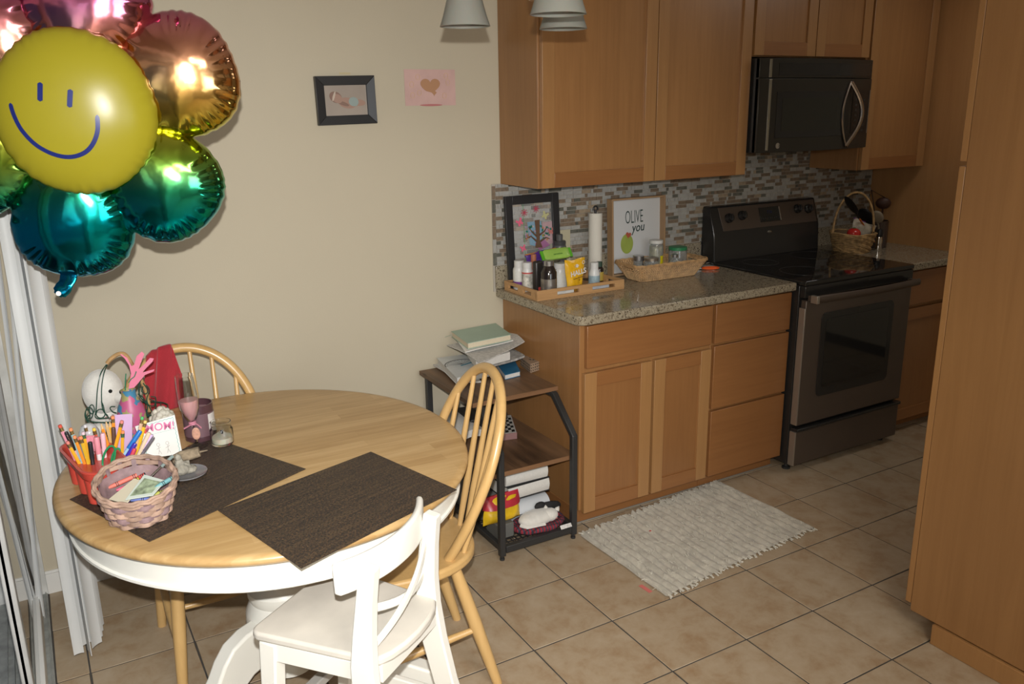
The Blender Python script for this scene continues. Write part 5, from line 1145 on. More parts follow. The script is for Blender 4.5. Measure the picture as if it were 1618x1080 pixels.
MB().lathe([(0, 0), (0.031, 0), (0.032, 0.002), (0.015, 0.006), (0.006, 0.014), (0.0045, 0.03), (0.005, 0.072), (0.009, 0.08), (0.0185, 0.098), (0.026, 0.122), (0.0285, 0.150), (0.0272, 0.19), (0.0245, 0.222), (0.0235, 0.222), (0.0262, 0.19), (0.0275, 0.15), (0.0248, 0.122), (0.0172, 0.0995), (0.007, 0.084), (0, 0.083)], 40).obj('glass', M_CLEAR, fl_)
MB().lathe([(0, 0.0845), (0.006, 0.0855), (0.0165, 0.1005), (0.0242, 0.1225), (0.0262, 0.140), (0.0262, 0.148), (0.008, 0.1495), (0, 0.149)], 36).obj('pink_wax', mat('pink_wax', (0.80, 0.44, 0.44), 0.35, sss=0.2), fl_)
RB_ = mat('rose_satin_ribbon', (0.60, 0.24, 0.32), 0.4)
MB().lathe([(0.006, 0.070), (0.0105, 0.072), (0.0105, 0.081), (0.008, 0.083), (0.006, 0.083)], 16).obj('ribbon_knot', RB_, fl_)
MB().tube([(0, -0.010, 0.078), (-0.014, -0.013, 0.074), (-0.028, -0.014, 0.070)], [0.005, 0.0045, 0.0055], 6, r2=0.0012).obj('ribbon_tail', RB_, fl_)
MB().tube([(0.002, -0.010, 0.080), (0.012, -0.013, 0.072), (0.02, -0.014, 0.060)], [0.004, 0.0045, 0.0055], 6, r2=0.0012).obj('ribbon_tail', RB_, fl_)
MB().ball((0.003, -0.0125, 0.046), (0.0115, 0.0014, 0.019), 24, 10).obj('oval_tag', mat('copper_tag', (0.50, 0.27, 0.19), 0.4, var=0.3, scale=90), fl_)
# figurine on a glass coaster
ac = Vector((-1.534, -0.985, MZ))
pt = thing('glass_saucer', 'cloudy round glass saucer under the grey stone figurine', 'saucer', ac)
MB().lathe([(0, 0), (0.040, 0), (0.052, 0.006), (0.053, 0.009), (0.040, 0.004), (0, 0.0035)], 40).obj('dish', mat('cloudy_glass', (0.24, 0.235, 0.245), 0.15, coat=0.4), pt)
M_STONE = mat('weathered_stone', (0.27, 0.25, 0.205), 0.85, var=0.35, scale=70, bump=0.8, bscale=120)
fg = thing('angel_figurine', 'weathered grey stone figurine leaning on a log on the saucer', 'figurine', ac + Vector((0, 0, 0.0055)))
nf = lambda k: (lambda d: 1 + 0.14 * noise.noise(Vector((d.x * 3 + k, d.y * 3, d.z * 3))))
MB().ball((-0.012, 0.0, 0.014), (0.024, 0.020, 0.016), 20, 12, fn=nf(1)).obj('skirt', M_STONE, fg)
MB().ball((-0.015, -0.002, 0.031), (0.012, 0.010, 0.017), 18, 12, fn=nf(2)).obj('torso', M_STONE, fg)
MB().ball((-0.017, -0.003, 0.050), (0.0085, 0.008, 0.010), 16, 10).obj('head', M_STONE, fg)
MB().tube([(-0.010, -0.006, 0.036), (0.004, -0.012, 0.028), (0.010, -0.010, 0.020)], 0.004, 8).obj('arm', M_STONE, fg)
MB().ball((0.010, 0.0, 0.010), (0.018, 0.015, 0.011), 18, 10, fn=nf(4)).obj('drapery', M_STONE, fg)
lg_ = MB(); n = 14
lg_.tube([(-0.028, 0.022, 0.036), (-0.005, 0.018, 0.043), (0.018, 0.013, 0.046), (0.040, 0.008, 0.050)], [0.012, 0.015, 0.0155, 0.014], 12)
lg_.tube([(0.035, 0.01, 0.048), (0.06, 0.002, 0.052)], [0.003, 0.0015], 6)
lg_.obj('log', mat('driftwood', (0.25, 0.195, 0.13), 0.9, var=0.4, scale=60, bump=1.0, bscale=90), fg)
MB().box((-0.005, 0.008, 0.0), (0.012, 0.02, 0.034)).obj('log_support', M_STONE, fg, 0.002)
# red cloth over the rear chair hoop
rc = thing('red_cloth', 'crimson cloth draped over the hoop of the rear chair', 'cloth', (0, 0, 0))
cols = [((246, 551), (222, 640)), ((254, 548), (240, 655)), ((264, 545), (262, 655)), ((271, 548), (283, 650)), ((275, 560), (292, 640))]
def hoopface(u, v, off):
    z = 0.8
    for _ in range(12): p = aty(u, v, -0.514 + 0.533 * (z - 0.44) - off); z = 0.5 * z + 0.5 * p.z
    return tuple(p)
prof_top = cr([hoopface(u, v, 0.026) for (u, v) in ((231, 563), (240, 554), (248, 552), (251, 549), (268, 544), (272, 548), (280, 571), (288, 592))], 4)
prof_bot = cr([hoopface(u, v, 0.028) for (u, v) in ((224, 640), (234, 648), (244, 652), (252, 654), (264, 652), (272, 650), (282, 647), (290, 640))], 4)
K = len(prof_top) - 1
def rcf(a, b):
    i = min(K - 1, int(a * K)); t = a * K - i
    p = prof_top[i].lerp(prof_top[i+1], t).lerp(prof_bot[i].lerp(prof_bot[i+1], t), b)
    return (p.x, p.y - 0.010 * sin(a * 11 + b * 1.4) * min(1, b * 3) - 0.004 * sin(a * 23 + 1 + 2 * b), p.z)
MB().sheet(rcf, 60, 14, (0, -0.004, 0)).obj('front_fall', mat('crimson_cloth', (0.36, 0.018, 0.028), 0.85, bump=0.4, bscale=300, sheen=0.3), rc, angle=70)
def rcb(a, b):
    i = min(K - 1, int(a * K)); t = a * K - i; p = prof_top[i].lerp(prof_top[i+1], t)
    return (p.x, p.y + 0.004 + 0.055 * b, p.z - 0.10 * b * b + 0.004 * sin(b * pi))
MB().sheet(rcb, 40, 8, (0, 0, 0.003)).obj('back_fall', MATS['crimson_cloth'], rc, angle=70)
# ================================================================ counter: tray and its contents
CZ = 0.9142
M_OAK = wood('tray_oak', (0.34, 0.18, 0.07), (0.52, 0.30, 0.13), 'x', 14, 0.5, 0.1)
ty0 = -0.330; tx0, tx1, ty1 = -0.020, 0.430, -0.055
tr = thing('wooden_tray', 'oak tray with slotted low sides, full of bottles and packets', 'tray', (0.0, 0.0, CZ))
box('base', (tx0, ty0, 0), (tx1, ty1, 0.006), M_OAK, tr, 0.001)
def slotted(x0, x1, slots, name='side', along='x', y=0, th=0.011, H=0.043):
    b = MB(); ed = [x0]
    for (a, c) in slots: ed += [a, c]
    ed.append(x1)
    def bb_(a, c, z0, z1):
        if along == 'x': b.box((a, y, z0), (c, y + th, z1))
        else: b.box((y, a, z0), (y + th, c, z1))
    bb_(x0, x1, 0.0062, 0.014); bb_(x0, x1, 0.030, H)
    for k in range(0, len(ed), 2): bb_(ed[k], ed[k+1], 0.014, 0.030)
    return b.obj(name, M_OAK, tr, 0.0008)
slotted(tx0, tx1, [(0.08, 0.19), (0.26, 0.38)], y=ty0 - 0.0); slotted(tx0, tx1, [(0.08, 0.19), (0.26, 0.38)], y=ty1 - 0.011)
slotted(ty0 + 0.0112, ty1 - 0.0112, [(-0.28, -0.215), (-0.17, -0.09)], along='y', y=tx0); slotted(ty0 + 0.0112, ty1 - 0.0112, [(-0.28, -0.215), (-0.17, -0.09)], along='y', y=tx1 - 0.011)
BZ = CZ + 0.0062
M_PW = mat('white_pill_plastic', (0.62, 0.62, 0.60), 0.35)
def at_base(u, v, z=BZ): p = atz(u, v, z); return p
def bottle(label, x, y, r, h, body, capc, band=None, capr=None, caph=0.022, group='bottles in the oak tray', z=BZ, neck=None, shoulder=0.012, shoulder_r=None, cat='bottle', name='bottle'):
    t = thing(name, label, cat, (x, y, z), R.uniform(0, 1), group); capr = capr or r * 0.8
    hb = h - caph
    MB().lathe([(0, 0), (r - 0.002, 0), (r, 0.003), (r, hb - shoulder), (shoulder_r or capr * 0.95, hb), (0, hb)], 28).obj('body', body, t)
    MB().lathe([(0, hb + 0.0002), (capr, hb + 0.0002), (capr, h - 0.002), (capr - 0.002, h), (0, h)], 28).obj('cap', capc, t)
    if band:
        for (z0, z1, m_) in band: MB().lathe([(r + 0.0001, z0), (r + 0.0005, z0), (r + 0.0005, z1), (r + 0.0001, z1)], 28).obj('label_band', m_, t)
    return t
PUR = mat('purple_label', (0.14, 0.03, 0.20), 0.4); RDL = mat('red_label', (0.48, 0.06, 0.05), 0.4); WHL = mat('white_label', (0.66, 0.66, 0.62), 0.5, var=0.06, scale=120); GRL = mat('green_dot_label', (0.10, 0.20, 0.12), 0.5, var=0.5, scale=90)
AMB = mat('dark_amber', (0.020, 0.014, 0.012), 0.08, coat=0.5); SLV = mat('silver_cap', (0.45, 0.45, 0.45), 0.25, 0.9); SLL = mat('silver_label', (0.36, 0.34, 0.31), 0.28, 0.8)
def bot(label, u, v, y, r, body, capc, band=None, capr=None, caph=0.022, **k):
    p = aty(u, v, y); return bottle(label, p.x, y, r, p.z - BZ, body, capc, band, capr, caph, **k)
bot('white bottle with purple label at the left end of the oak tray', 820, 411, -0.095, 0.027, M_PW, M_PW, [(0.012, 0.036, PUR), (0.040, 0.085, WHL)], 0.022, 0.026)
bot('white bottle with red striped label, second from the left in the oak tray', 833, 414, -0.150, 0.024, M_PW, M_PW, [(0.078, 0.084, RDL), (0.012, 0.077, mat('fruit_print', (0.5, 0.48, 0.42), 0.45, var=0.5, scale=70))], 0.021, 0.026)
bot('black glass bottle with silver cap and silver label, front of the oak tray', 867, 411, -0.262, 0.0345, AMB, SLV, [(0.012, 0.070, SLL)], 0.0225, 0.022, shoulder=0.028)
bot('white bottle with printed text label behind the yellow drops bag', 885, 415, -0.190, 0.031, M_PW, M_PW, [(0.008, 0.075, WHL)], 0.028, 0.022)
bot('small white bottle with pale blue label right of the yellow bag', 939, 414, -0.240, 0.025, M_PW, M_PW, [(0.006, 0.052, mat('pale_blue_label', (0.30, 0.40, 0.44), 0.4, var=0.2, scale=60))], 0.0185, 0.026, shoulder=0.020)
bot('dark bottle with green cap behind the small white bottle', 947, 413, -0.175, 0.020, AMB, mat('dark_green_cap', (0.03, 0.06, 0.04), 0.4), [(0.01, 0.05, mat('ochre_label', (0.42, 0.30, 0.06), 0.4))], 0.014)
bot('rust coloured stopper bottle in the middle of the tray', 843, 401, -0.150, 0.018, mat('rust_bottle', (0.30, 0.10, 0.05), 0.4), mat('rust_cap', (0.36, 0.13, 0.07), 0.5), None, 0.012, 0.03)
bx2 = thing('black_pouch', 'small black pouch with a red mark, left of the black glass bottle', 'pouch', (aty(850, 430, -0.205).x, -0.205, BZ), 0.15)
MB().box((-0.022, -0.014, 0), (0.022, 0.014, 0.138)).obj('pouch_body', mat('black_pouch', (0.025, 0.022, 0.02), 0.35), bx2, 0.008)
MB().box((-0.010, -0.0156, 0.012), (0.016, -0.0142, 0.026)).obj('red_mark', RDL, bx2)

pmp = thing('pump_bottle', 'grey pump bottle standing behind the green wipes packet', 'bottle', (aty(884, 400, -0.090).x, -0.090, BZ))
MB().lathe([(0, 0), (0.030, 0), (0.032, 0.004), (0.032, 0.162), (0.028, 0.174), (0, 0.174)], 28).obj('body', mat('smoke_plastic', (0.10, 0.10, 0.10), 0.25), pmp)
MB().lathe([(0, 0.1742), (0.028, 0.1742), (0.029, 0.190), (0.026, 0.194), (0, 0.194)], 28).obj('collar', mat('dark_grey_cap', (0.055, 0.055, 0.055), 0.3), pmp)
MB().lathe([(0, 0.1942), (0.0145, 0.1942), (0.015, 0.220), (0.012, 0.223), (0, 0.223)], 24).obj('cap', mat('mid_grey_cap', (0.09, 0.09, 0.09), 0.3), pmp)
def bag(name, label, cat, loc, rz, w0, w1, h, t, mt, seed=0, rxt=0.0, crimp=None):
    th = thing(name, label, cat, loc, 0); th.rotation_euler = (rxt, 0, rz)
    n, m_ = 22, 16; b = MB()
    for s in (-1, 1):
        def fn(a, c, s=s):
            w = w0 + (w1 - w0) * c + 0.003 * sin(c * 9 + seed); x = (a - .5) * w; 
            f = max(0, 1 - (2*a-1)**4) * max(0, 1 - (2*c-1)**6); wr = noise.noise(Vector((a * 5 + seed, c * 5, s))) * 0.25
            return (x, s * (0.0006 + t * 0.5 * f * (0.85 + wr) * (1.25 - 0.6 * c)), h * c + 0.003 * sin(a * 7 + seed) * (1 if c > .9 else 0))
        b.grid(fn, n, m_)
    o = b.obj('packet', mt, th, angle=60); 
    return th, o
YB = mat('yellow_bag_foil', (0.72, 0.40, 0.015), 0.3, var=0.12, scale=25, coat=0.3)
hb_, hp3 = bag('cough_drop_bag', 'crumpled yellow bag of cough drops standing in the tray, white lettering', 'bag', (aty(908, 430, -0.268).x, -0.268, BZ + 0.001), 0.12, 0.080, 0.118, 0.138, 0.036, YB, 2)
M_WL = mat('white_lettering', (0.72, 0.70, 0.66), 0.5); M_BRN = mat('brown_lettering', (0.14, 0.06, 0.02), 0.5)
def fside(z, t=0.036, h=0.138): c = z / h; return -(0.001 + t * 0.5 * max(0, 1 - (2*c-1)**6) * 1.12 * (1.25 - 0.6 * c)) - 0.0012
text('lettering', 'HALLS', 0.031, M_WL, hp3, (0.004, fside(0.082), 0.082), (pi/2, -0.13, 0), sx=1.0, offset=0.0008)
text('small_lettering', 'honey & menthol', 0.0095, M_BRN, hp3, (0.008, fside(0.06), 0.061), (pi/2, -0.12, 0)); text('small_lettering', '30', 0.009, M_BRN, hp3, (0.008, fside(0.05), 0.050), (pi/2, -0.12, 0))
for k in range(5):
    a = math.radians(50 + k * 20); cx, cz = -0.006, 0.100
    MB().tube([(cx + 0.008 * cos(a), fside(0.09) - 0.0006, cz + 0.006 * sin(a)), (cx + 0.018 * cos(a), fside(0.1) - 0.0006, cz + 0.020 * sin(a))], [0.0018, 0.0026], 6, r2=0.0003).obj('burst_mark', M_WL, hp3)
MB().ball((0.008, fside(0.02), 0.02), (0.018, 0.001, 0.013), 18, 8).obj('honey_print', mat('honey_print', (0.55, 0.30, 0.03), 0.4, var=0.3, scale=60), hp3)
MB().lathe([(0.006, 0), (0.008, 0), (0.008, 0.0005), (0.006, 0.0005), (0.006, 0)], 20).obj('round_mark', M_WL, hp3, loc=(0.040, fside(0.124) + 0.001, 0.122), rot=(pi/2, 0, 0))
pb_, p_ = bag('purple_packet', 'violet packet with an orange edge leaning at the back of the tray', 'packet', (aty(856, 400, -0.112).x, -0.112, BZ + 0.098), 0.0, 0.13, 0.165, 0.062, 0.028, mat('violet_packet', (0.085, 0.03, 0.22), 0.3, coat=0.4), 4)
MB().box((-0.08, -0.002, 0.0585), (0.08, 0.002, 0.0625)).obj('orange_edge', mat('orange_edge', (0.55, 0.20, 0.03), 0.4), p_, rot=(0, 0, 0)); pb_.rotation_euler = (0, -0.10, 0.0)
bxp = tag(box('carton', (0.06, -0.128, 0.0), (0.19, -0.10, 0.097), mat('plain_carton', (0.32, 0.30, 0.27), 0.7), None, 0.001), 'plain low carton holding up the violet packet in the tray', 'box'); bxp.location = (0, 0, BZ)
GRP = mat('lime_packet', (0.30, 0.50, 0.09), 0.3, var=0.08, scale=20, coat=0.3); GRE = mat('green_crimp', (0.10, 0.38, 0.02), 0.35)
wp = thing('wipes_packet', 'lime green wipes packet lying across the bottles', 'packet', tuple(aty(879, 401, -0.165)), -0.04); wp.rotation_euler = (0.95, -0.03, -0.04)
b = MB(); b.ball((0, 0, 0), (0.066, 0.026, 0.011), 36, 16, fn=lambda d: (abs(d.x)**7 + abs(d.y)**7 + abs(d.z)**4) ** -0.16 * 0.96); wpo = b.obj('packet', GRP, wp)
for s in (-1, 1): MB().box((s * 0.064, -0.022, -0.0035), (s * 0.077, 0.022, 0.0035)).obj('crimped_end', GRE, wp, 0.001)
text('small_lettering', 'sensitive', 0.010, mat('dark_green_ink', (0.03, 0.14, 0.02), 0.5), wpo, (0, -0.006, 0.0146), (0.0, 0, 0), sx=1.3)
brf = thing('dark_berry_bag', 'small dark printed bag with berries under the lime packet', 'bag', tuple(aty(877, 410, -0.165)))
MB().ball((0, 0, 0.0), (0.024, 0.012, 0.014), 20, 12, fn=lambda d: (abs(d.x)**4 + abs(d.y)**4 + abs(d.z)**4) ** -0.25).obj('packet', mat('berry_print', (0.05, 0.045, 0.03), 0.4, var=0.9, scale=50), brf)
bxb = tag(box('carton', (0.12, -0.20, 0.0), (0.165, -0.165, 0.09), mat('grey_carton', (0.12, 0.11, 0.10), 0.6), None, 0.001), 'short dark carton standing between the bottles in the tray', 'box'); bxb.location = (0, 0, BZ)
for (lb, x, y, c_) in (('flat white leaflet on the tray floor at the front', 0.14, -0.29, (0.6, 0.6, 0.57)), ('flat blue white leaflet on the tray floor at the right', 0.33, -0.285, (0.45, 0.48, 0.52))):
    t_ = tag(MB().box((-0.045, -0.008, 0), (0.045, 0.008, 0.022)).obj('leaflet', mat('leaflet_%d' % int(c_[0] * 100), c_, 0.5, var=0.1, scale=60), None, 0.001), lb, 'leaflet'); t_.location = (x, y, BZ)
# glass collage frame behind
af = thing('collage_frame', 'black framed clear glass collage of butterflies, flowers and a tree, behind the tray', 'picture frame', (0.135, -0.055, CZ)); 
W_, H_ = 0.280, 0.405; af.rotation_euler = (pi/2 - 0.075, 0, 0.02); af.location = (0.140, -0.050, CZ + 0.001)
for (a, b) in (((-W_/2, 0), (-W_/2 + 0.036, H_)), ((W_/2 - 0.036, 0), (W_/2, H_)), ((-W_/2 + 0.0362, H_ - 0.038), (W_/2 - 0.0362, H_)), ((-W_/2 + 0.0362, 0), (W_/2 - 0.0362, 0.036))):
    MB().box((a[0], a[1], 0), (b[0], b[1], 0.016)).obj('frame_bar', M_BF, af, 0.0015)
gl = MB().box((-W_/2 + 0.034, 0.034, 0.006), (W_/2 - 0.034, H_ - 0.036, 0.0085)).obj('glass_pane', mat('collage_glass', (0.9, 0.92, 0.92), 0.03, alpha=0.08), af)
HZ = 0.0092
def fp2(u, v): # pixel on the frame plane to local coordinates
    y = -0.06 + 0.0; p = aty(u, v, y); lx = (p.x - 0.140); lz = (p.z - CZ) ; return lx, lz
def star(u, v, r, mt):
    cx, cy = fp2(u, v)
    b = MB()
    for k in range(4):
        a = pi * k / 4; b.box((-r, -0.0017, 0), (r, 0.0017, 0.0006 + 0.00005 * k))
        M_ = Matrix.Rotation(a, 4, 'Z'); n0 = len(b.v) - 8
        for i in range(n0, len(b.v)): b.v[i] = tuple(M_ @ Vector(b.v[i]))
    b.obj('foam_flower', mt, af, loc=(cx, cy, HZ))
CRM = mat('crimson_foam', (0.42, 0.05, 0.09), 0.7); PNK = mat('hot_pink_foam', (0.70, 0.13, 0.22), 0.7); PYL = mat('pale_yellow_foam', (0.50, 0.48, 0.24), 0.7)
star(833, 337, 0.017, CRM); star(852, 331, 0.017, CRM)
def bfly(u, v, s, mt, rot=0):
    cx, cy = fp2(u, v); out = [(0, -.35), (.35, -.9), (.8, -.7), (.55, -.1), (1.0, .7), (.6, .95), (.08, .3), (0, .5), (-.08, .3), (-.6, .95), (-1.0, .7), (-.55, -.1), (-.8, -.7), (-.35, -.9)]
    MB().prism([(x * s, y * s) for x, y in out], 0, 0.0012).obj('butterfly', mt, af, loc=(cx, cy, HZ), rot=(0, 0, rot))
bfly(825, 352, 0.018, PNK, 0.5); bfly(866, 341, 0.018, PYL, -0.5); bfly(829, 393, 0.015, PNK, 0.3); bfly(874, 366, 0.016, mat('coral_foam', (0.5, 0.17, 0.15), 0.7), 0.1)
x, y = fp2(831.5, 352); MB().box((x - 0.0008, 0.06, HZ), (x + 0.0008, H_ - 0.04, HZ + 0.0005)).obj('green_string', mat('green_string', (0.03, 0.30, 0.06), 0.7), af)
def blob(name, pts, mt, z0=HZ, t=0.0006): MB().prism([fp2(*p) for p in pts], z0, z0 + t).obj(name, mt, af)
blob('blue_paper', [(838, 352), (860, 350), (862, 375), (852, 390), (841, 388)], mat('sky_paper', (0.10, 0.28, 0.42), 0.7), 0.0045)
blob('pink_paper', [(862, 352), (880, 350), (880, 384), (860, 392)], mat('blush_print', (0.45, 0.25, 0.27), 0.7), 0.0045)
blob('mauve_paper', [(848, 385), (862, 378), (872, 388), (855, 396)], mat('mauve_print', (0.35, 0.14, 0.28), 0.7), HZ, 0.0003)
BT = mat('tree_brown', (0.13, 0.07, 0.04), 0.8)
blob('tree_trunk', [(848, 392), (851, 380), (849, 349), (857, 348), (856, 380), (860, 392)], BT, HZ + 0.0005)
for pts in ([(851, 382), (842, 374), (833, 378)], [(851, 374), (843, 366), (839, 360)], [(856, 372), (864, 366), (868, 360)], [(857, 382), (866, 376), (872, 378)]):
    MB().tube([(*fp2(*p), HZ + 0.001) for p in pts], [0.0045, 0.003, 0.0015], 6).obj('tree_branch', BT, af)
cols_ = [(0.02, 0.16, 0.10), (0.45, 0.33, 0.03), (0.40, 0.36, 0.34), (0.02, 0.18, 0.14), (0.35, 0.25, 0.35), (0.45, 0.20, 0.10)]
lm = [mat('foam_leaf_%s' % 'abcdef'[i], c_, 0.7) for i, c_ in enumerate(cols_)]
for k in range(34):
    a = R.uniform(0, 2 * pi); s = -1 if k % 2 else 1; u = (841 if s < 0 else 866) + R.uniform(-9, 9) * .9; v = 367 + R.uniform(-9, 12); x, y = fp2(u, v)
    MB().prism(ell(0, 0, 0.0065, 0.0045, a, 8), 0, 0.001).obj('foam_leaf', R.choice(lm), af, loc=(x, y, HZ + 0.0012))
cr1 = tag(MB().box((-0.055, -0.0015, 0), (0.055, 0.0, 0.235)).obj('greeting_card', mat('cream_card_stock', (0.46, 0.42, 0.29), 0.7), None), 'plain cream card leaning on the tiles behind the black frame', 'card'); cr1.location = (0.262, -0.016, CZ + 0.0); cr1.location = (0.292, -0.030, CZ); cr1.rotation_euler = (-0.02, 0, 0)
# paper towel
pt_ = aty(944, 445, -0.10)
tw = thing('paper_towel_roll', 'nearly used paper towel roll standing on a black holder', 'paper towel', (0.446, -0.085, CZ))
MB().lathe([(0, 0), (0.070, 0), (0.072, 0.003), (0.070, 0.008), (0, 0.008)], 40).obj('holder_base', M_BLKSAT, tw)
MB().lathe([(0.014, 0.009), (0.031, 0.009), (0.0315, 0.012), (0.0315, 0.305), (0.031, 0.308), (0.014, 0.308), (0.014, 0.009)], 40).obj('paper_roll', mat('paper_towel', (0.66, 0.63, 0.55), 0.9, bump=0.3, bscale=200), tw)
MB().cyl((0, 0, 0.0085), (0, 0, 0.322), 0.006, None, 14).obj('rod', M_BLKSAT, tw)
MB().tube([(-0.013 * cos(t), 0, 0.320 + 0.019 * sin(t)) for t in [pi * k / 14 for k in range(15)]], 0.004, 10).obj('top_loop', M_BLKSAT, tw)
# OLIVE sign
c4 = [aty(965, 313.5, -0.07), aty(1049.5, 309.5, -0.07)]; ow = c4[1].x - c4[0].x; oz = (c4[0].z + c4[1].z) / 2 - CZ - 0.001
os_ = thing('olive_sign', 'white box sign with a light wood edge reading OLIVE you, with a green olive', 'sign', ((c4[0].x + c4[1].x) / 2, -0.054, CZ + 0.001)); os_.rotation_euler = (pi/2 - 0.04, 0, 0)
M_BIR = wood('birch_edge', (0.30, 0.18, 0.09), (0.42, 0.27, 0.14), 'y', 10, 0.5, 0)
MB().box((-ow/2 + 0.004, 0.004, 0.0), (ow/2 - 0.004, oz - 0.004, 0.008)).obj('panel', mat('sign_white', (0.56, 0.565, 0.56), 0.6), os_)
for (a, b) in (((-ow/2, 0), (-ow/2 + 0.008, oz)), ((ow/2 - 0.008, 0), (ow/2, oz)), ((-ow/2 + 0.0082, oz - 0.008), (ow/2 - 0.0082, oz)), ((-ow/2 + 0.0082, 0), (ow/2 - 0.0082, 0.008))):
    MB().box((a[0], a[1], 0), (b[0], b[1], 0.042)).obj('edge_board', M_BIR, os_, 0.0008)
INKB = mat('sign_ink', (0.012, 0.035, 0.03), 0.7)
def sx_(u, v): p = aty(u, v, -0.078); return (p.x - (c4[0].x + c4[1].x) / 2, p.z - CZ - 0.001)
x, y = sx_(1007.5, 344); text('lettering', 'OLIVE', 0.088, INKB, os_, (x, y, 0.0082), (0, 0, 0.02), sx=0.46, offset=-0.0008)
x, y = sx_(1013, 360); text('lettering', 'you', 0.060, INKB, os_, (x, y, 0.0082), (0, 0, 0.06), sx=0.85, shear=0.25, offset=0.0004)
x, y = sx_(995, 386); MB().ball((x, y, 0.0085), (0.037, 0.047, 0.0012), 30, 8).obj('olive_print', mat('olive_green', (0.30, 0.37, 0.07), 0.6, var=0.15, scale=12), os_)
x, y = sx_(997.5, 372); MB().prism([(0.0012 * 16 * sin(t) ** 3 * .85, 0.0012 * (13 * cos(t) - 5 * cos(2*t) - 2 * cos(3*t) - cos(4*t)) * .85) for t in [2 * pi * k / 30 for k in range(30)]], 0.0098, 0.0104).obj('heart_print', mat('brick_heart', (0.40, 0.09, 0.05), 0.6), os_, loc=(x, y, 0), rot=(0, 0, -0.2))
# rectangular wicker basket
M_WK = mat('golden_wicker', (0.46, 0.28, 0.13), 0.55, var=0.35, scale=45)
wbk = thing('wicker_tray_basket', 'golden rectangular wicker basket holding glass jars', 'basket', (0.742, -0.204, CZ), -0.02)
bx0, by0, bx1, by1, bh = 0.162, 0.066, 0.205, 0.098, 0.080
def rect_path(hx, hy, r, n=7):
    out = []
    for (cx, cy, a0) in ((hx - r, hy - r, 0), (-hx + r, hy - r, pi/2), (-hx + r, -hy + r, pi), (hx - r, -hy + r, 1.5*pi)):
        out += [(cx + r * cos(a0 + pi/2 * k / n), cy + r * sin(a0 + pi/2 * k / n)) for k in range(n + 1)]
    return out
def resample(P_, n):
    P_ = P_ + [P_[0]]; L_ = [0]
    for i in range(len(P_) - 1): L_.append(L_[-1] + math.dist(P_[i], P_[i+1]))
    out = []; j = 0
    for k in range(n):
        d = L_[-1] * k / n
        while L_[j+1] < d: j += 1
        t = (d - L_[j]) / max(1e-9, L_[j+1] - L_[j]); out.append((P_[j][0] + (P_[j+1][0]-P_[j][0]) * t, P_[j][1] + (P_[j+1][1]-P_[j][1]) * t))
    return out
NP_ = 84; rows = 12
for k in range(rows):
    q = k / (rows - 1); hx = bx0 + (bx1 - bx0) * q; hy = by0 + (by1 - by0) * q; pth = resample(rect_path(hx, hy, 0.03), NP_ * 2)
    vs = []; 
    pts = []
    for i, (x, y) in enumerate(pth):
        x1, y1 = pth[(i+1) % len(pth)]; x2, y2 = pth[i-1]; t = Vector((x1-x2, y1-y2, 0)).normalized(); n_ = Vector((t.y, -t.x, 0))
        o_ = 0.0024 * (1 if (i + k) % 2 else -1); pts.append((x + n_.x * o_, y + n_.y * o_, 0.006 + (bh - 0.012) * q))
    if 7 <= k <= 9:   # handle opening on both short ends
        for s in (-1, 1):
            seg_ = [p for p in pts if (p[1] * s > -hy * 1.1)]
        keep = [p for p in pts if not (abs(p[0]) > hx - 0.012 and abs(p[1]) < 0.040)]
        runs = []; cur = []
        flags = [not (abs(p[0]) > hx - 0.012 and abs(p[1]) < 0.040) for p in pts]
        st0 = next(i for i in range(len(pts)) if not flags[i])
        for i in range(len(pts)):
            j = (st0 + i) % len(pts)
            if flags[j]: cur.append(pts[j])
            elif cur: runs.append(cur); cur = []
        if cur: runs.append(cur)
        for rn in runs:
            if len(rn) > 2: MB().tube(rn, 0.0028, 5).obj('weaver', M_WK, wbk)
    else: MB().tube(pts, 0.0030, 5, closed=True).obj('weaver', M_WK, wbk)
for (hx, hy, z, r) in ((bx1 + 0.002, by1 + 0.002, bh, 0.0048), (bx1 + 0.004, by1 + 0.004, bh - 0.006, 0.003)):
    MB().tube([(x, y, z + 0.0012 * sin(i * 1.5)) for i, (x, y) in enumerate(resample(rect_path(hx, hy, 0.034), 120))], r, 7, closed=True).obj('rim', M_WK, wbk)
mb_ = MB()
for i, ((x0, y0), (x1, y1)) in enumerate(zip(resample(rect_path(bx0 + .0, by0 + .0, 0.03), NP_), resample(rect_path(bx1, by1, 0.03), NP_))):
    if abs(x1) > bx1 - 0.01 and abs(y1) < 0.045: x1, y1 = x0 + (x1-x0)*.52, y0 + (y1-y0)*.52; zt = 0.036
    else: zt = bh
    mb_.tube([(x0 * 1.012, y0 * 1.02, 0.004), (x1 * 1.012, y1 * 1.02, zt)], 0.0019, 5)
mb_.obj('stakes', mat('pale_wicker', (0.55, 0.37, 0.19), 0.55, var=0.3, scale=60), wbk)
MB().prism(rect_path(bx0, by0, 0.03), 0.001, 0.005).obj('bottom', M_WK, wbk)
JZ = CZ + 0.0055
M_JAR = mat('jar_glass', (0.85, 0.88, 0.86), 0.05, trans=0.85, ior=1.4)
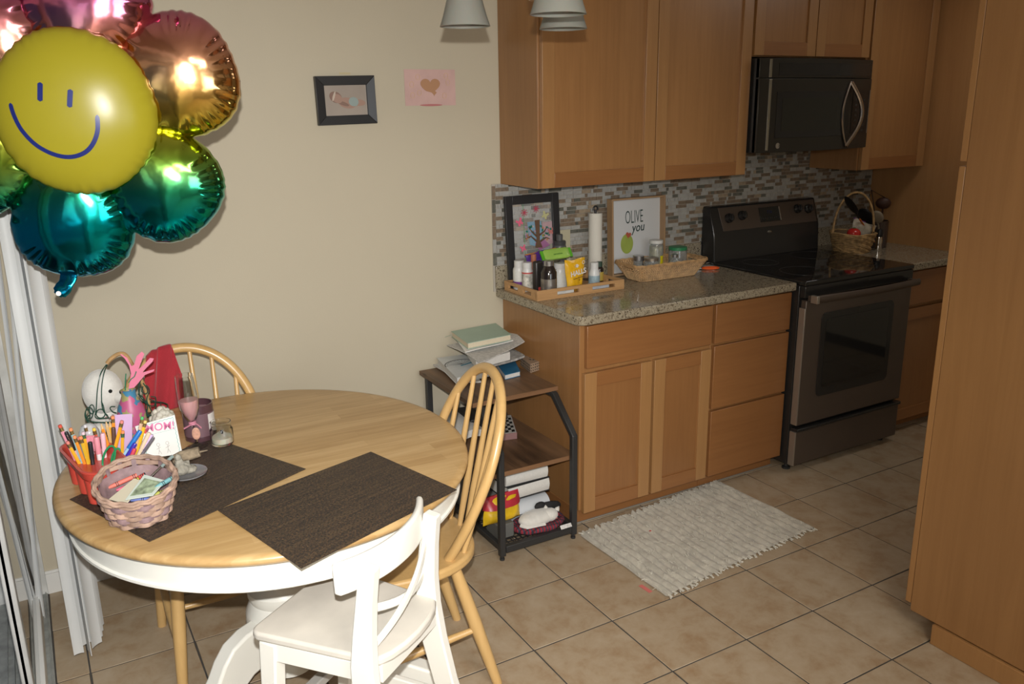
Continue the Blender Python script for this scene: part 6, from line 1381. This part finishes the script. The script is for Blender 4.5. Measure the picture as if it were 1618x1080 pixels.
def jar(label, x, y, r, h, fill, fillh, lid, lidh=0.014, neck=0.85, z=JZ, extra=None):
    t = thing('glass_jar', label, 'jar', (x, y, z), 0, 'jars in the wicker basket')
    hb = h - lidh; MB().lathe([(0, 0), (r * .92, 0), (r, 0.005), (r, hb - 0.014), (r * neck, hb - 0.003), (r * neck, hb), (r * neck - .002, hb), (r * neck - 0.002, hb - 0.004), (r - 0.002, hb - 0.015), (r - 0.002, 0.004), (0, 0.004)], 32).obj('glass', M_JAR, t)
    MB().lathe([(0, 0.0045), (r - 0.0035, 0.0045), (r - 0.0035, fillh), (0, fillh)], 28).obj('contents', fill, t)
    MB().lathe([(0, hb + 0.0003), (r * neck + .003, hb + 0.0003), (r * neck + .003, h - 0.001), (r * neck, h), (0, h)], 32).obj('lid', lid, t)
    if extra:
        for (z0, z1, a0, a1, m_) in extra: MB().grid(lambda a, b: ((r + .0008) * cos(a0 + (a1-a0)*a), (r + .0008) * sin(a0 + (a1-a0)*a), z0 + (z1-z0) * b), 12, 1).obj('paper_label', m_, t)
    return t
jar('tall jar of pale grains with a white lid and yellow label', 0.752, -0.150, 0.034, 0.160, mat('grain_fill', (0.36, 0.30, 0.13), 0.7, var=0.2, scale=80), 0.13, mat('white_tin_lid', (0.60, 0.60, 0.56), 0.35), 0.015, extra=[(0.02, 0.088, -1.6, 0.2, mat('bright_yellow_label', (0.72, 0.60, 0.01), 0.4))])
jar('wide glass jar with a green lid', 0.862, -0.178, 0.044, 0.122, mat('brown_fill', (0.20, 0.13, 0.08), 0.7, var=0.3, scale=60), 0.05, mat('green_tin_lid', (0.03, 0.20, 0.08), 0.35), 0.015, neck=0.92)
jar('squat jar with silver lid and white contents at the front', 0.665, -0.225, 0.036, 0.095, mat('white_fill', (0.36, 0.38, 0.36), 0.6, var=0.1, scale=40), 0.052, mat('brass_steel_lid', (0.40, 0.34, 0.26), 0.3, 0.8), 0.013)
jar('small spice jar with a shiny steel lid at the left', 0.640, -0.160, 0.024, 0.098, mat('blue_grey_fill', (0.22, 0.24, 0.26), 0.6, var=0.2, scale=40), 0.045, SLV, 0.022, neck=0.98)
jar('little bottle-shaped jar with a steel cap and dark label before the green lid', 0.795, -0.235, 0.021, 0.100, mat('dark_fill', (0.05, 0.05, 0.06), 0.5), 0.05, SLV, 0.014, neck=0.6, extra=[(0.01, 0.042, -2.6, -0.4, mat('navy_label', (0.03, 0.035, 0.06), 0.4))])
pkb = thing('pink_salt_jar', 'small jar of pink salt seen through the basket handle', 'jar', (0.600, -0.205, JZ)); MB().lathe([(0, 0), (0.015, 0), (0.016, 0.003), (0.016, 0.028), (0, 0.03)], 20).obj('salt', mat('salmon_salt', (0.45, 0.30, 0.26), 0.6), pkb); MB().lathe([(0, 0.0302), (0.015, 0.0302), (0.015, 0.038), (0, 0.038)], 20).obj('lid', SLV, pkb)
# scissors
M_ORG = mat('orange_plastic', (0.85, 0.12, 0.02), 0.3)
ss = thing('kitchen_scissors', 'scissors with bright orange handle loops lying by the stove', 'scissors', (1.055, -0.20, CZ + 0.005))
MB().tube([(0.040 * cos(t), 0.020 * sin(t) - 0.0, 0.002) for t in [2 * pi * k / 26 for k in range(26)]], 0.0045, 8, closed=True).obj('orange_loop', M_ORG, ss, rot=(0, 0, -0.45))
MB().tube([(0.036 * cos(t) - 0.005, 0.017 * sin(t) + 0.040, 0.002) for t in [2 * pi * k / 26 for k in range(26)]], 0.004, 8, closed=True).obj('grey_loop', mat('grey_handle', (0.15, 0.15, 0.14), 0.4), ss, rot=(0, 0, -0.45))
MB().add([(-0.04, 0.02, 0.0), (-0.15, 0.085, 0.0), (-0.045, 0.032, 0.0), (-0.04, 0.02, 0.003), (-0.15, 0.085, 0.003), (-0.045, 0.032, 0.003)], [(0,1,2),(3,5,4),(0,3,4,1),(1,4,5,2),(2,5,3,0)]).obj('blade', SLV, ss)

# ---- right of the stove
rb = thing('handled_basket', 'round twig basket with a tall hoop handle right of the stove', 'basket', (2.036, -0.235, CZ))
M_TW = mat('twig_wicker', (0.42, 0.27, 0.12), 0.7, var=0.45, scale=50)
for k in range(15):
    q = k / 14; r0 = 0.088 + 0.028 * q
    MB().tube([((r0 + 0.003 * sin(a * 9 + k * 2)) * cos(a), (r0 + 0.003 * sin(a * 9 + k * 2)) * sin(a), 0.004 + 0.098 * q + 0.003 * sin(a * 4 + k)) for a in [2 * pi * i / 54 for i in range(54)]], 0.0045, 6, closed=True).obj('weaver', M_TW, rb)
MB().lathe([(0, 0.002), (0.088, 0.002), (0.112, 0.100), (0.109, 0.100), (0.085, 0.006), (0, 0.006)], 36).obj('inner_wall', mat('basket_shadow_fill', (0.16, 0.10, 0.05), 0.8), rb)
MB().tube([(0.112 * cos(t) * (1 + 0.10 * sin(t)), 0.012 * 0 , 0.08 + 0.235 * sin(t)) for t in [pi * k / 26 for k in range(27)]], 0.0058, 8).obj('handle', M_TW, rb, rot=(0, 0, -0.45))
tm = thing('tomato', 'glossy red tomato in the twig basket', 'tomato', (1.985, -0.280, CZ + 0.075))
MB().ball((0, 0, 0.03), (0.036, 0.036, 0.031), 26, 16, fn=lambda d: 1 - 0.06 * max(0, d.z) ** 4 + 0.02 * cos(5 * math.atan2(d.y, d.x)) * max(0, d.z)).obj('fruit', mat('tomato_red', (0.55, 0.03, 0.025), 0.15, coat=0.5), tm)
MB().ball((0, 0, 0.0595), (0.009, 0.009, 0.003), 10, 5).obj('stem', mat('tomato_stem', (0.06, 0.15, 0.03), 0.7), tm)
sb_, s_ = bag('snack_bag', 'pale printed snack bag with a violet edge standing in the twig basket', 'bag', (2.070, -0.240, CZ + 0.045), -0.3, 0.10, 0.15, 0.115, 0.05, mat('snack_print', (0.42, 0.38, 0.30), 0.4, var=0.35, scale=30), 7); sb_.rotation_euler = (0, 0.35, -0.3)
MB().box((-0.078, -0.002, 0.112), (0.0, 0.002, 0.117)).obj('violet_edge', PUR, s_)
ut = thing('utensil_crock', 'clear and steel utensil crock behind the twig basket', 'crock', (2.265, -0.215, CZ))
MB().lathe([(0, 0), (0.052, 0), (0.055, 0.004), (0.055, 0.145), (0.050, 0.147), (0.050, 0.008), (0, 0.008)], 32).obj('crock_wall', mat('dark_crock', (0.05, 0.035, 0.03), 0.12, coat=0.6), ut)
UB = mat('black_nylon', (0.012, 0.012, 0.012), 0.45)
def utensil(name, label, base, top, head, mt, hm=None):
    t = thing(name, label, 'utensil', base); b_, e_ = Vector((0, 0, 0)), Vector(top) - Vector(base)
    MB().tube([b_, e_], 0.005, 8).obj('handle_rod', mt, t); d = e_.normalized()
    o = MB().ball((0, 0, 0), head, 20, 12).obj('head', hm or mt, t, loc=e_ + d * head[2] * 0.8); o.rotation_euler = d.to_track_quat('Z', 'Y').to_euler(); return t
ub = (2.265, -0.215, CZ + 0.012)
P_ = lambda u, v, y: tuple(aty(u, v, y))
utensil('spatula', 'black turner leaning left out of the crock', (2.255, -0.22, CZ + .012), P_(1352, 335, -0.24), (0.028, 0.006, 0.075), UB)
utensil('serving_spoon', 'large black serving spoon upright in the crock', (2.27, -0.21, CZ + .012), P_(1372, 352, -0.22), (0.046, 0.014, 0.058), UB)
utensil('ladle', 'dark brown ladle leaning right out of the crock', (2.28, -0.225, CZ + .012), P_(1395, 328, -0.25), (0.040, 0.022, 0.032), mat('dark_brown_nylon', (0.05, 0.02, 0.012), 0.5))
utensil('whisk', 'cream silicone spoon leaning right beside the ladle', (2.275, -0.235, CZ + .012), P_(1387, 350, -0.27), (0.034, 0.012, 0.042), mat('cream_silicone', (0.28, 0.24, 0.18), 0.6))
utensil('peeler', 'small utensil with an orange handle in the crock', (2.245, -0.235, CZ + .012), P_(1361, 350, -0.26), (0.006, 0.006, 0.016), mat('orange_grip', (0.45, 0.12, 0.02), 0.5))
tg2 = thing('tongs', 'thin wire tongs resting on the rim of the crock', 'utensil', (2.285, -0.22, CZ + .012))
MB().tube([(0, 0, 0), Vector(P_(1377, 300, -0.22)) - Vector((2.285, -0.22, CZ + .012)), Vector(P_(1398, 312, -0.26)) - Vector((2.285, -0.22, CZ + .012))], 0.0028, 6).obj('bent_wire', mat('dark_wire', (0.05, 0.03, 0.025), 0.4), tg2)
gd2 = thing('pepper_mill', 'chrome and black grinder in front of the crock', 'grinder', (2.170, -0.300, CZ))
MB().lathe([(0, 0), (0.019, 0), (0.020, 0.004), (0.017, 0.03), (0.019, 0.055), (0.016, 0.075), (0, 0.078)], 24).obj('chrome_body', mat('bright_chrome', (0.7, 0.7, 0.7), 0.1, 1.0), gd2); MB().lathe([(0, 0.0782), (0.017, 0.0782), (0.018, 0.10), (0.010, 0.115), (0, 0.117)], 24).obj('black_top', UB, gd2)

# ================================================================ things on the black shelf
SZ = 0.6055
def slabq(name, label, cat, pts, z, t, mt, group=None, bevel=0.001, cover=None, pages=None, curl=0):
    "a flat thing whose upper outline is given by four pixels seen at height z + t"
    P_ = [atz(u, v, z + t) for u, v in pts]; c = sum(P_, Vector()) / 4; e = P_[1] - P_[0]; a = math.atan2(e.y, e.x)
    th = thing(name, label, cat, (c.x, c.y, z), a, group); Q = Matrix.Rotation(-a, 3, 'Z'); q = [Q @ (p - c) for p in P_]; q = [(p.x, p.y) for p in q]
    if cover:
        ct = 0.0022; qi = [(x * 0.97, y * 0.965) for x, y in q]
        MB().prism(qi, ct + .0001, t - ct - .0001).obj('pages', pages, th); MB().prism(q, 0, ct).obj('cover', cover, th, 0.0004); MB().prism(q, t - ct, t).obj('cover', cover, th, 0.0004)
    elif curl:
        def fn(aa, bb):
            p = (Vector((*q[0], 0)) * (1-aa) + Vector((*q[1], 0)) * aa) * (1-bb) + (Vector((*q[3], 0)) * (1-aa) + Vector((*q[2], 0)) * aa) * bb
            return (p.x, p.y, t + curl * (abs(2*aa-1) ** 3) * 0.5 * (1 + sin(bb * 4 + c.x * 40)) + 0.001 * sin(aa * 6 + bb * 4))
        MB().sheet(fn, 16, 10, (0, 0, max(0.0006, t * 0.9))).obj('sheets', mt, th)
    else: MB().prism(q, 0, t).obj('block', mt, th, bevel)
    return th, q, t
NEWS = mat('newsprint', (0.56, 0.55, 0.52), 0.8, var=0.22, scale=90); NEWS2 = mat('newsprint_dark', (0.33, 0.32, 0.30), 0.8, var=0.5, scale=45)
MAGW = mat('magazine_white', (0.58, 0.60, 0.60), 0.35, var=0.10, scale=20); PAGE = mat('cream_pages', (0.62, 0.54, 0.40), 0.8, var=0.06, scale=150); WPAGE = mat('white_pages', (0.60, 0.585, 0.55), 0.8, var=0.05, scale=150)
slabq('loose_papers', 'loose white papers under the bicycle magazine on the shelf top', 'papers', ((722, 601), (760, 602), (722, 573), (684, 575)), SZ, 0.008, WPAGE, 'papers', curl=0.006)
mg, q, t_ = slabq('bicycle_magazine', 'thick bicycle catalogue with a wheel and blue frame on its cover', 'magazine', ((722, 597), (778, 582), (752, 557), (690, 565)), SZ + 0.0095, 0.030, MAGW, 'papers', cover=MAGW, pages=WPAGE)
cxm = sum(p[0] for p in q) / 4; cym = sum(p[1] for p in q) / 4
for (rr3, nmx) in ((0.078, 'wheel_print'), (0.070, 'wheel_print')): MB().tube([(cxm - 0.01 + rr3 * cos(a), cym + 0.005 + rr3 * 0.9 * sin(a), t_ + 0.0004) for a in [0.35 + 2.6 * k / 24 for k in range(25)]], 0.0028 if rr3 > .075 else 0.0006, 4, r2=0.0004).obj(nmx, mat('tyre_print', (0.06, 0.06, 0.06), 0.5), mg)
for k in range(9): a = 0.5 + 2.2 * k / 8; MB().tube([(cxm - 0.01, cym + 0.005, t_ + 0.0004), (cxm - 0.01 + 0.07 * cos(a), cym + 0.005 + 0.063 * sin(a), t_ + 0.0004)], 0.0004, 4).obj('spoke_print', MATS['tyre_print'], mg)
BLP = mat('blue_frame_print', (0.02, 0.20, 0.30), 0.4)
MB().prism([(cxm - 0.03, cym - 0.012), (cxm + 0.06, cym - 0.002), (cxm + 0.06, cym + 0.006), (cxm - 0.03, cym - 0.002)], t_ + 0.0002, t_ + 0.0006).obj('frame_print', BLP, mg)
slabq('blue_magazine', 'blue and white magazine lying flat toward the front of the shelf top', 'magazine', ((798, 592), (822, 586), (812, 566), (782, 570)), SZ, 0.022, MAGW, 'papers', cover=mat('blue_cover', (0.03, 0.16, 0.30), 0.35, var=0.25, scale=12), pages=WPAGE)
slabq('folded_newspaper', 'folded grey newspaper under the curled sheet', 'newspaper', ((776, 578), (829, 562), (806, 548), (752, 556)), SZ + 0.052, 0.010, NEWS2, 'papers', curl=0.004)
slabq('printed_sheets', 'curled printed sheets sticking out under the green notebook', 'papers', ((758, 574), (829, 540), (806, 524), (706, 545)), SZ + 0.104, 0.004, NEWS, 'papers', curl=0.010)
slabq('white_envelope', 'white envelope directly beneath the green notebook', 'envelope', ((735, 556), (811, 537), (800, 528), (716, 530)), SZ + 0.118, 0.004, M_PAPER, 'papers', curl=0.002)
slabq('mail_stack', 'thick wad of mail in the middle of the paper stack', 'papers', ((752, 570), (806, 556), (796, 543), (738, 551)), SZ + 0.066, 0.034, WPAGE, 'papers')
nb_, q, t_ = slabq('green_notebook', 'pale sage green hardcover notebook on top of the paper stack', 'notebook', ((739, 542), (808, 528), (783, 510), (713, 523)), SZ + 0.1245, 0.026, None, 'papers', cover=mat('sage_cover', (0.37, 0.49, 0.40), 0.55, var=0.04, scale=20), pages=PAGE)
p = q[3]; MB().tube([(p[0] + 0.002, p[1], 0.010), (p[0] - 0.018, p[1] + 0.004, 0.006), (p[0] - 0.032, p[1] + 0.004, 0.004)], 0.0018, 6, r2=0.0005).obj('ribbon', MATS['sage_cover'], nb_)
kx, q, t_ = slabq('patterned_box', 'small kraft cardboard box with a black leaf pattern beside the magazines', 'box', ((838, 575), (857, 569), (843, 560), (822, 563)), SZ, 0.040, mat('kraft_card', (0.30, 0.21, 0.14), 0.8, var=0.05, scale=30), None, 0.001)
LFM = mat('black_leaf_print', (0.03, 0.025, 0.02), 0.8)
qs = q; cxm, cym = sum(p[0] for p in q) / 4, sum(p[1] for p in q) / 4
for e in range(4):
    a, b = Vector((*qs[e], 0)), Vector((*qs[(e+1) % 4], 0)); d = (b - a); L0 = d.length; d.normalize(); n_ = Vector((d.y, -d.x, 0))
    for k in range(int(L0 / 0.012)):
        for z_ in (0.009, 0.021, 0.033):
            pp = a + d * (0.006 + 0.012 * k + R.uniform(-.002, .002)) + n_ * 0.0003; an = R.choice([0.6, -0.6, 1.4]); dd = d * cos(an) * 0.0042 + Vector((0, 0, sin(an) * 0.0042))
            MB().tube([pp - dd + Vector((0, 0, z_)), pp + Vector((0, 0, z_)), pp + dd + Vector((0, 0, z_))], [0.0005, 0.0024, 0.0005], 5).obj('leaf_print', LFM, kx)
for k in range(9):
    pp = Vector((cxm + R.uniform(-.018, .018), cym + R.uniform(-.018, .018), t_ + 0.0002)); an = R.uniform(0, 3)
    MB().tube([pp - Vector((cos(an), sin(an), 0)) * .005, pp, pp + Vector((cos(an), sin(an), 0)) * .005], [0.0004, 0.0018, 0.0004], 5).obj('leaf_print', LFM, kx)
# middle shelf
MZ2 = 0.3575
chs, q, t_ = slabq('chess_box', 'mauve edged chess box with black and white squares on the middle shelf', 'board game', ((772, 689), (817, 683), (808, 655), (768, 658)), MZ2, 0.028, mat('mauve_box', (0.24, 0.13, 0.125), 0.5), None, 0.001)
nq = 6; WH = mat('ivory_square', (0.48, 0.46, 0.42), 0.4); BK = mat('ebony_square', (0.015, 0.015, 0.015), 0.4)
def bil(q, a, b):
    p = (Vector((*q[0], 0)) * (1-a) + Vector((*q[1], 0)) * a) * (1-b) + (Vector((*q[3], 0)) * (1-a) + Vector((*q[2], 0)) * a) * b; return (p.x, p.y)
MB().prism([bil(q, *c_) for c_ in ((0.02, 0.02), (0.98, 0.02), (0.98, 0.98), (0.02, 0.98))], t_ + 0.0001, t_ + 0.0008).obj('board_face', WH, chs)
for i in range(8):
    for j in range(8):
        if (i + j) % 2: MB().prism([bil(q, 0.06 + 0.11 * (i + di), 0.06 + 0.11 * (j + dj)) for di, dj in ((0, 0), (1, 0), (1, 1), (0, 1))], t_ + 0.0009, t_ + 0.0012).obj('dark_square', BK, chs)
tag(MB().sheet(lambda a, b: (-0.40 + 0.13 * a, -0.10 - 0.22 * b, MZ2 + 0.045 + 0.02 * sin(a * 3) - 0.015 * b), 10, 10, (0, 0, 0.03)).obj('paper_stack', WPAGE, None), 'heap of white paper at the back left of the middle shelf', 'papers').location = (0, 0, 0.001)
tag(box('black_box', (-0.30, -0.24, MZ2 + 0.0003), (-0.12, -0.07, MZ2 + 0.06), M_BF, None, 0.003), 'flat black case behind the chess box on the middle shelf', 'box')
# bottom: wire mesh floor at 0.048
LZ = 0.0485
def thickbook(label, z, t, y0, y1, x0, x1, rz):
    th = thing('thick_book', label, 'book', ((x0 + x1) / 2, (y0 + y1) / 2, z), rz, 'fat white paged books on the shelf bottom'); w_, d_ = (x1 - x0) / 2, (y1 - y0) / 2
    n = 8; prof = [(-d_ + 0.006 * sin(pi * k / n) * -1, 0.003 + (t - 0.006) * k / n) for k in range(n + 1)]
    pts = [(y, z_) for y, z_ in prof] + [(d_, t - 0.003), (d_, 0.003)]
    MB().prism(pts, -w_ + 0.003, w_ - 0.003, fn=lambda a, b, c: (c, a, b)).obj('pages', WPAGE, th)
    MB().box((-w_, -d_ - 0.004, 0), (w_, d_, 0.0028)).obj('cover', M_BF, th, 0.0004); MB().box((-w_, -d_ - 0.004, t - 0.0028), (w_, d_, t)).obj('cover', M_BF, th, 0.0004); return th
st2 = tag(box('storage_box', (-0.375, -0.425, LZ), (-0.10, -0.12, LZ + 0.132), mat('grey_storage', (0.14, 0.14, 0.13), 0.6), None, 0.003), 'low grey box at the back of the shelf bottom under the books', 'box')
thickbook('fat book with curved white page edge, lower of the two under the middle board', LZ + 0.1325, 0.058, -0.565, -0.30, -0.315, -0.115, 0.03)
thickbook('fat book with white page edge, upper of the two under the middle board', LZ + 0.191, 0.056, -0.560, -0.30, -0.315, -0.115, -0.02)
rp = thing('rolled_paper', 'curled white paper tube lying behind the plush cat', 'paper', (-0.205, -0.495, LZ))
vs = [(0.05 * cos(a) * 1.0, 0.035 * sin(a)) for a in [-0.6 + 3.9 * k / 30 for k in range(31)]]
MB().sheet(lambda a, b: (-0.10 + 0.20 * b, -0.02 + 0.045 * cos(-0.5 + 3.7 * a), 0.060 + 0.042 * sin(-0.5 + 3.7 * a)), 30, 4, (0, 0, 0.0012)).obj('curled_sheet', mat('cool_white_paper', (0.56, 0.58, 0.60), 0.6), rp)
MB().box((-0.10, -0.06, 0), (0.10, 0.06, 0.015)).obj('lower_sheet', MATS['cool_white_paper'], rp, 0.002)
bl_ = thing('black_fabric', 'crumpled black fabric between the plush cat and the paper tube', 'cloth', (-0.128, -0.572, LZ + 0.03))
MB().ball((0, 0, 0.030), (0.062, 0.014, 0.026), 24, 14, fn=nf(6)).obj('fabric_lump', mat('black_fabric', (0.014, 0.014, 0.015), 0.8), bl_); MB().ball((-0.035, 0, 0.048), (0.026, 0.012, 0.016), 20, 12, fn=nf(8)).obj('fabric_fold', MATS['black_fabric'], bl_)
MB().box((-0.045, -0.008, -0.03), (0.05, 0.008, 0.03)).obj('fabric_lower', MATS['black_fabric'], bl_, 0.008)
cbg, co = bag('candy_bag', 'red and yellow crinkled snack bag at the left of the shelf bottom', 'bag', (-0.345, -0.575, LZ + 0.062), 0.05, 0.175, 0.150, 0.115, 0.065, mat('yellow_snack_foil', (0.66, 0.42, 0.015), 0.3, var=0.25, scale=16), 11)
redb = MB(); 
for s in (-1, 1): redb.grid(lambda a, b, s=s: ((a - .5) * (0.176 - 0.02 * b), s * (0.002 + 0.037 * max(0, 1 - (2*a-1)**4) * max(0.02, (1 - b * .95)) * .92), 0.068 + 0.050 * b), 16, 6)
redb.obj('red_band', mat('red_snack_foil', (0.42, 0.03, 0.045), 0.3, var=0.2, scale=20), co, angle=60)
tag(box('grey_tin', (-0.372, -0.61, 0.0), (-0.30, -0.51, 0.062), mat('grey_tin', (0.12, 0.12, 0.11), 0.5), None, 0.004), 'grey tin under the snack bag on the wire mesh', 'tin').location = (-0.008, 0, LZ)
PL = nm('red_plaid'); 
m, N, L, B = PL; tc = N.new('ShaderNodeTexCoord'); w1 = N.new('ShaderNodeTexWave'); w1.bands_direction = 'X'; w1.inputs['Scale'].default_value = 22; w2 = N.new('ShaderNodeTexWave'); w2.bands_direction = 'Y'; w2.inputs['Scale'].default_value = 22
L.new(tc.outputs['Object'], w1.inputs[0]); L.new(tc.outputs['Object'], w2.inputs[0])
r1 = ramp(N, [(0.45, (0.26, 0.022, 0.035)), (0.75, (0.04, 0.045, 0.07))]); r2 = ramp(N, [(0.55, (1, 1, 1)), (0.85, (0.35, 0.5, 0.5))]); L.new(w1.outputs[0], r1.inputs[0]); L.new(w2.outputs[0], r2.inputs[0])
mx = N.new('ShaderNodeMix'); mx.data_type = 'RGBA'; mx.blend_type = 'MULTIPLY'; mx.inputs[0].default_value = 1; L.new(r1.outputs[0], mx.inputs[6]); L.new(r2.outputs[0], mx.inputs[7]); L.new(mx.outputs[2], B.inputs['Base Color']); B.inputs['Roughness'].default_value = 0.95
M_PLAID = m
pcx, pcy = -0.185, -0.590
pb2 = thing('plaid_pet_bed', 'small red plaid cushion bed on the wire mesh', 'cushion', (pcx, pcy, LZ))
MB().ball((0, 0, 0.012), (0.118, 0.072, 0.012), 36, 10, fn=lambda d: 1.0).obj('mattress', M_PLAID, pb2)
MB().tube([(0.108 * cos(a), 0.064 * sin(a), 0.018 + 0.002 * sin(6 * a)) for a in [2 * pi * k / 48 for k in range(48)]], 0.0125, 12, closed=True).obj('bolster', M_PLAID, pb2)
pcat = thing('plush_cat', 'white plush cat curled up asleep on the red plaid bed', 'plush toy', (pcx - 0.005, pcy - 0.004, LZ + 0.022))
MB().ball((0, 0, 0.022), (0.085, 0.046, 0.030), 36, 22, fn=lambda d: 1 + 0.03 * noise.noise(d * 2)).obj('body', M_PLUSH, pcat)
cth = MB().ball((0.050, -0.014, 0.026), (0.036, 0.030, 0.026), 28, 18, fn=lambda d: 1 + 0.03 * noise.noise(d * 6)).obj('head', M_PLUSH, pcat)
for (x, y, a) in ((0.080, -0.020, 0.7), (0.046, 0.010, 0.0)): MB().lathe([(0.011, 0), (0.009, 0.008), (0, 0.020)], 12).obj('ear', M_PLUSH, cth, loc=(x, y, 0.040), rot=(0.0, a, 0))
MB().ball((0.066, -0.042, 0.018), (0.004, 0.003, 0.003), 8, 6).obj('nose', mat('pink_nose', (0.45, 0.2, 0.18), 0.6), cth)
MB().tube([(-0.078, -0.005, 0.006), (-0.066, -0.030, 0.004), (-0.03, -0.042, 0.004), (0.01, -0.042, 0.005)], [0.013, 0.013, 0.012, 0.008], 12).obj('tail', M_PLUSH, pcat)
tgc = tag(MB().sheet(lambda a, b: (0.052 * a, 0.016 * b, 0.003 * sin(a * 3)), 8, 2, (0, 0, 0.001)).obj('paper_tag', mat('receipt_white', (0.62, 0.60, 0.58), 0.7, var=0.2, scale=140), None), 'white printed tag hanging over the front bar of the shelf', 'tag')
tgc.location = (-0.137, -0.690, 0.064); tgc.rotation_euler = (0.9, 0, 0.0)
# tape above the photo frame
tp_ = aty(545, 116, -0.0012); tag(MB().box((-0.022, -0.0006, -0.004), (0.022, 0, 0.004)).obj('masking_tape', mat('masking_tape', (0.50, 0.42, 0.25), 0.7), None, loc=(tp_.x, -0.0006, tp_.z)), 'strip of masking tape on the wall above the photo frame', 'tape')
